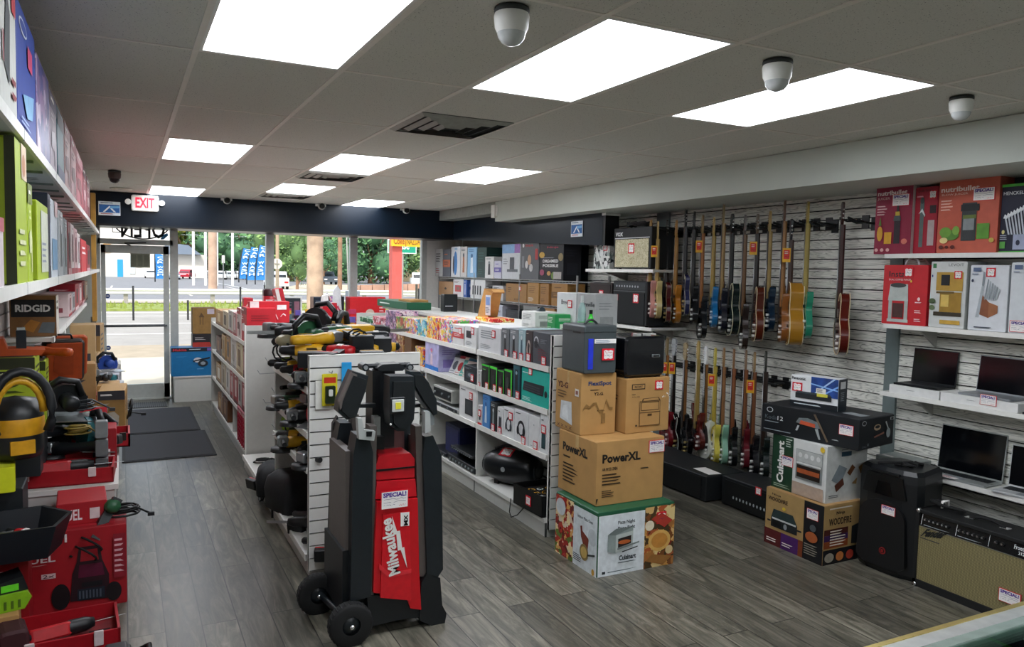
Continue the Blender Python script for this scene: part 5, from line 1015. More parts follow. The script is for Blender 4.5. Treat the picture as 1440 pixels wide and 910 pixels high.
# ================================================================== GUITARS
def smooth(pts, n=5):
    out = []; N = len(pts)
    for i in range(N):
        p0, p1, p2, p3 = [Vector(pts[(i+k-1) % N]) for k in range(4)]
        for j in range(n):
            t = j/n; out.append(tuple(.5*((2*p1)+(-p0+p2)*t+(2*p0-5*p1+4*p2-p3)*t*t+(-p0+3*p1-3*p2+p3)*t**3)))
    return out
SH = {  # body outlines in metres: x across, z up from the bottom
 'strat': smooth([(-.03, 0), (-.13, .03), (-.165, .11), (-.14, .19), (-.11, .245), (-.135, .31), (-.165, .36), (-.155, .41), (-.115, .40), (-.075, .345), (-.03, .335), (.03, .325), (.07, .33), (.12, .365), (.14, .345), (.13, .29), (.105, .235), (.13, .17), (.16, .1), (.12, .03), (.04, 0)]),
 'paul': smooth([(-.02, 0), (-.12, .02), (-.165, .1), (-.15, .19), (-.105, .245), (-.115, .31), (-.12, .37), (-.08, .405), (-.03, .39), (.03, .385), (.07, .345), (.115, .37), (.125, .33), (.11, .27), (.105, .235), (.15, .18), (.165, .1), (.12, .02)]),
 'tele': smooth([(-.03, 0), (-.13, .03), (-.16, .1), (-.145, .18), (-.11, .24), (-.125, .31), (-.12, .37), (-.08, .4), (-.03, .385), (.03, .335), (.07, .33), (.12, .365), (.125, .32), (.105, .24), (.145, .18), (.16, .1), (.12, .03)]),
 'semi': smooth([(0, 0), (-.13, .03), (-.2, .12), (-.19, .2), (-.135, .26), (-.145, .34), (-.16, .41), (-.12, .455), (-.06, .44), (-.03, .40), (.03, .40), (.06, .44), (.12, .455), (.16, .41), (.145, .34), (.135, .26), (.19, .2), (.2, .12), (.13, .03)]),
 'acoustic': smooth([(0, 0), (-.14, .025), (-.2, .12), (-.185, .21), (-.125, .28), (-.135, .36), (-.145, .42), (-.1, .48), (-.03, .495), (.03, .495), (.1, .48), (.145, .42), (.135, .36), (.125, .28), (.185, .21), (.2, .12), (.14, .025)]),
 'bass': smooth([(-.03, 0), (-.12, .03), (-.155, .11), (-.13, .2), (-.1, .26), (-.12, .36), (-.16, .45), (-.145, .49), (-.1, .44), (-.04, .36), (.03, .345), (.08, .35), (.125, .4), (.135, .36), (.11, .26), (.14, .17), (.155, .1), (.11, .03)])}
HTS = {'strat': .33, 'paul': .385, 'tele': .34, 'semi': .4, 'acoustic': .49, 'bass': .35}
def guitar(name, lab, shape, x, y, ztop, zbot, rot, body, neck='b58a52', head=None, edge=None, pick=None, group=None, board='2c1d14', hardware=True, tagged=False, back=False, kind='guitar'):
    L = ztop-zbot; out = SH[shape]; bh = max(p[1] for p in out); th = .045 if shape not in ('acoustic', 'semi') else (.1 if shape == 'acoustic' else .06)
    top0 = HTS[shape]; s = 1.0; want = L; nl = want-top0-.17   # neck length between body and head
    t = thing(name, lab, kind, (x, y, zbot), rot, group)
    bm_ = P(body, .18, noise=.04, scale=6); 
    m = MB(); m.prism(out, -th/2, th/2, bm_, side=P(body, .2, noise=.1, scale=4))
    m.build('body', t)
    if edge:
        m = MB()
        for yy in (-th/2, th/2): m.tube([(a, yy, b) for a, b in out+[out[0]]], .0035, P(edge, .4), 4)
        m.build('binding', t)
    m = MB(); nt_ = top0+nl; m.prism([(-.028, top0-.06), (.028, top0-.06), (.021, nt_), (-.021, nt_)], -th/2-.012+.005, -th/2+.012, P(neck, .35, noise=.12, scale=12)); m.cyl((0, -th/2+.008, top0-.03), (0, -th/2+.008, nt_), .021, P(neck, .35, noise=.12, scale=12), r2=.017, n=10); m.build('neck', t)
    m = MB(); m.prism([(-.027, top0-.13), (.027, top0-.13), (.0205, nt_), (-.0205, nt_)], -th/2-.013, -th/2-.007, P(board, .4)); 
    for k in range(14): zz = top0-.1+(nl+.1)*(1-(.944**(k*1.6))); m.box((-.024, -th/2-.0142, min(zz, nt_-.005)), (.024, -th/2-.013, min(zz, nt_-.005)+.002), CHROME)
    m.build('fretboard', t)
    hd = P(head or neck, .3, noise=.08)
    m = MB(); hp = [(-.02, nt_), (.02, nt_), (.03, nt_+.04), (.026, nt_+.16), (-.005, nt_+.17), (-.038, nt_+.13), (-.035, nt_+.03)] if shape in ('strat', 'tele', 'bass') else [(-.02, nt_), (.02, nt_), (.044, nt_+.04), (.048, nt_+.15), (.012, nt_+.165), (0, nt_+.155), (-.012, nt_+.165), (-.048, nt_+.15), (-.044, nt_+.04)]
    m.prism(hp, -th/2-.008, -th/2+.008, hd); m.build('headstock', t)
    n_ = 4 if shape == 'bass' else 6
    m = MB()
    for k in range(n_):
        if shape in ('strat', 'tele', 'bass'): sx = -1; zz = nt_+.03+.12*k/n_
        else: sx = -1 if k % 2 else 1; zz = nt_+.045+.09*(k//2)/3
        m.cyl((sx*.03, -th/2, zz), (sx*.055, -th/2, zz), .003, CHROME, n=6); m.ball((sx*.06, -th/2, zz), (.012, .007, .009), CHROME, 6); m.cyl((sx*.02, -th/2-.015, zz), (sx*.02, -th/2, zz), .004, CHROME, n=6)
    m.build('tuning_pegs', t)
    if hardware and shape != 'acoustic':
        if pick: m = MB(); m.prism([(-.09, .1), (.1, .08), (.11, .2), (.07, .3), (-.04, .32), (-.08, .25)], -th/2-.003, -th/2-.0005, P(pick, .3)); m.build('pickguard', t)
        for zz in ((.16, .24) if shape != 'bass' else (.2,)): m = MB(); m.rbox((-.04, -th/2-.011, zz), (.04, -th/2, zz+.025), .005, P('15181a', .3) if body != '15181b' else CHROME); m.build('pickup', t)
        m = MB(); m.rbox((-.04, -th/2-.014, .1), (.04, -th/2, .118), .004, CHROME); m.build('bridge', t)
        for kx, kz in ((.09, .09), (.1, .14), (.075, .05)): m = MB(); m.cyl((kx, -th/2, kz), (kx, -th/2-.018, kz), .011, P('c8b070', .3, .6) if shape == 'paul' else P('d8d8d4', .4), n=10); m.build('control_knob', t)
    elif shape == 'acoustic':
        m = MB(); m.cyl((0, -th/2-.001, .32), (0, -th/2-.002, .32), .05, P('0c0806', .6), n=24); m.build('sound_hole', t); m = MB(); m.rbox((-.07, -th/2-.01, .14), (.07, -th/2, .165), .006, P('2c1d14', .4)); m.build('bridge', t)
    m = MB()
    for k in range(n_): xx = -.018+.036*k/(n_-1); m.tube([(xx*1.2, -th/2-.016, .11), (xx*.8, -th/2-.014, nt_)], .0006, STEEL, 3)
    m.build('strings', t)
    if tagged:
        m = MB(); m.rbox((-.03, -.002, -.055), (.03, .002, .055), .006, P('e8b020', .5)); m.box((-.022, -.004, -.03), (.022, -.002, .04), P('d82a1c', .5)); F = (V3((-.022, -.005, -.03)), V3((.044, 0, 0)), V3((0, 0, .07)), V3((0, -1, 0))); art(m, F, [('l', .15, .5, .85, .9, 'fff0e0', 2), ('s', .15, .1, .9, .4, '2a1810', 3)]); o = m.build('hang_tag', t, (.03, -th/2-.03, nt_-.12))
        o.rotation_euler = (0, 0, -rot-.7)
    return t
def hanger(y, z, lab, i, sx=1):
    t = thing('guitar_hanger', lab, 'hanger', (XR-.02, y, z), 0, 'guitar hangers on the slatted wall'); t.scale = (sx, 1, 1)
    m = MB(); m.box((-.012, -.03, -.05), (.0, .03, .05), P('0f1416', .4)); m.build('plate', t)
    m = MB(); m.cyl((-.01, 0, 0), (-.14, 0, .005), .009, P('0f1416', .4), n=8); m.build('arm', t)
    m = MB(); m.tube([(-.24, -.035, .02), (-.16, -.038, .0), (-.14, 0, 0), (-.16, .038, 0), (-.24, .035, .02)], .008, P('0f1416', .5), 6); m.build('yoke', t)
    return t
GXX = 4.72
UP = [ # u body, v top of head, v bottom, shape, body, neck, head, edge, label, extra rot, tagged
 (918, 309, 447, 'strat', 'c98f8c', 'b08a4a', None, None, 'pink guitar with maple neck, leftmost in the upper hanging row', 0),
 (928, 311, 448, 'tele', 'c0ac72', 'b59552', None, None, 'cream guitar second in the upper hanging row', 1),
 (941, 309, 453, 'paul', '5a1418', '241512', None, 'c9b890', 'dark red guitar with pale edge third in the upper hanging row', 0),
 (954, 309, 454, 'strat', 'b5731e', 'ab7c3a', None, None, 'orange guitar with honey neck fourth in the upper hanging row', 0),
 (967, 293, 444, 'paul', '232650', '17151a', None, 'b0a890', 'indigo guitar with black neck fifth in the upper hanging row', 0),
 (979, 297, 456, 'strat', '0b0d12', '14110f', None, None, 'all black guitar sixth in the upper hanging row', 0),
 (991, 302, 477, 'bass', '0f1114', 'a9682e', '8a7448', None, 'black long-neck bass with amber neck behind a red tag, upper hanging row', 1),
 (1007, 305, 460, 'strat', '1d6fa8', 'a98a3c', None, None, 'bright metallic blue guitar in the upper hanging row', 0),
 (1020, 287, 468, 'bass', '0c1020', 'a3824a', '8f7a50', None, 'midnight blue bass right of the bright blue guitar', 0),
 (1034, 300, 472, 'semi', '10201f', '0d1112', None, 'c9c4a4', 'black semi-hollow guitar with cream binding in the middle of the upper row', 0),
 (1051, 302, 492, 'bass', '2c211e', '74502c', '5a5048', None, 'walnut brown long bass hanging lowest of the upper row', 0),
 (1070, 300, 480, 'semi', '552112', '1a0f0c', '6a5a48', 'd8c8a0', 'cherry brown semi-hollow guitar with cream binding and a red tag', 1),
 (1086, 296, 466, 'strat', '10263a', 'a58a50', None, None, 'dark teal-blue guitar right of the red tag', 0),
 (1106, 281, 482, 'bass', '8a5526', 'a0703a', '5c3a22', None, 'natural wood bass with long amber neck left of the acoustic guitar', 0),
 (1122, 307, 485, 'acoustic', 'a97824', '3c2016', '20242a', 'e0d4b0', 'large golden acoustic guitar with cream binding in the upper row', 1),
 (1139, 283, 476, 'strat', '2e8a6c', 'a39048', None, None, 'seafoam green guitar at the right end of the crowded upper row', 0),
 (1190, 283, 499, 'semi', '5a1c14', '3a1410', '3a1c18', 'd8c49a', 'cherry semi-hollow guitar hanging alone at the right', 0)]
LOW = [
 (940, 475, 628, 'strat', '7a1420', 'a9713c', '8f7a50', None, 'red guitar half hidden behind the brown cartons, lower row', 1),
 (950, 475, 637, 'paul', '0a0b0e', '0f1012', '9aa0a4', 'c9c9c2', 'black guitar with white binding and yellow tag, second in the lower row', 1),
 (966, 481, 639, 'paul', '0c0d10', '8c5f34', '9c8a66', None, 'black guitar with many bright knobs third in the lower row', 0),
 (984, 479, 632, 'strat', '5e1a16', 'ab9150', 'b59a5a', None, 'deep red guitar with maple neck behind the white guitar', 0),
 (995, 486, 643, 'strat', 'd8dcd0', '94683a', 'd8dadc', None, 'white guitar with dark pickguard in the lower row', 0),
 (1008, 489, 650, 'strat', 'd8c64e', 'c8b048', 'c8b850', None, 'lemon yellow guitar with a red and yellow tag', 1),
 (1020, 489, 651, 'strat', '8fc4a8', '9a6c44', '9a7850', None, 'mint green guitar right of the yellow guitar', 0),
 (1034, 491, 655, 'tele', '0d1012', '8a5230', '8f6a48', None, 'black guitar right of the mint green one', 0),
 (1051, 492, 658, 'tele', '611420', '84502e', '8a7058', None, 'wine red guitar in the lower row', 0),
 (1063, 495, 668, 'strat', '121117', '7c4c30', '9a8058', None, 'near-black guitar with yellow tag, right part of the lower row', 1),
 (1079, 494, 672, 'strat', '14201e', '2c1c14', '3a3c34', None, 'dark green-black guitar last in the lower row beside the cartons', 0)]
def place(rows, grp, zarm):
    for i, (u, vt, vb, shp, body, neck, head, edge, lab, tg) in enumerate(rows):
        GX_ = 4.58 if (i < 2 and zarm > 2) else GXX
        y = y_at(u, GX_, zarm); zt = z_at(vt, GX_, y); zb = z_at(vb, GX_, y)
        view = math.atan2(GX_, y)        # angle of the line of sight from +y toward +x
        # turn the guitar so that its side faces the viewer, front slightly visible toward the left
        rot = -(PI/2-.0)+0 if 0 else 0
        ang = -view - PI/2 + (.12 if i % 3 else .18)
        if grp.startswith('lower') and i < 7: ang = -view-PI/2+[.3, .42, .34, .3, .42, .2, .16][i]
        if shp == 'acoustic': ang = -view-PI/2+.12
        guitar('bass_guitar' if shp == 'bass' else ('acoustic_guitar' if shp == 'acoustic' else 'electric_guitar'), lab, shp, GX_, y, zt, zb, ang, body, neck, head, edge, pick={'d8dcd0': '1a1f1c', 'd8c64e': 'e8e0b0'}.get(body), group=grp, tagged=bool(tg), board=neck if neck in ('b08a4a', 'b59552', 'ab7c3a', 'a98a3c', 'a39048', 'ab9150', 'c8b048') else '2c1d14')
        hanger(y, 2.28 if zarm > 2 else .975, 'black wall hook of the '+' '.join(lab.split(',')[0].split()[:9]), i, 1.6 if GX_ < 4.7 else 1)
place(UP, 'upper row of hanging guitars', 2.2)
place(LOW, 'lower row of hanging guitars', .9)
# empty hangers on the right section
for u, v, lab in ((1166, 318, 'empty black wall hook left of the lone cherry guitar'), (1222, 314, 'empty black wall hook right of the lone cherry guitar')):
    y = y_at(u, XR-.1, 2.35); t = hanger(y, z_at(v, XR-.1, y), lab, 99)
m = MB(); m.box((XR-.045, 4.4, 2.262), (XR-.022, 6.15, 2.30), P('0f1416', .4)); tag(m.build('hanger_rail'), 'black metal rail along the wall carrying the upper guitar hooks', 'rail')
m = MB(); m.box((XR-.045, 4.4, .955), (XR-.022, 6.15, .995), P('0f1416', .4)); tag(m.build('hanger_rail'), 'black metal rail along the wall carrying the lower guitar hooks', 'rail')
# ================================================================== ROWS OF GOODS
HM = {(1.0, .801): .315, (1.0, .461): .305, (1.0, .136): .29, (2.62, .901): .262, (2.62, .581): .283, (4.48, 1.471): .262, (4.48, 1.191): .245}
def mini_art(kind, c2, c3, seed):
    r = random.Random(seed)
    if kind == 'dev': return [('r', .2, .28, .8, .66, c2), ('e', .5, .47, .16, .1, c3), ('l', .12, .78, .7, .9, c3, 2), ('l', .12, .06, .6, .16, c2, 2)]
    if kind == 'head': return [('e', .5, .46, .26, .24, c2), ('e', .5, .44, .17, .17, c3), ('e', .28, .38, .09, .14, c2), ('e', .72, .38, .09, .14, c2), ('l', .12, .86, .6, .93, c2, 1)]
    if kind == 'phone': return [('r', .24, .12, .76, .66, c2), ('r', .3, .16, .7, .62, c3), ('l', .2, .8, .6, .88, '50585c', 1)]
    if kind == 'tall': return [('p', [(.35, .15), (.65, .15), (.6, .7), (.4, .7)], c2), ('e', .5, .72, .12, .07, c3), ('l', .15, .84, .85, .94, c3, 2)]
    if kind == 'tool': return [('r', 0, .8, 1, 1, c2), ('p', [(.15, .3), (.6, .3), (.62, .1), (.75, .1), (.78, .45), (.6, .55), (.15, .5)], c3), ('l', .1, .86, .7, .95, 'f0ece6', 1), ('l', .1, .62, .5, .74, c3, 2)]
    if kind == 'lines': return [('l', .12, .5, .85, .85, c2, 4), ('l', .12, .1, .6, .3, c3, 3)]
    if kind == 'band': return [('r', 0, .35, 1, .62, c2), ('l', .15, .42, .85, .56, c3, 2), ('l', .2, .76, .8, .86, c2, 1)]
    if kind == 'book': return [('r', 0, .0, 1, .12, c2), ('r', .3, .25, .7, .8, c3), ('l', .3, .86, .7, .94, c3, 1)]
    return []
def row(x, z, d, items, where, group, rot=-PI/2, zref=.12, name='carton', cat='box'):
    """items: (u0, u1, vtop, label-front, colour, art kind, c2, c3[, sticker v])"""
    out = []
    for k, it in enumerate(items):
        u0, u1, vt, lab, col, kind, c2, c3 = it[:8]; st = it[8] if len(it) > 8 else None
        zz = z+zref; ya = y_at(u0, x, zz); yb = y_at(u1, x, zz); y0, y1 = min(ya, yb), max(ya, yb)
        if x == 1.0: y0 = max(y0, 7.315); y1 = max(y1, y0+.05)
        if name == 'carton' and x == 2.62: y0 = max(y0, 4.56)
        ym = (y0+y1)/2
        h = max(.03, z_at(vt, x, ym)-z); h = min(h, HM.get((round(x, 2), round(z, 3)), 9)); w = max(.012, y1-y0-.003); dd = it[9] if len(it) > 9 else d
        m = col if not isinstance(col, str) else col
        F = mini_art(kind, c2, c3, k) if isinstance(kind, str) else kind
        sgn = 1 if rot < 0 else -1
        o = carton(it[10] if len(it) > 10 else name, lab+where, cat, (x+sgn*(dd/2+.004), ym, z+.0008), w, dd, h, rot+R.uniform(-.015, .015), m, {'F': F, ('R' if rot < 0 else 'L'): [('l', .15, .6, .85, .8, c2, 3), ('r', .2, .15, .8, .45, c2)]} if F else None, group)
        if st: card(o, 'price', frame_for('F', w, dd, h), .5 if w < .12 else .7, st, min(.06, w*.7))
        out.append(o)
    return out
# ---- gondola C, bay 1 (nearest), shelf by shelf
W_ = 'd9dbdb'
TOYS = PH(['d85a7a', 'e8c83a', '3a9ad0', 'e8e4e0', '58b048', 'b05ac0', 'e87a3a', 'f0d0b8'], 34)
TOYB = PH(['2a8ab0', '58b8c0', 'e8e4e0', '2a5a90', 'e8c83a', '9ad0d8'], 30); TOYY = PH(['e8b81e', 'e87a1e', 'd8342a', '3a6ad0', 'f0e0a0', 'e8c83a'], 36)
TOYP = PH(['8a6a9a', 'c89ab8', '5a4a6a', 'd8c8d0', 'a87a90', '3a3040'], 34); TOYG = PH(['5a9a48', 'c8b870', '8a5a38', 'e0d8b8', '3a6a38', 'b84838'], 30)
row(CX, 1.201, .3, [
    (672, 704, 460, 'large white carton with grey print ', 'd6d8da', 'lines', '8a9094', 'a0a6aa', .75),
    (704.5, 715.5, 462, 'slim grey device box with red price sticker ', '6a7074', 'tall', '2a2e32', 'c8ccd0', .12),
    (716, 728, 463, 'grey box picturing a black hand-held device ', '7f878c', 'tall', '181b1e', 'd8dadc', .12),
    (728.5, 738, 463, 'light blue narrow box ', 'a8c4cc', 'tall', '4a6a78', 'e0eaec', .1),
    (738.5, 748, 465, 'dark brown-grey narrow box ', '3c3436', 'head', 'b8a8a0', '2a2426', .15),
    (748.5, 774.5, 468, 'large dark grey headset box with white side ', '4a4e55', [('e', .22, .72, .14, .14, 'c8ccd0'), ('e', .22, .72, .09, .09, '4a4e55'), ('p', [(.1, .7), (.34, .7), (.3, .5), (.14, .5)], '20242a'), ('l', .35, .1, .95, .5, '6a3a44', 6), ('l', .5, .65, .9, .8, '7a8088', 3)], '2a2e34', 'c8ccd0', .15)],
    'on the top shelf of the nearest bay', 'boxes on the top shelf, nearest bay')
card(bpy.data.objects[-1] if 0 else [o for o in bpy.data.objects if o.get('label', '').startswith('large dark grey headset')][0], 'price', frame_for('R', .35, .3, .28), .5, .3, .05)
row(CX, .901, .28, [
    (672, 676, 521, 'thin white box ', 'd4d8d4', 'tall', '8a9090', '30363a', .12),
    (677, 688, 513, 'green-edged black gaming accessory box ', '121614', [('r', 0, .93, 1, 1, '3cc83a'), ('r', .93, 0, 1, 1, '3cc83a'), ('e', .4, .5, .2, .2, '2a302c'), ('l', .15, .75, .6, .82, '5ac85a', 1)], '2fae34', '1a1e1c', .12),
    (688.5, 699, 516, 'tall green-sided black gaming box ', '161a18', [('r', 0, .9, 1, 1, '4ae040'), ('r', .9, 0, 1, 1, '4ae040'), ('e', .45, .45, .22, .2, '2c322e')], '3cc83a', '1a1e1c', .14),
    (699.5, 708.5, 521, 'short green-sided black gaming box ', '141816', [('r', .9, 0, 1, 1, '3cc83a'), ('r', 0, .94, 1, 1, '2fae34'), ('e', .45, .5, .24, .15, '2a302c')], '2fae34', '1a1e1c', .12),
    (709, 720, 520, 'bright green-striped mouse box ', '101412', [('r', .82, 0, 1, 1, '46d83c'), ('r', 0, .92, 1, 1, '3cc83a'), ('e', .42, .5, .2, .22, '343c38')], '2fae34', '1a1e1c', .14),
    (720.5, 731.5, 512, 'dark teal handset pack ', '123038', [('r', .1, .05, .9, .95, '1c5a68'), ('r', .3, .25, .7, .85, '0e1a20'), ('e', .5, .75, .12, .05, '9ab8c0')], '1c4a54', '8ab0b8', .12),
    (732.5, 774.5, 521, 'wide turquoise keyboard and mouse box ', '19b0a0', [('p', [(.06, .35), (.1, .62), (.86, .62), (.82, .32)], '20262c'), ('e', .92, .4, .05, .1, '1c2024'), ('l', .05, .84, .4, .9, 'd8f4f0', 1), ('l', .06, .06, .5, .18, 'c0ece6', 3)]+[('r', .12+.07*i, .38+.07*j, .175+.07*i, .42+.07*j, '3c444a') for i in range(10) for j in range(3)], '0e8a80', 'd8f4f0', None)],
    'on the second shelf of the nearest bay', 'boxes on the second shelf, nearest bay')
o = [o for o in bpy.data.objects if o.get('label', '').startswith('wide turquoise')][0]; card(o, 'price', frame_for('F', .5, .28, .3), .38, .78, .05)
row(CX, .581, .26, [
    (671.5, 677, 570, 'small white and red accessory pack ', 'd8d4d4', 'book', 'c82a2a', '50585c', .6),
    (677.8, 688, 556, 'tall blue boxed hand-held gadget ', '4a88c8', 'tall', 'c8dcec', '2a5a98', None),
    (688.8, 698, 566, 'black clear-front pen pack ', '22282a', 'tall', '8a9a9c', 'b8c4c4', .12),
    (698.6, 707, 573, 'white slim earbud box ', 'dcdedf', 'phone', '9aa0a4', '30363a', .12),
    (707.5, 722, 574, 'white headphone box with red sticker ', 'e0e1e2', 'head', '3a4048', 'd8dadc', .75),
    (722.8, 742, 578, 'white box picturing black headphones ', 'dfe0e2', 'head', '1a1e24', 'd0d2d6', .12),
    (743, 757.5, 585, 'plain white phone box with red sticker low ', 'e0e1e1', [('e', .5, .72, .05, .03, 'b0b4b8'), ('l', .2, .06, .5, .1, '8a8e92', 1)], 'b8bcc0', '8a9094', .14),
    (758.5, 773, 583, 'white phone box picturing a dark green phone ', 'dcdedf', 'phone', '1c3438', '24464c', .62)],
    'on the third shelf of the nearest bay', 'boxes on the third shelf, nearest bay')
# bay 2
row(CX, 1.201, .28, [
    (599.5, 616, 446, 'yellow and red toy figure box ', TOYY, None, '', ''), (616.5, 635, 449, 'red and teal toy doll box ', TOYS, None, '', ''),
    (636, 652, 457, 'white box with red printing ', 'd8d8d6', 'band', 'c84a48', 'e8e0dc', .7), (652.8, 669.5, 459, 'white kitchen appliance box with dark window picture ', 'dcdedd', [('r', .15, .45, .6, .78, '20242a'), ('l', .12, .1, .7, .3, '9a9ea2', 3)], 'b0b4b8', '50565a', .8)],
    'on the top shelf of the second bay', 'boxes on the top shelf, second bay')
row(CX, .901, .22, [
    (597.5, 617, 475, 'tall pink and blue doll box ', P('b8b4e0', .4, noise=.2, scale=12), [('r', 0, 0, 1, .16, '2a7ad0'), ('p', [(.4, .2), (.6, .2), (.56, .6), (.44, .6)], 'e8d0e0'), ('e', .5, .7, .07, .06, 'e8b8a0'), ('e', .5, .74, .08, .06, 'd87aa8'), ('p', [(.3, .3), (.42, .6), (.36, .6)], '9ad0e8')], '8a7ac0', 'e8d0e0')],
    'on the second shelf of the second bay', 'toys on the second shelf, second bay', zref=.3)
def leaning(u, lab, col, c2, a=.5, h=.18, w=.13, x=CX+.05, z=.901, th=.014):
    y = y_at(u, x, z+.06); o = carton('game_case', lab, 'game case', (x+.06, y, z+.003), w, th, h, 0, col, {'F': [('r', 0, .86, 1, 1, c2), ('e', .5, .42, .3, .25, c2), ('l', .1, .05, .8, .12, c2, 1)]}, 'cases leaning in the second bay')
    o.rotation_euler = (0, 0, -PI/2-.2); o.rotation_euler = (-a, 0, -PI/2+.25); return o
for i, (u, c, c2) in enumerate(((622, 'd8dadc', '20242a'), (629, 'c8ccd0', '5a6068'), (636, 'd8d8d4', 'b83038'), (643, '58a8a0', 'e8d8c8'), (648, 'c8c0b8', '28607a'))):
    leaning(u, ['white game case leaning first beside the doll box', 'grey game case leaning second beside the doll box', 'white and red case leaning in the middle of the second bay', 'teal game case leaning on its neighbours in the second bay', 'beige and blue case leaning nearest the dark box'][i], c, c2)
row(CX, .901, .24, [(652, 669.5, 515, 'dark blue-black clear-windowed gadget box ', '1c242c', 'dev', '3a4650', '8a949c', .35)], 'at the near end of the second bay, second shelf', None)
def device(name, lab, u0, u1, vt, z, d, col, x=CX, buttons=6, cat='electronics', grp=None, front=None, zoff=0):
    zz = z+.03; y1 = y_at(u0, x, zz); y0 = y_at(u1, x, zz); ym = (y0+y1)/2; h = max(.03, z_at(vt, x, ym)-z); w = y1-y0
    t = thing(name, lab, cat, (x+d/2+.01, ym, z+.001), -PI/2, grp)
    m = MB(); m.rbox((-w/2, -d/2, .006), (w/2, d/2, h), min(.01, h*.25), P(col, .4, .1)); m.build('casing', t)
    m = MB(); m.box((-w*.46, -d/2-.003, h*.2), (w*.46, -d/2, h*.85), P(front or '1a1e22', .3)); m.build('front_panel', t)
    for k in range(buttons): m = MB(); xx = -w*.38+w*.76*k/max(1, buttons-1); m.cyl((xx, -d/2-.004, h*.5), (xx, -d/2-.012, h*.5), min(.012, h*.18), P('8f979a', .3, .4), n=8); m.build('knob', t)
    for sx in (-1, 1): m = MB(); m.cyl((sx*w*.4, -d*.35, 0), (sx*w*.4, -d*.35, .008), .01, RUB, n=8); m.build('foot', t)
    return t
device('media_player', 'grey disc recorder on the third shelf of the second bay, lower unit', 606, 643, 569, .581, .26, 'a8adab', buttons=4)
device('media_player', 'small silver player stacked on the grey disc recorder', 608, 634, 545, .645, .22, 'b8bab4', buttons=3)
row(CX, .581, .2, [(645.5, 669, 543, 'white lighting kit box with dark square picture ', 'dedfdf', [('r', .35, .15, .8, .62, '23262a'), ('r', .4, .2, .75, .57, '3a3e42'), ('l', .1, .84, .5, .9, '40464a', 1)], 'b8bcc0', '50565a', .75)], 'on the third shelf of the second bay', None)
device('amplifier_head', 'wide black rack device on the lowest deck of the second bay, nearest', 628, 668, 648, .131, .36, '0c1014', buttons=8)
device('amplifier_head', 'black rack device with bluish casing farther on the second bay deck', 604, 626, 632, .131, .36, '10141e', buttons=5)  # one even blue-black casing colour
device('keyboard_console', 'flat black mixing console lying on the wide black rack device', 632, 664, 634, .249, .3, '14181a', buttons=10)
m = MB(); m.box((-.17, -.14, 0), (.17, .14, .3), P('0c1238', .4)); m.rbox((-.15, -.145, .03), (.15, -.138, .27), .02, P('141c54', .3)); tag(m.build('plastic_crate', None, (CX+.22, 6.45, .131), -PI/2), 'deep blue plastic box standing at the back of the second bay deck', 'box')
# boombox, laptop, jewellery case in bay 1 deck
t = thing('boombox', 'fat black barrel-shaped portable speaker with a card on top, lowest deck nearest bay', 'portable speaker', (2.80, 5.42, .131), -PI/2+.5)
m = MB(); prof = []
for k in range(13): a = k/12; prof.append((.085+.055*math.sin(PI*a)**.6, -.24+.48*a))
m.lathe([(0, -.24)]+prof+[(0, .24)], P('0b0f14', .3), 24, TR(0, 0, .145) @ roty(PI/2)); m.build('body', t)
for sx in (-1, 1): m = MB(); m.lathe([(0, 0), (.07, .0), (.08, .012), (.06, .02), (.03, .008), (0, .014)], P('1c2126', .25), 20, TR(sx*.238, 0, .145) @ roty(sx*PI/2)); m.build('end_woofer', t)
m = MB(); m.tube([(-.17+.34*k/10, 0, .27+.05*math.sin(PI*k/10)) for k in range(11)], .012, P('0d1115', .35), 8); m.build('handle', t)
m = MB(); m.cyl((0, -.138, .15), (0, -.142, .15), .02, P('b0b4b8', .3, .5), n=12); m.build('badge', t)
for sx in (-1, 1): m = MB(); m.box((sx*.12-.02, -.06, 0), (sx*.12+.02, .06, .03), RUB); m.build('foot', t)
card(t, 'price', (V3((-.2, -.085, .25)), V3((.4, 0, 0)), V3((0, .06, .04)), V3((0, -.5, .86))), .45, .5, .09, asp=1.3)
# black upright panel box + open jewellery case
o = carton('display_case', 'tall flat black case leaning upright at the near end of the lowest deck', 'case', (2.94, 4.72, .131), .24, .05, .36, -PI/2+.3, '0a0c10', None)
t = thing('jewellery_case', 'open black case of gold chains and watches jutting from the lowest deck', 'jewellery case', (2.76, 4.78, .133), -PI/2+.05)
m = MB(); m.box((-.2, -.17, 0), (.2, .17, .01), DKBLK)
for a, b in (((-.2, -.17), (.2, -.16)), ((-.2, .16), (.2, .17)), ((-.2, -.17), (-.19, .17)), ((.19, -.17), (.2, .17))): m.box((a[0], a[1], 0), (b[0], b[1], .15), DKBLK)
m.build('tray', t); m = MB(); m.box((-.185, -.155, .09), (.185, .155, .11), P('1a1410', .8)); m.build('pad', t)
card(t, 'price', frame_for('F', .4, .34, .15), .55, .5, .07)
GOLD = P('c89a3c', .2, 1.0); SILV = P('c8ccd0', .2, 1.0)
for k in range(12):
    m = MB(); cx, cy = 2.66+.075*(k % 4), 4.66+.09*(k//4); rr = .022+.004*(k % 3)
    for j in range(14): a = 2*PI*j/14; m.ball((cx+rr*math.cos(a), cy+rr*math.sin(a), .252), .0055, GOLD if k % 3 else SILV, 6)
    if k % 4 == 0: m.cyl((cx, cy-rr, .25), (cx, cy-rr, .262), .014, SILV, n=14)
    tag(m.build('watch' if k % 4 == 0 else 'bracelet'), ('silver-faced watch' if k % 4 == 0 else 'gold link bracelet')+' lying in the open black case, '+['back left', 'back, second along', 'back, third along', 'back right', 'middle left', 'middle, second along', 'middle, third along', 'middle right', 'front left', 'front, second along', 'front, third along', 'front right'][k], 'watch' if k % 4 == 0 else 'bracelet', 'jewellery in the open case')
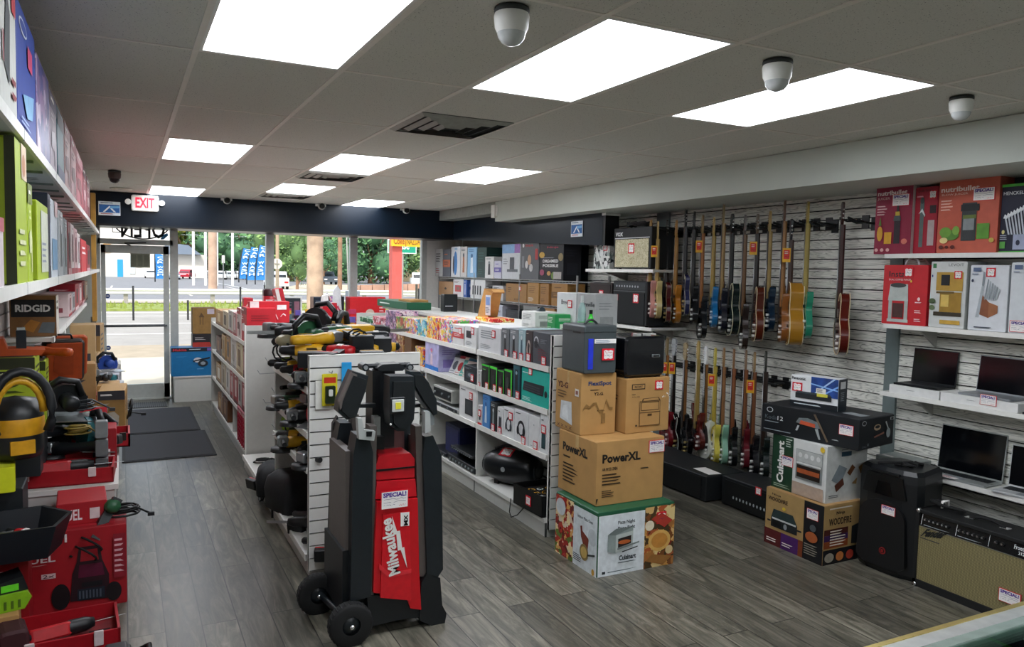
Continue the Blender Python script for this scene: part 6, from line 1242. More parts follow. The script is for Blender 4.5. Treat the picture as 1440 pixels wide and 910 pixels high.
m = MB(); m.tube([(2.6, 5.05, .14), (2.575, 5.02, .05), (2.57, 4.98, -.0+.02), (2.58, 4.9, .06), (2.6, 4.84, .13)], .004, RUB, 5); tag(m.build('power_cord'), 'thin black cord drooping over the front of the lowest deck', 'cord')
# bays 3-5 toys
TW = 'toy and game boxes toward the window'
row(CX, 1.201, .26, [(586, 599, 450, 'teal and white toy box ', TOYB, None, '', ''), (569, 585, 448, 'colourful toy figure box ', TOYS, None, '', ''), (556.5, 568.5, 446, 'green playset box ', TOYG, None, '', ''), (542, 556, 437, 'tall lilac doll box ', TOYP, None, '', ''), (524, 541, 446, 'small red and white toy pack ', PH(['c83a48', 'e8e0e0', '6a2a38', 'd88a98'], 30), None, '', ''), (505, 523, 447, 'green toy vehicle pack ', PH(['1c5a30', '2a8a48', 'd8dcd0', '123a20'], 30), None, '', '')], 'on the top shelf beyond the second bay', TW)
row(CX, .901, .24, [(583.5, 596, 488, 'yellow and green craft box ', TOYY, None, '', ''), (568, 578, 471, 'brown and black figure box ', P('6a4a2c', .6), None, '', ''), (557, 567, 468, 'orange-brown doll box ', PH(['a87a3c', '5a3a28', 'e0c898', '8a4a2c'], 30), None, '', ''), (543, 556, 465, 'mauve doll box ', TOYP, None, '', ''), (528, 541, 470, 'green jungle toy box ', PH(['3a9a38', '6ac848', 'c8b070', '1c5a20'], 30), None, '', ''), (514, 527, 466, 'grey and pink doll box ', PH(['a89aa8', 'e0c8d0', '58485a', 'c87a98'], 30), None, '', ''), (504, 513, 462, 'lime green packaged toy ', P('54b03a', .5), None, '', '')], 'on the second shelf beyond the second bay', TW, zref=.25)
row(CX, .581, .24, [(584, 596, 530, 'red and yellow toy pack ', TOYY, None, '', ''), (571, 583, 528, 'blue toy pack ', TOYB, None, '', '')], 'on the third shelf of the third bay', TW)
# goods standing on top of gondola C and behind
o = carton('board_game', 'long dark green box lying flat above the toy boxes', 'box', (3.06, 8.95, 1.391), 1.15, .3, .085, -PI/2, '165c3c', {'F': [('l', .1, .3, .6, .7, 'd8e0d8', 1)]})
def oncee(name, lab, u0, u1, vt, vb, y, d, col, faces=None, rot=0, cards=(), cat='box', z=None, group=None):
    """upright box facing the camera, standing at depth y"""
    a = ony(u0, vb, y); b = ony(u1, vb, y); c = ony((u0+u1)/2, vt, y); zb = (a.z+b.z)/2 if z is None else z
    return carton(name, lab, cat, ((a.x+b.x)/2, y+d/2, zb), b.x-a.x, d, c.z-zb, rot, col, faces, group, cards)
row(2.98, 1.391, .22, [
    (560, 577, 421, 'small plain brown carton ', KRAFT, 'lines', '6a4a24', '6a4a24'),
    (668, 693, 447, 'yellow and red snack-coloured packet ', PH(['e8b81e', 'd8302a', 'f0e0a0', 'c81e1e'], 30), None, '', ''),
    (733, 752, 438, 'white and grey appliance carton ', 'd8dad6', 'lines', '8a8e8a', 'a0a4a0'),
    (769, 780, 442, 'bright green small carton ', '1f9a50', 'lines', 'd8ecd8', 'c8e0c8')], 'standing on top of the long shelf unit', 'goods on top of the long shelf unit', zref=.1, name='carton')
o = oncee('fabric_bag', 'black fabric bag with white lettering band on top of the long shelf unit', 624, 643, 414, 446, 8.0, .1, '14181b', {'F': [('l', .1, .28, .9, .36, 'e8eaec', 1)]}, cat='bag', z=1.391)
# open tan carton leaning
t = thing('open_carton', 'open tan mailer carton propped slanting on top of the long shelf unit', 'box', (3.12, 6.55, 1.392), -PI/2)
m = MB(); m.prism([(-.22, 0), (-.06, .3), (.13, .3), (.02, 0)], -.05, .05, P('b98a4c', .75)); m.build('shell', t); m = MB(); m.prism([(-.06, .3), (.13, .3), (.16, .27), (.14, .26), (.0, .285)], -.06, .06, P('a5783e', .75)); m.build('flap', t)
m = MB(); m.box((-.02, -.053, .05), (.09, -.05, .24), P('c8ccd4', .5)); art(m, (V3((-.02, -.054, .05)), V3((.11, 0, 0)), V3((0, 0, .19)), V3((0, -1, 0))), [('r', .1, .5, .9, .9, '6a8ac0'), ('l', .1, .1, .9, .4, '50586a', 4)]); m.build('pasted_label', t)
t = thing('vacuum_dustbin', 'dark translucent round vacuum head on top of the long shelf unit', 'vacuum part', (3.1, 5.6, 1.391), -PI/2)
m = MB(); m.lathe([(0, 0), (.1, 0), (.11, .03), (.1, .09), (.06, .12), (0, .125)], P('26303a', .15), 20); m.build('bowl', t); m = MB(); m.cyl((0, 0, .12), (.08, 0, .15), .03, P('3a444c', .3)); m.build('spout', t); m = MB(); m.lathe([(.104, .02), (.114, .03), (.104, .045)], P('3a5a9a', .3), 20); m.build('blue_ring', t)
# bottle
t = thing('spray_bottle', 'clear plastic cylinder with green parts at the near end of the shelf top', 'cleaning bottle', (3.0, 4.75, 1.391))
m = MB(); m.lathe([(0, 0), (.03, 0), (.032, .02), (.03, .2), (.02, .23), (.012, .25), (0, .25)], P('9ab8b4', .1), 16); m.build('bottle', t); m = MB(); m.lathe([(.031, .03), (.034, .04), (.034, .1), (.031, .11)], P('2ac83a', .3), 16); m.build('green_sleeve', t); m = MB(); m.cyl((0, 0, .25), (0, 0, .3), .012, P('c8d0cc', .3)); m.build('nozzle', t)
t = thing('spray_bottle', 'green liquid bottle beside the clear cylinder on the shelf top', 'cleaning bottle', (3.02, 4.66, 1.391))
m = MB(); m.lathe([(0, 0), (.025, 0), (.026, .12), (.015, .15), (.01, .17), (0, .17)], P('3ad83a', .2), 16); m.build('bottle', t); m = MB(); m.cyl((0, 0, .17), (0, 0, .2), .013, DKBLK); m.build('cap', t)
# ---- alcove wire shelves
AW = 'on the highest wire shelf by the window'
row(AX, 1.766, .24, [
    (612, 622, 350, 'white pack with small red print ', 'd2d4d2', 'lines', '6a6a6a', 'b05050'), (622.8, 633, 351, 'grey and orange electronics box ', '5a5e68', 'band', 'c86a3a', '20242a'),
    (634, 647, 347, 'white box with tall blue bottle picture ', 'dadde0', [('e', .5, .45, .2, .4, '2f7ac0'), ('e', .3, .4, .08, .3, '3a2a38'), ('r', .4, .88, .7, .96, '9ab8d0')], '8ab0d0', '2a5a90'), (647.5, 656, 347, 'narrow white and orange box ', 'd0ccc8', 'tall', 'b06a3a', '50585c'),
    (657, 670, 348, 'light blue fan box ', '8ab8dc', 'tall', 'e0ecf4', '3a6a9a'), (671, 684, 348, 'dark green plain box ', '1c3c38', 'lines', '2c5450', '2c5450'), (682, 694, 361, 'white box with dark tool picture ', 'dcdcda', 'tall', '30343a', '8a9094'), (695, 705, 367, 'small lilac and white box ', 'd0d0e0', 'band', '6a62b0', 'e8e8f0'),
    (706, 731, 343.5, 'large white and blue appliance box ', 'd8dce0', [('r', 0, .74, 1, 1, '8ab4e0'), ('r', .7, .74, 1, 1, 'a878c0'), ('r', .45, .2, .7, .62, '50565c'), ('r', .3, .2, .9, .28, '6a7076'), ('l', .08, .4, .35, .6, '9aa0a4', 3)], '8ab4e0', '9aa0a4'),
    (732, 758, 338, 'large grey vacuum box with picture tiles ', '63666a', [('t', .25, .84, .7, .9, 'Shark', 'c83a3a', .02), ('e', .14, .87, .05, .05, 'e0e0e0'), ('r', .08, .3, .2, .6, '8a8e92'), ('e', .5, .5, .1, .13, 'c8a080'), ('e', .35, .38, .08, .1, 'e0e0e0'), ('e', .6, .3, .1, .1, 'd0d0d0'), ('r', .82, .5, .96, .78, 'c04040')], '4a4e52', 'c8c8c8'),
    (759, 792, 340, 'large black blender box reading dreamed possible ', '12141c', [('t', .14, .34, .8, .42, 'POSSIBLE', 'e8eaec', .03), ('t', .14, .46, .8, .54, 'DREAMED', 'e8eaec', .03), ('t', .32, .82, .8, .88, 'Ninja', 'b03a50', .02), ('e', .1, .66, .12, .08, 'c8a040'), ('e', .9, .6, .1, .1, '8a7a50'), ('e', .12, .2, .1, .08, 'a04868'), ('e', .42, .18, .08, .06, 'c89a58'), ('e', .62, .12, .1, .1, '6a8a3a'), ('r', .62, .04, .95, .22, 'b0aca8'), ('l', .14, .56, .8, .6, '8a8e98', 1)], '20222c', '8a8e98')],
    AW, 'boxes on the highest wire shelf', zref=.3)
row(AX, 1.471, .24, [
    (617, 636, 396, 'brown carton with a small dark mark ', 'b88c5e', [('e', .5, .5, .08, .08, '3a2a20')], 'b88c5e', '6a4a2c'), (637, 651, 393, 'white box with red top print ', 'd8d8d8', 'dev', 'c04048', '8a6a5a'), (651.5, 656, 394, 'thin blue box ', '3a62b0', 'tall', 'd0d8e8', 'd0d8e8'),
    (661, 682, 394, 'white box picturing dark knives ', 'd8dada', [('r', .15+.17*k, .2, .22+.17*k, .7, '20242a') for k in range(4)], 'b0b4b8', '50565a'), (683, 691, 403, 'black and white hair dryer box ', '1c1e22', 'head', 'd8dadc', '1c1e22'), (692, 707, 402, 'white grinder box ', 'd0d0d2', 'dev', '8a4a5a', '30343a'),
    (711, 740, 399, 'long brown carton with dark print ', 'a67a42', [('t', .42, .1, .65, .2, 'XXXX', '4a3018', .01), ('l', .1, .5, .3, .8, '6a4a24', 3)], '8a6232', '6a4a24', .75), (741, 757, 398, 'brown carton with pale sticker ', 'b08448', 'lines', '8a6232', 'e0d8c8'), (759, 771, 399, 'narrow brown carton ', 'a37640', 'lines', '7a5628', '7a5628'), (775, 797, 398, 'brown carton behind the shelf post ', '9f743c', 'band', '6e4c22', 'a37640')],
    'on the second wire shelf', 'boxes on the second wire shelf')
row(AX, 1.191, .24, [
    (680, 706, 428, 'white and blue appliance carton ', 'c8ccd8', [('t', .5, .55, .9, .68, 'Beautiful', '3a3038', .01), ('l', .1, .2, .5, .4, '7a80a0', 2)], '9aa0b8', '50586a'),
    (711, 730, 436, 'dark grey appliance ', '2c3238', 'lines', '40464c', '40464c'), (735, 756, 430, 'grey-green carton ', '8a8e8a', 'lines', '6a6e6a', 'c8ccc8'), (758, 779, 427, 'brown carton with red sticker ', 'a87c48', 'lines', '7a5628', '7a5628', .75),
    ],
    'on the third wire shelf', 'boxes on the third wire shelf', zref=.15)
row(3.12, 1.391, .2, [
    (782, 809, 412, 'white coffee machine carton ', 'd8dadc', [('t', .25, .7, .75, .82, 'Breville', '20242a', .01), ('l', .2, .4, .6, .44, '9aa0a4', 1)], 'b8bcc0', '50565a', .72), (810, 836, 413, 'grey coffee machine carton with plant ', 'a9acac', [('t', .3, .68, .95, .8, 'Breville', '2a2e34', .01), ('e', .8, .25, .14, .12, '3a7a3a')], '8a8e8e', '50565a')],
    'at the near end of the long shelf unit top', 'coffee machine cartons on the shelf top', zref=.1)
# ---- gondola B, brown and red cartons facing the aisle
BX = 1.0; TOOLR = 'b5242a'
def brow(z, items, where, grp): return row(BX, z, .26, items, where, grp, zref=.1, name='tool_carton')
brow(1.151, [(303.5, 312, 436, 'tan carton far along ', 'b08040', 'book', '6a4420', 'e0c890'), (312.5, 320, 438, 'pale tan carton ', 'd0c0a0', 'book', '8a6a40', '50381c'), (320.5, 327, 437, 'white slim carton ', 'e0dcd4', 'book', 'a03838', '8a8a88'), (327.5, 332, 440, 'rose slim carton ', 'c89090', 'book', 'b03030', 'f0e0e0'), (332.5, 338.5, 433, 'white and red tall carton ', 'e0d4d0', 'tool', 'c02028', '60282a'), (339, 350.5, 432, 'red tool carton with white lettering lines ', 'c21c2a', 'tool', '8f1420', 'f0e8e8')], 'on the top shelf of the carton unit', 'cartons on the top shelf of the carton unit')
o = carton('tool_carton', 'wide red carton facing the camera atop the brown and red carton unit', 'box', (1.22, 7.45, 1.33), .36, .12, .2, .05, 'c81c2c', {'F': [('r', 0, 0, .22, 1, 'e8e4e2'), ('l', .3, .6, .6, .75, 'f4e8e8', 1), ('r', .68, .62, .92, .84, 'f0e8e6'), ('s', .3, .1, .9, .45, 'f0dede', 5)]})
brow(.801, [(303.5, 310.5, 474, 'dark brown carton ', '5a3424', 'book', '2a1a14', '8a5a3a'), (311, 317, 471, 'tan carton with dark foot ', 'b8904c', 'book', '50381c', '8a6a38'), (317.5, 323.5, 473, 'orange-tan carton ', 'b07a30', 'book', '6a4420', '3a2818'), (324, 331, 476, 'white carton with grey print ', 'd8d6d2', 'book', '9a9690', 'b0aca6'), (331.5, 340.5, 483, 'cream carton ', 'd4c6a0', 'book', '9a7a48', '7a5a30'), (341, 345.5, 484, 'dark red slim carton ', '7a1c22', 'book', '3a1014', 'c8a0a0'), (346, 350.5, 489, 'bright red slim carton ', 'c0202c', 'book', '6a1018', 'f0d8d8')], 'on the second shelf of the carton unit', 'cartons on the second shelf of the carton unit')
brow(.461, [(304, 311, 512, 'tan carton with white label ', 'a88450', 'book', '5a4020', 'e0d8c8'), (311.5, 317, 512, 'pale carton ', 'c8bca0', 'book', '6a5030', '8a7a5a'), (317.5, 322, 516, 'white carton ', 'dad8d4', 'book', 'b0a8a0', '8a8680'), (323, 328, 521, 'red carton ', 'b51e28', 'book', '5a0f18', 'e0b8b8'), (328.5, 334, 522, 'crimson carton ', '9f1826', 'book', '4a0c14', 'e8c8c8'), (334.5, 339, 528, 'grey-white carton ', 'c8c4c0', 'book', '8a3a3c', '50484a'), (339.5, 346, 530, 'dark red carton nearest the grey end panel ', '8a1622', 'book', '40090f', 'd8a8a8')], 'on the third shelf of the carton unit', 'cartons on the third shelf of the carton unit')
brow(.136, [(306, 312.5, 555, 'brown carton ', '96683a', 'book', '5a3a1c', 'c8a878'), (313, 319.5, 560, 'dark brown carton ', '6a4226', 'book', '3a2414', 'a88460')], 'on the deck of the carton unit', 'cartons on the deck of the carton unit')
t = thing('plastic_crate', 'crimson ribbed plastic crate on the deck of the carton unit', 'crate', (1.14, 7.6, .136), -PI/2)
m = MB(); cr = P('a01430', .35)
for k in range(7): m.box((-.27, -.145, .03+.045*k), (.27, -.135, .05+.045*k), cr)
for k in range(7): xx = -.27+.09*k; m.box((xx-.006, -.15, 0), (xx+.006, -.13, .33), cr)
m.build('ribbed_front', t); m = MB(); m.box((-.27, -.134, .0), (.27, .13, .32), P('7a1026', .4)); m.build('shell', t); m = MB(); m.rbox((-.28, -.15, .32), (.28, .14, .345), .01, cr); m.build('lid', t)
# on top of B and in the window
m = MB(); m.lathe([(0, 0), (.09, 0), (.1, .02), (.1, .22), (0, .22)], P('b81c2a', .4), 4, rotz(PI/4)); m.lathe([(.103, .19), (.103, .25), (.09, .27), (0, .27)], P('3a1418', .4), 4, rotz(PI/4)); art(m, (V3((-.07, -.073, .08)), V3((.14, 0, 0)), V3((0, 0, .08)), V3((0, -1, 0))), [('l', .1, .2, .9, .9, 'f0dcdc', 2)])
tag(m.build('tool_canister', None, (1.52, 9.2, 1.33)), 'square red canister with dark lid against the shop window, far end of the carton unit', 'canister')
oncee('tool_carton', 'small red carton with a white picture just right of the square canister', 343, 356, 419, 433, 8.9, .15, 'bc1f30', {'F': [('e', .5, .4, .25, .25, 'f0e8e4')]}, z=1.331)
t = carton('tool_carton', 'red and white carton standing tilted between the canister and the window frame', 'box', (1.72-.2, 8.35, 1.335), .08, .2, .3, 0, 'c21c2c', {'F': [('r', .0, 0, .45, 1, 'e8e2dc')], 'L': [('l', .1, .2, .9, .8, 'f0dcdc', 4)]}); t.rotation_euler = (0, -.22, 0)
# window bench items
def bench(name, lab, u0, u1, vt, vb, y, d, col, faces, cat='box', **k): return oncee(name, lab, u0, u1, vt, vb, y, d, col, faces, cat=cat, group='cartons in the shop window', **k)
bench('makita_blue'.replace('makita_blue', 'saw_carton'), 'large blue power saw carton with red and black top band on the white plinth', 241, 301, 489, 541, 11.16, .3, '1878b4', {'F': [('r', 0, .86, 1, 1, '15202c'), ('t', .04, .885, .36, .97, 'Makita', 'd83a4a', .04), ('l', .42, .91, .78, .96, 'e8ecf0', 1), ('r', .84, .88, .98, .98, '7a62b0'), ('l', .12, .66, .4, .7, '4a9ad0', 2), ('e', .62, .56, .1, .09, 'd8dce0'), ('p', [(.5, .54), (.9, .66), (.9, .6), (.52, .5)], '1a2024'), ('e', .74, .44, .12, .12, '26303a'), ('e', .74, .44, .06, .06, '9aa4ac'), ('l', .6, .22, .85, .26, '8ac0e4', 1)], 'L': [('r', .1, .1, .9, .8, '2a8ac8')]}, z=.352)
bench('tool_carton', 'dark and red carton between the blue saw carton and the brown carton', 271, 303, 470, 489.5, 11.22, .26, '241c20', {'F': [('r', 0, 0, 1, .42, 'b8382c'), ('l', .1, .55, .6, .8, 'b0a8a8', 2), ('e', .85, .5, .1, .3, '3a4a38')]})
bench('moving_carton', 'brown corrugated carton with arrow marks standing by the shop window', 271, 304, 433, 469.5, 11.22, .26, P('93703e', .8, noise=.1), {'F': [('r', .3, .35, .33, .72, '5a4020'), ('r', .42, .35, .45, .72, '5a4020'), ('p', [(.26, .64), (.37, .82), (.5, .64)], '5a4020'), ('r', .62, .76, .92, .96, 'c8bcc8'), ('r', .8, .05, .98, .16, 'd0ccc8')]})
bench('tool_carton', 'dark printed carton with white edge in front of the left window mullion', 392, 425, 417, 443, 10.9, .2, 'd8d8d4', {'F': [('r', .02, .05, .92, .95, '20262c'), ('l', .1, .6, .6, .85, '6a5a68', 3), ('e', .5, .35, .3, .15, '50606a'), ('r', .65, .4, .88, .85, '8a5a68')]}, z=1.0)
bench('tall_carton', 'tall narrow navy carton with a white square label standing in the window', 441, 455, 418, 462, 9.9, .2, '16202e', {'F': [('r', .25, .2, .7, .36, 'c8ccd0'), ('l', .2, .75, .8, .9, '5a6a80', 3)], 'L': [('r', 0, 0, 1, 1, '8a6a58')]})
bench('tool_carton', 'black printed carton with a purple patch behind the tall navy carton', 455, 484, 417, 444, 10.9, .2, '10161c', {'F': [('r', .3, .7, .8, 1, '9a5a9a'), ('l', .35, .75, .75, .95, 'e8d0e8', 2), ('e', .5, .4, .3, .15, '3a4a50'), ('r', .05, .6, .25, .66, 'd8dcdc')]}, z=1.0)
bench('tool_carton', 'wide red carton with a pale tool picture in the right part of the window', 492, 542, 418, 447, 10.75, .25, 'c8141e', {'F': [('p', [(.1, .2), (.3, .3), (.5, .55), (.8, .4), (.75, .2)], 'b09a90'), ('e', .56, .5, .12, .12, 'c8b0a0'), ('r', .78, .82, 1, .92, '2a1418'), ('l', .82, .5, .95, .7, 'e8b0b0', 2)]}, z=1.0)
bench('tool_carton', 'small blue carton left of the tall navy one', 426, 441, 444, 456, 9.95, .15, '2a55a0', {'F': [('l', .1, .3, .9, .7, '9ab0dc', 2)]}, z=1.02)
b = MB(); b.box((1.9, 9.75, .0), (4.1, 11.1, .02), LAM) if 0 else b.box((1.72, 9.6, .96), (4.0, 11.12, .998), LAM); b.box((1.74, 9.72, .4), (3.98, 11.1, .96), LAMG) if 0 else None
for x in (1.75, 2.55): 
    for y in (9.65, 11.05): b.cyl((x, y, .4 if y > 10.8 else 0), (x, y, .96), .02, WIRE)
tag(b.build('display_table'), 'white table top in front of the window carrying the tall cartons', 'table')
# standing cut toys etc. on far top
t = thing('party_bags', 'cluster of crimson and purple novelty pieces in the window display', 'novelty items', (2.3, 9.8, 1.0)); t['kind'] = 'stuff'
m = MB(); r = random.Random(5)
for k in range(70): m.cb((r.uniform(-.5, .5), r.uniform(-.08, .08), r.uniform(.02, .3)), (r.uniform(.03, .1), .02, r.uniform(.03, .09)), ['a01a48', 'c83a68', '6a5ab0', '3a3a9a', 'e0c8d8', 'd8a020', '2a1a2a'][k % 7], rotz(r.uniform(-.4, .4)) )
m.build('pieces', t)
m = MB(); m.prism([(-.06, 0), (.06, 0), (.04, .3), (.0, .36), (-.05, .28)], -.02, .02, P('e8e8ec', .4)); m.tube([(0, -.03, .1), (.1, -.03, -.1), (.05, -.03, -.25)], .012, P('a01840', .4), 5); tag(m.build('hanging_banner', None, (2.42, 9.65, 1.28)), 'white pointed cardboard piece rising above the crimson novelties', 'cardboard piece')
m = MB(); m.prism([(-.09, 0), (.09, 0), (.07, .2), (-.05, .2)], -.05, .05, P('c01828', .3)); m.prism([(-.06, .18), (.0, .18), (-.01, .28), (-.05, .26)], -.04, .04, P('e8e4e2', .4)); m.tube([(-.02, 0, .2), (-.01, 0, .3), (.03, 0, .22)], .01, P('e8e4e2', .4)); tag(m.build('red_tool_bag', None, (1.66, 6.95, 1.34)), 'glossy red bag with a white top standing behind the heap of drills', 'bag')
# ================================================================== TOWER LIGHT
t = thing('tower_light', 'tall red and black battery tower light on wheels before the slatted end panel', 'tower light', (1.2, 3.65, 0))
def q(u, v, y=3.63): p = ony(u, v, y); return (p.x-1.2, p.z)
TB = P('14181b', .4, noise=.1); TB2 = P('1c2226', .35); TG = P('6b6460', .4, .3, .05); TR_ = P('c8141f', .35, noise=.04)
def tp(nm, pts, y0, y1, m, yq=3.63): b = MB(); b.prism([q(u, v, yq) for u, v in pts][::-1], y0-3.65, y1-3.65, m); return b.build(nm, t)
b = MB(); b.prism([q(*p) for p in [(516, 838), (590, 838), (592, 868), (560, 872), (520, 882)]][::-1], -.02, .36, TB); b.build('base', t)
for k, (y0, y1) in enumerate(((3.62, 3.74), (3.95, 4.07))):
    tp('corner_column', [(501, 612), (518, 612), (524, 636), (521, 838), (492, 846), (496, 640)], y0, y1, TB2)
    tp('corner_column', [(597, 614), (608, 612), (620, 640), (622, 800), (614, 812), (600, 806), (594, 640)], y0, y1, TB2)
    tp('foot', [(589, 866), (592, 818), (600, 806), (618, 812), (621, 850), (627, 862), (624, 878), (612, 882), (590, 872)], y0, y1, TB)
    tp('side_rail', [(521, 600), (531, 600), (526, 838), (519, 838)], y0+.02, y1-.02, TG)
    tp('side_rail', [(585, 600), (594, 600), (600, 812), (591, 812)], y0+.02, y1-.02, TG)
b = MB(); b.box((-.23, .03, .2), (-.19, .36, .95), TG); b.box((-.245, .02, .12), (-.18, .4, .45), TB); b.build('left_side_panel', t)
b = MB(); b.box((.19, .03, .2), (.235, .36, .95), TG); b.build('right_side_panel', t)
tp('red_panel', [(529, 705), (586, 700), (588, 800), (591, 856), (576, 854), (570, 838), (524, 832), (526, 760)], 3.615, 3.95, TR_)
b = MB(); F0 = q(529, 838); F1 = q(588, 838); zt = q(560, 705)[1]
b.prism([q(*p) for p in [(537, 722), (574, 718), (576, 842), (533, 838)]][::-1], -.045, -.03, P('d11824', .3)); b.prism([q(*p) for p in [(531, 790), (545, 803), (576, 798), (576, 803), (545, 810), (531, 798)]][::-1], -.0468, -.04, P('e0303a', .35)); b.build('red_relief', t)
tp('red_pack', [(530, 654), (534, 642), (578, 638), (584, 646), (584, 672), (530, 676)], 3.64, 3.9, P('b8121e', .4))
tp('red_pack', [(530, 678), (584, 674), (586, 698), (528, 702)], 3.63, 3.9, P('c01522', .38))
tp('pack_groove', [(530, 661), (584, 656), (584, 658), (530, 664)], 3.636, 3.64, DKBLK)
# brand lettering reading upward, bolt and badge
a0 = q(561, 803); a1 = q(548, 725); p0 = V3((a0[0], -.0475, a0[1])); U = V3((a1[0]-a0[0], 0, a1[1]-a0[1])); Vv = V3((-U.z, 0, U.x)).normalized()*.062
b = MB(); b.text((p0, U, Vv, V3((0, -1, 0))), 0, 0, 1, 1, 'Milwaukee', .001, WHITE, .035, .0); b.build('brand_lettering', t)
b = MB(); b.prism([q(*p) for p in [(549, 724), (556, 745), (560, 744), (563, 768), (566, 767), (570, 796), (561, 771), (557, 772), (555, 749), (551, 750)]][::-1], -.048, -.046, WHITE); b.build('bolt_mark', t)
b = MB(); b.prism([q(*p) for p in [(561, 719), (573, 718), (573, 737), (561, 738)]][::-1], -.048, -.046, PAPER); m0 = q(571, 736); b.text((V3((m0[0], -.0485, m0[1])), V3((0, 0, .055)), V3((-.022, 0, 0)), V3((0, -1, 0))), 0, 0, 1, 1, 'MX', .001, DKBLK, .03); b.build('badge', t)
for (u, v), yy in (((492.5, 874), 3.60), ((447, 830), 4.02)):
    p = ony(u, v, yy); cx = p.x-1.2; cz = .103; b = MB()
    b.lathe([(.045, -.03), (.096, -.034), (.108, -.026), (.108, .026), (.096, .034), (.045, .03)], RUB, 28, TR(cx, yy-3.65, cz) @ rotx(PI/2) )
    for k in range(28): aa = 2*PI*k/28; b.cb((cx+.103*math.cos(aa), yy-3.65, cz+.103*math.sin(aa)), (.012, .05, .012), RUB, TR(cx, 0, cz) @ roty(0) @ TR(-cx, 0, -cz))
    b.build('wheel', t); b = MB(); b.lathe([(0, -.02), (.03, -.022), (.07, -.008), (.075, .0), (.0, .0)], TB2, 20, TR(cx, yy-3.672, cz) @ rotx(PI/2)); b.lathe([(0, -.0), (.012, .0), (.014, .012), (0, .016)], CHROME, 12, TR(cx, yy-3.685, cz) @ rotx(PI/2)); b.build('wheel_hub', t)
b = MB(); b.cyl((-.22, -.04, .103), (-.28, .37, .103), .016, TB2); b.prism([(-.25, .06), (-.12, .06), (-.12, .2), (-.22, .16)], .03, .3, TB); b.build('axle', t)
# head: cross bar, lamp heads, mast
z1 = q(540, 514, 3.8)[1]
b = MB(); b.cyl((*[q(511, 516, 3.8)[0], .15], z1), (q(576, 514, 3.8)[0], .15, z1), .012, TB); b.prism([q(*p, 3.8) for p in [(526, 516), (534, 511), (558, 510), (566, 515), (562, 520), (530, 521)]][::-1], .1, .2, TB); b.build('crossbar', t)
for u in (512, 574): b = MB(); x_, z_ = q(u, 516, 3.8); b.cyl((x_, .12, z_), (x_, .2, z_), .02, TB2, n=16); b.cyl((x_, .115, z_), (x_, .12, z_), .011, ALU, n=12); b.build('pivot_knob', t)
b = MB(); b.box((-.03, .12, .93), (.05, .22, z1), TB); b.box((-.075, .1, .95), (-.035, .22, z1-.02), DKBLK); b.build('mast', t)
def lamp(poly, y0, y1, facet=None, yq=3.7):
    L = thing('lamp_head', '', '', (0, 0, 0)); 
    for k_ in ('label', 'category'): del L[k_]
    L.parent = t
    b = MB(); b.prism([q(u, v, yq) for u, v in poly][::-1], y0, y1, TB2); cx = sum(q(u, v, yq)[0] for u, v in poly)/len(poly); cz = sum(q(u, v, yq)[1] for u, v in poly)/len(poly)
    b.prism([((q(u, v, yq)[0]-cx)*.8+cx, (q(u, v, yq)[1]-cz)*.85+cz) for u, v in poly][::-1], y0-.018, y0, TB); b.build('housing', L)
    if facet: b = MB(); b.prism([q(u, v, yq) for u, v in facet][::-1], y0-.012, y0+.03, TG); b.build('lamp_face', L)
    return L
lamp([(492, 520), (514, 527), (510, 548), (497, 584), (484, 588), (472, 577), (474, 562)], .0, .09, [(491, 522), (498, 525), (480, 566), (474, 574), (473, 563)])
L = lamp([(538, 525), (571, 525), (573, 560), (571, 584), (562, 600), (548, 600), (539, 592), (537, 570)], -.07, .03)
b = MB(); c = q(555, 568, 3.6); b.rbox((c[0]-.04, -.1, c[1]-.04), (c[0]+.04, -.085, c[1]+.04), .015, TB); b.rbox((c[0]-.03, -.106, c[1]-.03), (c[0]+.03, -.098, c[1]+.03), .012, P('c8ccc8', .25)); b.build('bezel', L)
b = MB(); b.rbox((c[0]-.014, -.109, c[1]-.016), (c[0]+.014, -.105, c[1]+.016), .007, P('e8e040', .3)); b.build('led', L)
b = MB(); d_ = q(546, 595, 3.6); b.ball((d_[0], -.088, d_[1]), .006, WHITE, 8); b.build('rivet', L)
lamp([(573, 521), (586, 521), (598, 536), (609, 560), (610, 580), (605, 582), (589, 562), (574, 538)], .0, .09)
tp('latch_bracket', [(499, 586), (505, 586), (508, 602), (524, 604), (522, 617), (501, 615)], 3.58, 3.62, P('c2c6c4', .3, .3, .03), 3.63); tp('latch_window', [(511, 604), (519, 604), (518, 611), (511, 611)], 3.574, 3.581, DKBLK)
tp('latch_bracket', [(593, 577), (600, 577), (601, 604), (593, 607)], 3.58, 3.62, P('c2c6c4', .3, .3, .03)); tp('side_flap', [(599, 577), (613, 579), (614, 599), (600, 602)], 3.66, 3.7, P('7d8484', .4))
tp('spring_column', [(532, 590), (541, 590), (541, 620), (532, 620)], 3.7, 3.75, P('9a9c98', .3, .5)); tp('battery_dock', [(531, 616), (543, 616), (543, 634), (531, 634)], 3.66, 3.75, DKBLK)
tp('crossbar', [(508, 573), (536, 572), (536, 578), (508, 578)], 3.72, 3.76, TB); tp('crossbar', [(572, 574), (600, 572), (600, 577), (572, 579)], 3.72, 3.76, TB)
tp('back_plate', [(548, 592), (582, 590), (582, 642), (548, 642)], 3.78, 3.8, P('6a4a4a', .5))
tp('outer_tube', [(489, 612), (496, 600), (500, 640), (488, 800), (482, 802)], 4.05, 4.09, TB, 3.75)
o = card(t, 'special', (V3((-.25, -.05, 0)), V3((.5, 0, 0)), V3((0, 0, 1)), V3((0, -1, 0))), (q(552, 700)[0]+.25)/.5, q(552, 700)[1], .115, asp=1.25)
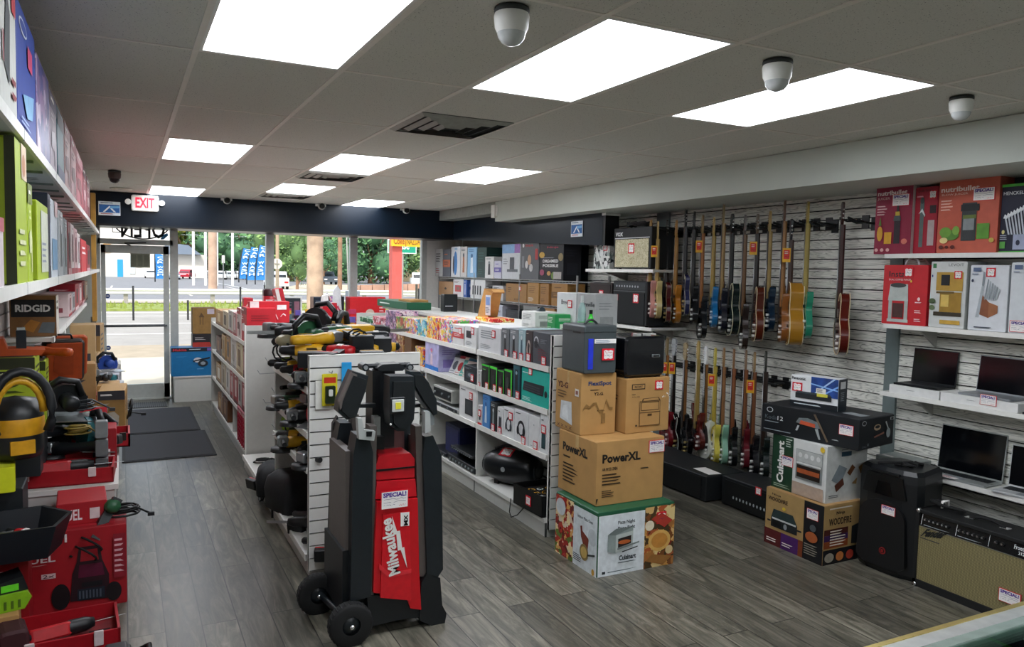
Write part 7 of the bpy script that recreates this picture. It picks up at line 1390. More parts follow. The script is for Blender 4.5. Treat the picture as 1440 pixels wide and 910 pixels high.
# hanging gadgets on the end panel
p = ony(463, 549, 4.47)
t2 = thing('blister_pack', 'yellow blister pack hanging on the slatted end panel left of the tower light', 'tool pack', (p.x, 4.455, p.z-.09))
m = MB(); m.rbox((-.045, 0, 0), (.045, .008, .19), .006, P('d8cc2a', .35)); m.build('card', t2); m = MB(); m.rbox((-.03, -.02, .015), (.03, 0, .12), .008, P('26301e', .2)); m.rbox((-.012, -.03, .06), (.012, -.015, .1), .006, P('d8dad4', .3)); m.build('gadget', t2); m = MB(); m.rbox((-.035, -.001, .135), (.035, 0, .17), .004, P('c8381c', .4)); m.build('header_print', t2)
m = MB(); m.tube([(0, .02, .2), (0, -.05, .2), (0, -.06, .215)], .003, HK, 5); m.build('hook', t2)
p = ony(487, 528, 4.47); m = MB(); m.rbox((-.03, 0, 0), (.03, .01, .13), .01, P('2a9ad8', .35)); tag(m.build('blue_hang_pack', None, (p.x, 4.46, p.z-.05)), 'sky blue hanging pack half hidden behind the left lamp head', 'tool pack')
m = MB(); m.rbox((-.055, 0, 0), (.04, .006, .17), .006, P('dcdcd6', .4)); p = ony(457, 552, 4.47); tag(m.build('white_hang_card', None, (p.x, 4.472, p.z-.1)), 'white backing card peeking out behind the yellow blister pack', 'hang card')
# ================================================================== HAND TOOLS
def mk_drill(name, lab, c1, c2='15181b', cat='drill'):
    t = thing(name, lab, cat); a = P(c1, .4); k = P(c2, .45)
    m = MB(); m.lathe([(0, -.09), (.026, -.088), (.032, -.07), (.033, .0), (.028, .05)], a, 14, roty(PI/2)); m.box((-.088, -.02, .012), (-.06, .02, .034), k); m.box((-.03, -.034, -.012), (.0, .034, .012), PAPER); m.build('motor_housing', t)
    m = MB(); m.lathe([(.028, .05), (.026, .075), (.022, .085), (.022, .115), (.01, .128), (0, .128)], k, 14, roty(PI/2)); m.build('chuck', t)
    m = MB(); m.prism([(-.055, -.02), (-.005, -.02), (-.022, -.15), (-.07, -.15)], -.019, .019, k); m.prism([(-.005, -.035), (.006, -.05), (-.01, -.075)], -.008, .008, a); m.build('handle', t)
    m = MB(); m.rbox((-.09, -.038, -.2), (.03, .038, -.148), .01, k); m.box((-.086, -.0385, -.165), (.026, .0385, -.155), a); m.build('battery_pack', t); return t
def mk_grinder(name, lab, c1, c2='15181b'):
    t = thing(name, lab, 'grinder'); a = P(c1, .4); k = P(c2, .45)
    m = MB(); m.lathe([(0, -.16), (.024, -.158), (.028, -.12), (.024, -.03), (.032, .03), (.034, .09), (0, .1)], a, 14, roty(PI/2)); m.build('body', t)
    m = MB(); m.rbox((.08, -.035, -.02), (.14, .035, .035), .012, P('9a9ea0', .3, .7)); m.build('gear_head', t)
    m = MB(); m.cyl((.11, 0, -.045), (.11, 0, -.038), .06, P('50483c', .8), n=20); m.build('disc', t); m = MB(); m.lathe([(.0, -.03), (.066, -.03), (.068, -.05)], k, 20, TR(.11, 0, 0)); m.build('guard', t)
    m = MB(); m.cyl((.11, .035, .01), (.11, .14, .015), .014, k, n=10); m.build('side_handle', t); return t
def mk_saw(name, lab, c1, c2='15181b'):
    t = thing(name, lab, 'circular saw'); a = P(c1, .4); k = P(c2, .45)
    m = MB(); m.box((-.14, -.09, 0), (.14, .06, .004), P('a8acae', .3, .8)); m.build('base_plate', t)
    m = MB(); m.prism([(.095*math.cos(b)*1.0, .075+.095*math.sin(b)) for b in [PI*k_/12 for k_ in range(-2, 15)]], .0, .03, a); m.build('blade_guard', t)
    m = MB(); m.cyl((0, .012, .07), (0, .02, .07), .085, P('c8ccce', .25, .9), n=24); m.build('blade', t)
    m = MB(); m.lathe([(0, 0), (.04, 0), (.042, .08), (.034, .1), (0, .1)], a, 14, TR(0, 0, .09) @ rotx(PI/2)); m.build('motor', t)
    m = MB(); m.tube([(.06, -.02, .12), (.03, -.02, .19), (-.05, -.02, .2), (-.11, -.02, .15), (-.1, -.02, .1)], .017, k, 8); m.build('handle', t); return t
def mk_recip(name, lab, c1, c2='15181b', cat='reciprocating saw'):
    t = thing(name, lab, cat); a = P(c1, .4); k = P(c2, .45)
    m = MB(); m.rbox((-.08, -.032, -.03), (.1, .032, .035), .02, a); m.build('motor_housing', t); m = MB(); m.lathe([(.036, .09), (.034, .16), (.022, .2), (0, .2)], k, 12, roty(PI/2)); m.build('nose_boot', t)
    m = MB(); m.box((.2, -.001, -.012), (.34, .001, .006), STEEL); m.build('blade', t); m = MB(); m.tube([(-.07, 0, .02), (-.15, 0, .03), (-.2, 0, -.02), (-.18, 0, -.08), (-.09, 0, -.05)], .018, k, 8); m.build('rear_handle', t)
    m = MB(); m.rbox((-.22, -.04, -.13), (-.12, .04, -.08), .01, k); m.build('battery_pack', t); return t
def mk_corded(name, lab, c1, c2='15181b', cat='corded tool'):
    t = mk_drill(name, lab, c1, c2, cat)
    for c in kids(t):
        if c.name.startswith('battery_pack'): bpy.data.objects.remove(c)
    m = MB(); m.tube([(-.045+.05*math.cos(k*.6)-.0, .05*math.sin(k*.6)+.0, -.15-.004*k) for k in range(24)], .005, RUB, 5); m.build('power_cord', t); return t
YL = 'd8a51e'; RD = 'b8141f'; TE = '1c6a74'; LM = '9ac42a'; GN = '2a5a3a'; BK_ = '1c2024'; OR = 'c8541c'; BL = '2248a0'
NM = {YL: 'yellow', RD: 'red', TE: 'teal', LM: 'lime green', GN: 'dark green', BK_: 'all black', OR: 'orange', BL: 'blue'}
KN = {'drill': (mk_drill, 'cordless_drill', 'cordless drill'), 'grinder': (mk_grinder, 'angle_grinder', 'angle grinder'), 'saw': (mk_saw, 'circular_saw', 'circular saw'), 'recip': (mk_recip, 'reciprocating_saw', 'reciprocating saw'), 'cord': (mk_corded, 'corded_drill', 'corded drill')}
_pt = {}
def tool(kind, col, x, y, z, rot, where, group=None, sc=1.0):
    nm = KN[kind]; lab = '%s %s %s' % (NM[col], nm[2], where)
    if (kind, col) in _pt: return dup(_pt[(kind, col)], (x, y, z), rot, lab, group, sc)
    o = nm[0](nm[1], lab, col); o.location = (x, y, z); o.rotation_euler = rot if hasattr(rot, '__len__') else (0, 0, rot); o.scale = (sc,)*3
    if group: o['group'] = group
    _pt[(kind, col)] = o; return o
SIDE = PI/2-.15
def heap(y, rows_, z, xs, where, grp, lift=.0):
    pass
HG = 'power tools heaped on the low shelf unit'
# big heap on top: lying tools, noses toward the left aisle or the camera
TOPH = [('drill', YL, 1.02, 4.72, 0, 2.9, 'nose to the aisle, front left corner of the heap'), ('drill', YL, 1.36, 4.66, 0, 3.0, 'lying at the front of the heap near the slatted panel'), ('drill', BK_, 1.17, 4.78, 0, -2.6, 'between the two front yellow drills'),
        ('saw', GN, 1.08, 5.0, 0, .5, 'behind the front left yellow drill'), ('drill', YL, 1.30, 4.92, 1, 3.2, 'on top in the middle of the heap, grey nose left'), ('grinder', YL, 1.45, 4.95, 0, 2.7, 'right side of the heap'),
        ('recip', BK_, 1.15, 5.2, 1, 3.0, 'across the middle of the heap'), ('drill', LM, 1.33, 5.18, 1, .3, 'highest on the heap'), ('cord', YL, 1.05, 5.35, 0, 2.5, 'at the left rear of the heap'), ('drill', TE, 1.5, 5.25, 0, 1.2, 'at the right rear of the heap'),
        ('grinder', BK_, 1.05, 5.55, 1, 3.4, 'at the far left end of the heap'), ('drill', YL, 1.3, 5.48, 0, 2.2, 'at the far end of the heap'), ('drill', BL, 1.52, 5.55, 0, .8, 'small, at the far right end of the heap'), ('saw', YL, 1.38, 5.35, 0, 1.0, 'half buried at the back of the heap'), ('drill', RD, 1.2, 4.62, 0, 2.4, 'tucked beneath the front yellow drills'), ('cord', BK_, 1.52, 4.75, 0, .4, 'right front corner beside the white edge')]
for k, c, x, y, lv, a, w in TOPH:
    y += .14 if y < 4.8 else .04
    z = 1.293+(.04 if k in ('drill', 'cord', 'grinder', 'recip') else 0)+lv*.085
    tool(k, c, x, y, z, (SIDE if k in ('drill', 'cord') else 0, 0, a) if k != 'saw' else (0, 0, a), w, HG, 1.25)
for i_, (k, c, x, y, lv, a) in enumerate((('grinder', YL, 1.1, 4.86, 1.3, .4), ('drill', BK_, 1.5, 5.0, 1.2, 2.9), ('saw', BK_, 1.2, 5.35, .9, 2.2), ('drill', YL, 1.08, 5.15, 1.4, 2.8), ('recip', YL, 1.42, 5.1, 1.6, .2), ('cord', GN, 1.25, 5.0, 1.7, 3.3), ('drill', TE, 1.35, 5.6, 1.2, 3.0), ('grinder', RD, 1.15, 5.55, 1.5, .9))):
    tool(k, c, x, y, 1.3+.08*lv, (SIDE if k in ('drill', 'cord') else .1, 0, a), 'in the upper layer of the heap, '+['above the left edge', 'at the right front', 'toward the left back', 'left of the middle', 'right of the middle', 'exactly in the middle', 'at the far end', 'at the far left corner'][i_], HG, 1.2)
TWH = ['nearest the end panel', 'next to it', 'in the middle', 'toward the upright', 'beside the upright divider']
def shelf_tools(z, specs, shelfname, x=1.1, back=True):
    for i, (k, c, dx) in enumerate(specs):
        y = 4.66+.21*i
        tool(k, c, x+dx, y, z+(.04 if k != 'saw' else .002)+.002, (SIDE if k in ('drill', 'cord') else 0, 0, PI+R.uniform(-.5, .5)), 'on the %s, %s' % (shelfname, TWH[i]), HG, 1.15)
        k2, c2, _ = specs[(i+2) % 5]
        tool(k2, [BK_, c2][i % 2], x+.1, y+.1, z+.05+(.05 if k2 != 'saw' else .01), (SIDE if k2 in ('drill', 'cord') else 0, 0, PI+R.uniform(-1, 1)), 'at the back of the %s, %s' % (shelfname, TWH[i]), HG, 1.1)
shelf_tools(1.14, [('grinder', BK_, -.02), ('drill', YL, -.04), ('drill', RD, -.05), ('cord', YL, -.05), ('drill', LM, -.06)], 'top tool shelf')
shelf_tools(.87, [('saw', RD, 0), ('grinder', BK_, -.03), ('cord', BK_, -.04), ('drill', YL, -.05), ('grinder', GN, -.02)], 'second tool shelf')
shelf_tools(.66, [('grinder', RD, -.02), ('cord', BK_, 0), ('grinder', YL, -.05), ('drill', YL, -.04), ('saw', LM, 0)], 'third tool shelf')
for k, c, x, y, z, a, w in (('drill', RD, 1.08, 4.62, .177, 2.8, 'on the white deck nearest the slatted panel'), ('recip', BK_, 1.12, 4.9, .2, 2.7, 'leaning on the white deck behind the red drill'), ('drill', BK_, 1.1, 5.12, .177, 2.3, 'on the white deck in front of the tool bags')): tool(k, c, x, y, z, (SIDE if k == 'drill' else 0, 0, a), w, HG)
# batting helmet shape: pale tool cap
m = MB(); m.ball((0, 0, 0), (.1, .07, .05), P('a3997a', .4), 14); m.cyl((0, 0, -.06), (0, 0, 0), .03, DKBLK); tag(m.build('sander', None, (.985, 5.2, 1.365), .4), 'pale khaki domed sander at the left edge of the heap', 'sander')
# tool bags on the deck
for (x, y, z, w, d, h, rz, lab) in ((1.06, 5.5, .136, .42, .3, .26, .3, 'large black canvas tool bag on the deck, nearer of two'), (1.02, 5.95, .136, .36, .28, .22, -.2, 'black canvas tool bag on the deck beyond the upright')):
    t3 = thing('tool_bag', lab, 'tool bag', (x, y, z), rz+PI/2, 'black tool bags'); m = MB(); vs = []
    for zz, s_ in ((0, .95), (h*.5, 1.0), (h*.8, .9), (h, .55)):
        for a in range(16): aa = 2*PI*a/16; vs.append((w/2*s_*(abs(math.cos(aa))**.5)*(1 if math.cos(aa) > 0 else -1)+.01*math.sin(5*aa), d/2*s_*(abs(math.sin(aa))**.5)*(1 if math.sin(aa) > 0 else -1), zz))
    m.add(vs, [(k*16+a, k*16+(a+1) % 16, (k+1)*16+(a+1) % 16, (k+1)*16+a) for k in range(3) for a in range(16)]+[tuple(48+a for a in range(16)), tuple(reversed(range(16)))], P('0c0f14', .7, noise=.3, scale=40, bump=.3), True); m.build('body', t3)
    m = MB(); m.tube([(-w*.3+w*.6*k/8, -d*.2, h*.9+.06*math.sin(PI*k/8)) for k in range(9)], .01, P('15181c', .8), 6); m.build('handle', t3); m = MB(); m.rbox((-w*.2, -d*.52, h*.2), (w*.2, -d*.48, h*.6), .01, P('5a1a22', .6)); m.build('pocket_patch', t3)
def coil(name, lab, x, y, z, rr, n, col='101214', cat='cord', r=.006, ax='z', plug=True):
    m = MB(); rn = random.Random(int(x*1000+y*77)); pts = []
    for k in range(n*10):
        a = 2*PI*k/10; q_ = rr*(1+.25*math.sin(a*.37)); px_, py_ = q_*math.cos(a), q_*.7*math.sin(a)
        pts.append((x+px_, y+py_, z+.008+.0012*k) if ax == 'z' else (x+py_*.3+.002*k/n, y+px_, z+rr+py_*1.3))
    pts.append((pts[-1][0]+rr*1.3, pts[-1][1]-.02, z+.01)); m.tube(pts, r, P(col, .5), 6)
    if plug: m.cb(pts[-1], (.035, .02, .02), P(col, .5))
    return tag(m.build(name), lab, cat)
coil('power_cord', 'tangled black cord dangling off the shelf deck toward the aisle', .95, 6.15, .02, .07, 4, ax='x'); coil('power_cord', 'black cord loop resting on the white deck under the hooks', 1.1, 6.5, .137, .09, 4); coil('power_cord', 'thin black cord coil farther along the white deck', 1.08, 6.85, .137, .07, 3)
tool('drill', RD, 1.03, 6.25, .18, (SIDE, 0, 2.0), 'at the far side of the black tool bags', HG)
# ================================================================== LEFT WALL
def lrow(z, items, where, grp, x=LX, d=.36):
    for k, it in enumerate(items):
        u0, u1, h, lab, col, kind, c2, c3 = it[:8]; zz = z+.12; y0 = y_at(u0, x, zz); y1 = y_at(u1, x, zz); w = abs(y1-y0)-.004
        F = mini_art(kind, c2, c3, k) if isinstance(kind, str) else (kind or [])
        dd = it[8] if len(it) > 8 else d
        side = it[9] if len(it) > 9 else ([('l', .2, .6, .8, .8, c2, 3), ('r', .2, .2, .8, .4, c3)] if c2 else [])
        carton('tool_carton', lab+where, 'box', (x-dd/2-.003, (y0+y1)/2, z+.001), w, dd, h, PI/2, col, {'F': F, 'L': side}, grp)
lrow(2.236, [(-60, 0, .37, 'large grey and white power tool carton ', 'b9bcb8', 'tool', '7a8280', '2a3432'), (1, 25, .385, 'white carton with red marks nearest the camera ', 'd0d2cc', [('p', [(.2, .3), (.5, .2), (.6, .7), (.4, .85)], '2a3236'), ('r', .7, .75, .95, .95, 'c02030'), ('r', .1, .3, .18, .5, '8a1c28'), ('l', .6, .1, .9, .3, '8a2a30', 2)], '9aa0a0', 'c8ccc8'),
    (26, 52, .375, 'bright blue power tool carton ', '1c3f9a', [('e', .3, .85, .2, .06, 'd8e0f0'), ('e', .3, .85, .17, .045, '1c3f9a'), ('r', .5, .6, .75, .78, 'c83a6a'), ('p', [(.2, .3), (.8, .42), (.7, .2), (.4, .15)], '7ab0d8'), ('l', .1, .05, .6, .12, 'a8c0e8', 2)], '1a3070', '2a58c0'), (54, 71, .35, 'purple and blue printed carton ', PH(['4a4a8a', '8a6a9a', 'c0b0c8', '2a3a78', '6a5a88'], 16), None, '', ''),
    (71.5, 81, .33, 'greyish lilac carton ', 'a89aa8', 'tool', '5a5068', 'd0c8d0'), (82, 91, .34, 'dark teal carton with white cap ', '4a7a84', [('r', 0, .75, 1, .95, '101c2a'), ('r', 0, 0, 1, .2, '16306a')], '2a4a58', '9ab8c0'), (92, 100, .35, 'pinkish metallic carton ', 'c89a98', 'tool', 'a05a5a', '7a3a3a'), (101, 108, .36, 'pale rose carton ', 'd0a0a4', 'tool', 'a84450', '6a3038'), (108.5, 117, .36, 'deep rose printed carton ', 'b0505c', 'tool', 'd8a0a8', '7a2030'), (117.5, 122, .35, 'wine red carton ', '8f2c3c', 'tool', '501822', 'd0a0a8'), (122.5, 127, .34, 'dusky red carton at the far end ', 'a84a54', 'tool', '6a1c28', 'e0b8b8')], 'on the highest left shelf', 'cartons on the highest left shelf')
LIME = 'a2b81c'
lrow(1.786, [(-60, 7, .17, 'low white and rose carton nearest the camera ', 'd8ccd0', 'tool', 'c05a68', '9aa8b8'), (25, 40, .41, 'tallest lime green power tool carton ', LIME, [('r', .5, .75, 1, 1, 'd8c0a0'), ('e', .7, .85, .15, .08, 'b87a4a'), ('l', .2, .1, .8, .4, 'd8dcb0', 4)], '', '', .36, [('r', .93, 0, 1, 1, '2a3010'), ('l', .25, .55, .6, .85, '5a6a14', 6), ('l', .3, .05, .7, .22, '20280c', 4)]),
    (41, 47, .31, 'lime green carton second from the tallest ', 'a8c020', 'tool', '6a7a1c', 'd8e0a0'), (54, 69, .28, 'lime green carton with pale front, shorter one ', LIME, [('r', .3, .1, .95, .9, 'd0d4c0'), ('l', .35, .2, .8, .5, '8a94a0', 4)], '5a6a14', '20280c'), (69.5, 73, .34, 'navy tall slim carton ', '161c30', 'tall', '8a90a8', '30384e'), (73.5, 82, .33, 'white and sky blue carton ', 'c8d0d8', [('r', .1, .1, .9, .5, '6a9ac0'), ('r', .5, .8, 1, 1, 'd8b8b8')], '8aa0b0', '3a4a58'), (84, 90, .31, 'silver-grey carton ', 'a8aeb2', 'tall', '5a6468', 'd8dadc'), (90.5, 95.5, .29, 'dark-edged grey carton ', '8a9296', 'tall', '3a4246', 'c8ccce'), (96.5, 100.5, .29, 'maroon carton ', '7a1a28', 'book', 'c88a92', '40101a'), (101, 105, .29, 'white carton with crimson edge ', 'd8c8c8', 'book', 'b03040', '8a5a60'), (105.5, 109.5, .28, 'rose white carton ', 'd0a8ac', 'book', 'a83040', '8a4a50'), (110, 113.5, .26, 'pale carton before the big red one ', 'e0d4d4', 'book', 'b83040', '9a6a70'),
    (115, 122, .24, 'big red carton with white side lettering ', 'c01a2c', [('l', .1, .5, .9, .8, 'f0d8dc', 2)], 'e8c8cc', '5a0f18', .36, [('t', .55, .2, .75, .85, 'F', 'f0d8dc', .02), ('p', [(.1, .1), (.4, .15), (.3, .6)], '3a1a20'), ('l', .1, .7, .5, .9, 'e8c0c8', 2)]), (122.5, 127, .22, 'red carton at the far end ', 'a8182a', 'book', 'e0b0b8', '4a0c14')], 'on the middle left shelf', 'cartons on the middle left shelf')
rb = carton('tool_carton', 'brown carton with black label reading RIDGID on the lower left shelf', 'box', (-.51, 5.75, 1.381), .25, .2, .26, 0, P('8a6238', .6), {'F': [('r', .03, .48, .97, .9, '15171a'), ('t', .12, .6, .88, .78, 'RIDGID', 'e8e8e6', .04), ('p', [(.25, .2), (.45, .42), (.65, .35), (.5, .1)], 'b87a2c'), ('p', [(.6, .1), (.7, .35), (.98, .35), (.95, .08)], '6a7276')], 'R': [('r', 0, 0, 1, 1, 'd8d4c8'), ('l', .1, .6, .9, .9, '50483c', 2)]})
lrow(1.381, [(97, 101.5, .2, 'white and red slim carton ', 'd8c0c0', 'book', 'b02838', '8a3a44'), (102, 106, .19, 'grey-white tool box ', 'b8b4b8', 'book', '8a3040', '50484c'), (106.5, 111, .26, 'red upright carton ', 'b01c2c', 'book', 'e8c8cc', '4a0c16'), (111.5, 115.5, .25, 'rose carton ', 'c8808a', 'book', '8a1c2c', 'f0e0e0'), (116, 120, .26, 'crimson carton ', '9a1426', 'book', 'e0b0b8', '3a0a12'), (120.5, 123.5, .24, 'brown and white carton ', 'b09070', 'book', '6a4a30', 'e0d8c8'), (124, 127, .22, 'beige carton at the far end ', 'c0a880', 'book', '7a5a38', 'e0d8c8')], 'on the lower left shelf', 'cartons on the lower left shelf', x=-.42, d=.22)
FL = 'a3131f'
fb = carton('mower_carton', 'large red carton picturing a lawn machine, standing on the floor at the left aisle edge', 'box', (-.27, 4.77, 0), .54, .40, .44, 0, FL, {'F': [('t', .1, .64, .38, .72, 'FUEL', 'e8dcdc', .02), ('l', .12, .6, .34, .62, 'd8a8a8', 1), ('r', .26, .44, .38, .5, 'e0c0c0'), ('t', .27, .45, .37, .49, '2x', '40101a'), ('r', .46, .86, .48, .96, 'e8dcdc'),
    ('p', [(.5, .12), (.52, .46), (.56, .6), (.58, .78), (.76, .78), (.78, .6), (.84, .4), (.84, .1)], '2a0f18'), ('p', [(.59, .6), (.6, .74), (.74, .74), (.75, .6)], '9a1420'), ('p', [(.57, .4), (.58, .56), (.78, .56), (.8, .4)], '5a1030'), ('r', .56, .12, .8, .26, '1c2430'), ('r', .6, .28, .78, .34, '0e1016'), ('e', .42, .2, .08, .16, '140a10'), ('e', .88, .18, .07, .12, '140a10')]+[('r', .575+.03*k, .14, .59+.03*k, .24, '4a5260') for k in range(7)]+[('r', .88, .35, .99, .9, '8a1626'), ('l', .89, .4, .98, .85, 'e0a8b0', 7), ('r', .0, .0, .0, .0, 'e0c0c0')],
    'R': [('r', .1, .1, .9, .9, '8f1020')], 'T': [('r', .1, .1, .9, .5, 'b8202c'), ('t', .6, .6, .9, .8, 'FUEL', 'e8dcdc')]})
carton('tool_carton', 'red carton with white lettering, behind and above the lawn machine carton', 'box', (-.33, 5.12, .551) if 0 else (-.22, 4.8, .442), .24, .3, .12, .05, 'a81420', {'F': [('t', .1, .2, .5, .7, 'FUEL', 'f0e0e0', .02), ('r', .65, .2, .85, .7, 'e0c8c8')]})
t = thing('tool_tray', 'deep black open plastic tray with angled rim at the left picture edge', 'tray', (-.52, 4.35, .43), .1)
m = MB(); o_ = [(-.26, -.2), (.2, -.2), (.28, .02), (.16, .2), (-.26, .2)]; vs = [(x*.82, y*.82, 0) for x, y in o_]+[(x, y, .16) for x, y in o_]+[(x*.93, y*.93, .16) for x, y in o_]+[(x*.76, y*.76, .012) for x, y in o_]
m.add(vs, [(k*5+i, k*5+(i+1) % 5, (k+1)*5+(i+1) % 5, (k+1)*5+i) for k in range(3) for i in range(5)]+[(19, 18, 17, 16, 15), (0, 1, 2, 3, 4)], P('0c141c', .4)); m.build('shell', t)
for lab, k, c, x, y, z, e in (('', 'cord', BK_, -.6, 4.36, .5, (SIDE, 0, .5)), ('', 'drill', RD, -.45, 4.38, .5, (SIDE, 0, 2.3))): tool(k, c, x, y, z, e, 'lying inside the deep black tray')
# support stack under the tray and the charger
carton('moving_carton', 'plain brown carton at the left picture edge under the green charger', 'box', (-.60, 4.22, .0), .28, .3, .22, .08, KRAFT, {'R': [('s', .2, .3, .8, .7, 'e0d8c8', 3)]}); carton('tool_carton', 'red carton wedged under the black tray behind the brown carton', 'box', (-.56, 4.56, .0), .24, .3, .41, 0, FL, {'F': [('l', .1, .5, .7, .8, 'e0b0b0', 3)]})
t = thing('battery_charger', 'lime and black battery charger with a price sticker on the brown carton', 'charger', (-.57, 4.2, .222), .25)
m = MB(); m.prism([(-.14, 0), (.12, 0), (.15, .05), (.13, .08), (-.14, .08)], -.09, .09, P('86b81e', .35)); 
for k in range(9): m.box((-.13+.028*k, -.094, .012), (-.12+.028*k, -.088, .05), P('4a6a10', .5))
m.build('base', t); m = MB(); m.prism([(-.02, .08), (.14, .08), (.12, .15), (0, .13)], -.07, .07, P('14181a', .4)); m.box((.03, -.075, .09), (.1, -.069, .12), P('6ad82a', .3)); m.build('battery_pack', t); card(t, 'price', (V3((-.14, -.05, .09)), V3((.2, 0, 0)), V3((0, .08, .03)), V3((0, -.4, .9))), .35, .3, .07, asp=1.3)
m = MB(); m.ball((0, 0, .04), (.07, .06, .04), DKBLK, 12); m.tube([(-.05, 0, .05), (-.02, -.03, .1), (.03, -.02, .06)], .008, P('1c3aa8', .4)); tag(m.build('safety_goggles', None, (-.66+.03, 4.12, .3)), 'black goggles with a blue strap at the left edge by the charger', 'goggles')
# red open cases
def open_case(name, lab, x, y, z, w, d, h, rot, col, lidang=1.9, insert=True, lid=True):
    t = thing(name, lab, 'tool case', (x, y, z), rot); c = P(col, .4)
    m = MB(); m.box((-w/2, -d/2, 0), (w/2, d/2, .008), c)
    for a, b in (((-w/2, -d/2), (w/2, -d/2+.012)), ((-w/2, d/2-.012), (w/2, d/2)), ((-w/2, -d/2), (-w/2+.012, d/2)), ((w/2-.012, -d/2), (w/2, d/2))): m.box((a[0], a[1], 0), (b[0], b[1], h), c)
    m.build('tray', t)
    if insert: m = MB(); m.box((-w/2+.012, -d/2+.012, h*.3), (w/2-.012, d/2-.012, h*.45), P('7a0f18', .5)); m.box((w*.22, -d*.3, h*.45), (w*.42, d*.0, h*.5), P('1a0c0e', .6)); m.build('moulded_insert', t)
    if lid: X = TR(0, d/2, h) @ rotx(-lidang+PI/2); m = MB(); m.box((-w/2, -.0, 0), (w/2, .02, d*.8), c, X); m.box((-w*.4, -.006, d*.1), (w*.4, 0, d*.7), P('8a1018', .45), X); m.build('lid', t)
    for sx in (-1, 1): m = MB(); m.rbox((sx*w*.3-.02, -d/2-.012, h*.5), (sx*w*.3+.02, -d/2, h+.01), .004, P('d8c8c8' if col == FL else '26221c', .4)); m.build('latch', t)
    return t
open_case('tool_case', 'open red tool case on the floor in front of the lawn machine carton', -.27, 4.13, 0, .46, .34, .12, .06, FL, lid=False); tool('recip', RD, -.34, 4.1, .10, (1.2, 0, .25), 'lying in the open red case on the floor')
open_case('tool_case', 'open red tool case with a long grinder on the cabinet, front row', -.34, 5.22, .552, .56, .3, .09, -.03, FL, lid=False); tool('recip', RD, -.40, 5.2, .63, (1.3, 0, .1), 'red body resting in the open case on the cabinet', sc=1.15)
open_case('tool_case', 'second open red case overlapping the front edge of the cabinet', -.33, 5.62, .552, .5, .32, .1, .1, 'b01622', lidang=2.2)
open_case('tool_case', 'small red open case jutting right over the aisle from the cabinet', -.08, 5.95, .60, .22, .3, .09, .0, 'b81626', lid=False); open_case('tool_case', 'shallow red tray of sockets farther along the cabinet', -.34, 7.3, .62, .42, .3, .08, .02, FL, lid=False)
open_case('tool_case', 'dark green open case in the middle of the cabinet clutter', -.3, 6.5, .552, .4, .3, .09, -.1, '163a2c', lid=False); open_case('tool_case', 'black open case behind the front red cases on the cabinet', -.42, 6.1, .552, .4, .3, .1, .1, '101418', lidang=1.7)
for k_, (x, y, w, d, h, c, lab) in enumerate(((-.08, 6.6, .18, .4, .35, 'a98248', 'upright brown carton on the cabinet edge by the aisle, cord hanging beside it'), (-.3, 7.75, .4, .3, .14, '96223a', 'dark rose closed case farther on the cabinet'), (-.12, 7.2, .16, .3, .3, 'b89058', 'brown carton with tool picture farther along the cabinet edge'), (-.35, 8.3, .4, .4, .2, '3a4a58', 'slate blue tool box far along the cabinet'), (-.12, 8.2, .2, .4, .16, 'd4d8dc', 'white and grey carton far along the cabinet edge'), (-.15, 8.9, .22, .45, .18, 'c8ccd4', 'pale carton with blue marks near the entrance end of the cabinet'), (-.4, 9.2, .3, .5, .34, 'b5915c', 'brown stacked carton near the far end of the cabinet'), (-.14, 9.6, .2, .4, .2, 'dcdcd8', 'white carton last on the cabinet before the door'), (-.32, 9.8, .2, .4, .62, 'b08a54', 'tall tan carton at the far end of the cabinet'), (-.36, 7.0, .3, .2, .5, 'a88050', 'tan carton upright behind the orange box'), (-.33, 7.9, .2, .3, .75, 'c0a070', 'tall beige carton below the lower left shelf'))):
    carton('tool_carton', lab, 'box', (x, y, .552 if not (k_ == 1) else .552), w, d, h, R.uniform(-.08, .08), c, {'F': mini_art(['tool', 'lines', 'dev', 'book'][k_ % 4], '3a3a40', 'c8c0b0', k_), 'R': mini_art('lines', '50484a', '8a8078', k_)}, 'clutter cartons on the left cabinet')
for k_, (kd, c, x, y, z, a) in enumerate((('cord', TE, -.3, 6.5, .62, .6), ('grinder', BK_, -.38, 6.1, .64, 2.4), ('drill', GN, -.2, 6.3, .64, 1.2), ('saw', BK_, -.45, 6.75, .56, .4), ('grinder', TE, -.3, 6.95, .66, 2.8), ('drill', BK_, -.3, 7.3, .72, 2.2), ('drill', YL, -.42, 7.35, .72, .9), ('cord', BK_, -.13, 7.25, .9, 1.4), ('grinder', BL, -.35, 8.25, .8, .5), ('drill', TE, -.15, 8.25, .76, 2.6), ('saw', BL, -.15, 8.9, .735, .3), ('grinder', BK_, -.14, 9.6, .8, 1.9), ('recip', TE, -.35, 5.9, .72, 2.7))):
    tool(kd, c, x, y, z, (SIDE if kd in ('drill', 'cord') else 0, 0, a), 'in the left cabinet clutter, '+['in the green case', 'in the black case', 'between the green and black cases', 'against the wall behind the green case', 'beyond the green case', 'in the shallow red tray', 'wallward in the red tray', 'on top of the brown edge carton', 'on the slate blue tool box', 'on the white and grey carton', 'on the pale carton with blue marks', 'on the last white carton', 'over the rear lid of the front cases'][k_], 'tools strewn on the left cabinet')
# drill with cord on the lawn carton
tool('cord', GN, -.09, 4.72, .50, (.6, .3, 1.9), 'standing on the lawn machine carton, cord spilling over', sc=1.25); coil('power_cord', 'black cord loops hanging over the aisle beside the lawn machine carton', -.02, 4.7, .445, .075, 5); coil('power_cord', 'black cord hanging from the upright brown carton', .03, 6.6, .66, .07, 3, ax='x'); coil('power_cord', 'bundle of dark cords in the black case on the cabinet', -.28, 6.05, .66, .08, 5)
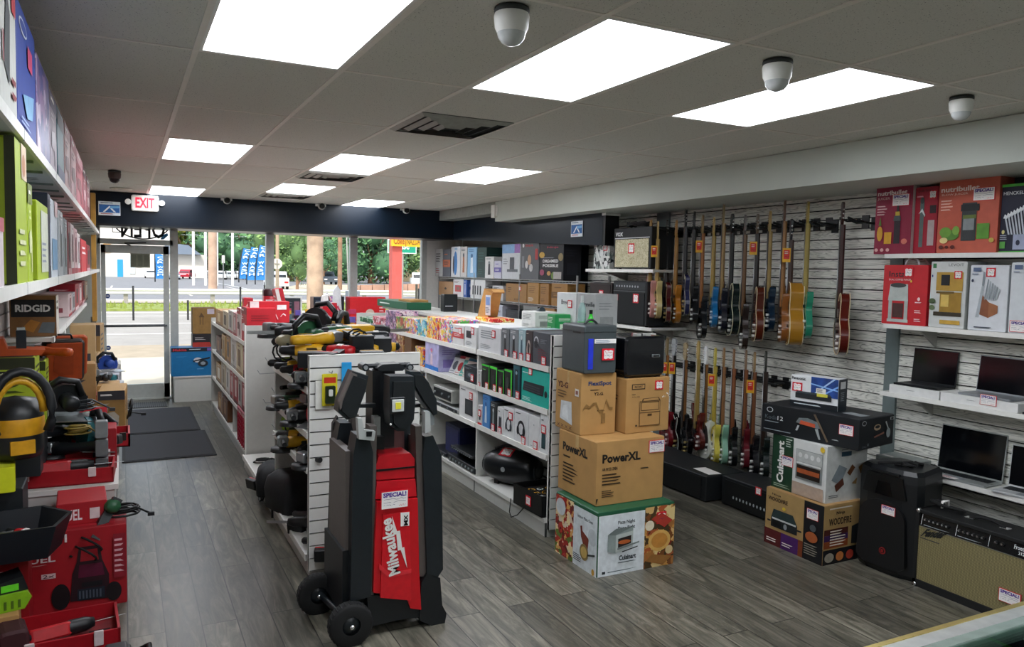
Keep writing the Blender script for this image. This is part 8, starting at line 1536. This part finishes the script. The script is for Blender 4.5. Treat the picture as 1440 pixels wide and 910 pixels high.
# grey post, lime cartons, hose reel, orange boxes
m = MB()
for k in range(3): m.rbox((-.035, -.035, .115*k), (.035, .035, .115*k+.105), .01, P(['5a5e60', '6c7072', '858a8c'][k], .4))
tag(m.build('battery_stack', None, (-.13, 5.28, .552)), 'grey upright stacked tool battery column on the cabinet edge', 'battery')
o = carton('storage_box', 'dark plastic storage box against the wall carrying the lime cartons', 'box', (-.555, 5.25, .64), .25, .5, .22, 0, '20262a', None)
lb = {'F': [('r', .0, .86, 1, 1, '2a3014'), ('r', .15, .74, .6, .84, '10140c'), ('t', .2, .76, .55, .82, 'RYOBI', 'd8e0b0', .03), ('l', .1, .55, .8, .68, '4a5a14', 2), ('p', [(.2, .2), (.5, .5), (.7, .45), (.6, .1)], '30382a')], 'R': [('r', .5, .0, 1, .5, '20261a'), ('l', .1, .7, .9, .9, '2a3014', 3), ('p', [(.2, .1), (.4, .5), (.5, .1)], 'd8dcc0')], 'T': [('r', .05, .05, .95, .95, '20261a')]}
carton('tool_carton', 'lime green and black tool carton against the left wall, nearer of two', 'box', (-.56, 5.1, .862), .23, .26, .46, 0, 'b4c832', lb, 'lime cartons below the left shelves'); carton('tool_carton', 'lime green and black tool carton against the left wall, farther of two', 'box', (-.52, 5.40, .862), .20, .22, .40, 0, 'b0c42c', lb, 'lime cartons below the left shelves')
t = thing('hose_reel', 'black and yellow wet-dry vacuum with looped hose at the left picture edge', 'vacuum', (-.515, 4.72, .83), .3)
m = MB(); m.lathe([(0, 0), (.12, 0), (.13, .04), (.13, .22), (.1, .3), (0, .32)], P('14181b', .4), 20); m.build('drum', t); m = MB(); m.lathe([(.131, .12), (.134, .13), (.134, .2), (.131, .21)], P('dca01e', .35), 20); m.box((-.05, -.14, .03), (.06, -.12, .1), P('dca01e', .35)); m.build('yellow_band', t); m = MB()
m.tube([(.14*math.cos(a*PI/10), -.14+.02*math.sin(a*.5), .26+.2*math.sin(a*PI/10)) for a in range(-2, 13)], .024, P('101418', .5), 8); m.build('hose', t); m = MB(); m.tube([(.11*math.cos(a*PI/10), -.1, .24+.17*math.sin(a*PI/10)) for a in range(0, 11)], .02, P('e0a822', .4), 8); m.build('yellow_hoop', t)
carton('storage_box', 'neon yellow box lid at the left picture edge below the vacuum', 'box', (-.62, 4.62, .68), .22, .18, .13, .1, 'd8e01c', {'T': [('r', .1, .1, .9, .9, 'e0e840')]}); carton('storage_box', 'dark box supporting the neon yellow box at the left edge', 'box', (-.58, 4.75, .44), .2, .24, .235, 0, '1a2024', None)
t = thing('tool_box', 'orange open tool box with a black battery standing in it atop the lime cartons', 'tool box', (-.53, 5.15, 1.323), .1)
m = MB(); m.prism([(-.12, 0), (.1, 0), (.12, .03), (-.06, .04), (-.08, .1), (-.13, .09)], -.09, .09, P('c2501a', .45)); m.build('shell', t); m = MB(); m.rbox((-.02, -.03, .03), (.03, .03, .14), .008, P('14202a', .4)); m.box((-.015, -.025, .14), (.025, .025, .155), CHROME); m.build('battery_pack', t)
tool('grinder', OR, -.42, 5.5, 1.30, (0, 0, 2.5), 'lying on the farther lime carton')
t = thing('tool_case', 'orange square tool case with black rim, tilted beside the lime cartons', 'tool case', (-.36, 5.75, 1.08), (.15, 0, .25))
m = MB(); m.rbox((-.12, -.03, 0), (.12, .03, .28), .03, P('2a211c', .5)); m.rbox((-.102, -.042, .018), (.102, -.03, .262), .02, P('b4481a', .45)); m.prism([(-.06, .08), (-.06, .2), (-.03, .23), (.05, .23), (.05, .05), (-.03, .05)], -.048, -.042, P('a03f16', .45)); m.build('front_shell', t); m = MB(); m.rbox((-.1, .035, .02), (.15, .08, .29), .03, P('c05222', .45)); m.build('rear_shell', t); m = MB(); m.tube([(-.05, .0, .28), (-.04, 0, .31), (.04, 0, .31), (.05, 0, .28)], .008, DKBLK); m.build('handle', t)
carton('moving_carton', 'dark storage carton propping up the tilted orange case', 'box', (-.42, 5.86, .66), .2, .2, .42, 0, '1c2226', None)
# front-left pieces
m = MB(); m.ball((0, 0, .07), (.09, .08, .08), P('b01828', .45), 14); m.tube([(-.07, -.04, .1), (0, -.09, .16), (.06, -.04, .12)], .012, P('c8202c', .4)); o = tag(m.build('tool_pouch', None, (-.60, 3.85, .0)), 'red padded pouch with a price card at the left picture edge', 'pouch'); card(o, 'price', (V3((-.09, -.08, .03)), V3((.18, 0, 0)), V3((0, 0, .1)), V3((0, -1, 0))), .5, .5, .07, asp=1.3)
t = thing('tool_bag', 'dark red and black canvas bag between the pouch and the floor case', 'tool bag', (-.47, 4.02, 0), .2); m = MB(); m.rbox((-.06, -.08, 0), (.06, .08, .2), .03, P('3a1218', .7)); m.build('body', t); m = MB(); m.rbox((-.055, -.085, .02), (.055, -.078, .1), .015, P('0e1014', .6)); m.build('front_pocket', t)
t = thing('battery_charger', 'black multi-port battery charger on the floor at the bottom of the picture', 'charger', (-.18, 3.72, .0), .05); m = MB(); m.rbox((-.19, -.13, 0), (.2, .13, .09), .012, P('101316', .4)); m.build('base', t)
for k in range(3): m = MB(); m.rbox((-.15+.12*k, -.1, .09), (-.06+.12*k, .08, .13), .01, P('1c2024', .35)); m.box((-.14+.12*k, -.11, .095), (-.07+.12*k, -.1, .12), P('8a1420' if k == 0 else '30363a', .4)); m.build('battery_pack', t)
m = MB(); m.tube([(.2, -.1, .06), (.26, -.08, .1), (.27, .05, .1), (.2, .08, .06)], .014, DKBLK, 8); m.build('handle', t); m = MB(); m.box((-.02, -.134, .03), (.03, -.13, .06), P('e8dca0', .5)); m.build('rating_label', t)
m = MB(); m.rbox((-.14, -.1, 0), (.12, .1, .13), .02, P('1a2c36', .6)); tag(m.build('tool_bag', None, (-.56, 3.66, 0), .1), 'slate coloured soft bag in the bottom left corner', 'tool bag')

for k_, (kd, c, x, y, z, a, w) in enumerate((('grinder', BK_, -.3, 5.42, .70, 2.6, 'across the front row of red cases'), ('saw', TE, -.22, 5.5, .66, 1.9, 'behind the grey battery column'), ('cord', BK_, -.42, 5.5, .80, .7, 'in front of the dark storage carton'), ('recip', GN, -.3, 5.68, .80, 2.9, 'below the tilted orange case'), ('drill', TE, -.2, 5.72, .72, .6, 'right of the dark storage carton'), ('saw', BK_, -.34, 5.52, .88, .3, 'highest one under the orange case'), ('drill', RD, -.36, 5.66, 1.0, 2.4, 'just under the tilted orange case'), ('grinder', GN, -.2, 6.0, .8, 1.3, 'left of the small red case'))):
    tool(kd, c, x, y, z, (SIDE if kd in ('drill', 'cord') else .15, .1, a), 'in the left cabinet pile, '+w, 'tools strewn on the left cabinet', 1.25)
coil('power_cord', 'grey tangle of cords in the pile under the orange case', -.28, 5.6, .9, .09, 6, '3a3f42'); coil('power_cord', 'yellowish cord bundle by the battery column', -.26, 5.4, .78, .06, 5, '9a8440')
carton('tool_carton', 'red upright carton behind the battery column at the aisle edge', 'box', (-.1, 5.5, .552), .1, .22, .26, 0, FL, {'F': [('t', .1, .3, .9, .5, 'EL', 'f0e0e0', .03)], 'R': [('l', .1, .3, .9, .8, 'e0b0b0', 4)]})
# ================================================================== LIGHT, SKY, CAMERA
W = bpy.data.worlds.new('sky'); SC.world = W; W.use_nodes = True; nt = W.node_tree; bg = nt.nodes['Background']
sk = nt.nodes.new('ShaderNodeTexSky'); sk.sky_type = 'NISHITA'; sk.sun_disc = False; sk.sun_elevation = math.radians(42); sk.sun_rotation = math.radians(200); sk.air_density = 1.3; sk.dust_density = 3
mixn = nt.nodes.new('ShaderNodeMix'); mixn.data_type = 'RGBA'; mixn.inputs[0].default_value = .55; mixn.inputs[7].default_value = (8.6, 9.4, 10.6, 1)
nt.links.new(sk.outputs[0], mixn.inputs[6]); nt.links.new(mixn.outputs[2], bg.inputs['Color']); bg.inputs['Strength'].default_value = .125
sl = bpy.data.lights.new('sun', 'SUN'); sl.energy = 1.7; sl.angle = .05; sl.color = (1, .96, .9); so = bpy.data.objects.new('sun', sl); COL.objects.link(so)
so.rotation_euler = Vector((.35, .62, -.75)).to_track_quat('-Z', 'Y').to_euler()
cd = bpy.data.cameras.new('camera'); cd.sensor_width = 36; cd.lens = FPX/1440*36; cd.clip_start = .05; cd.clip_end = 600
co = bpy.data.objects.new('camera', cd); COL.objects.link(co); SC.camera = co
r, d, f = [Vector(CM[i]) for i in range(3)]
Mx = Matrix((r, -d, -f)).transposed().to_4x4(); Mx.translation = (0, 0, H); co.matrix_world = Mx
vs_ = SC.view_settings; SC.display_settings.display_device = 'sRGB'; vs_.view_transform = 'Standard'; vs_.look = 'None'; vs_.gamma = 1; vs_.use_curve_mapping = False; vs_.exposure = 0.75
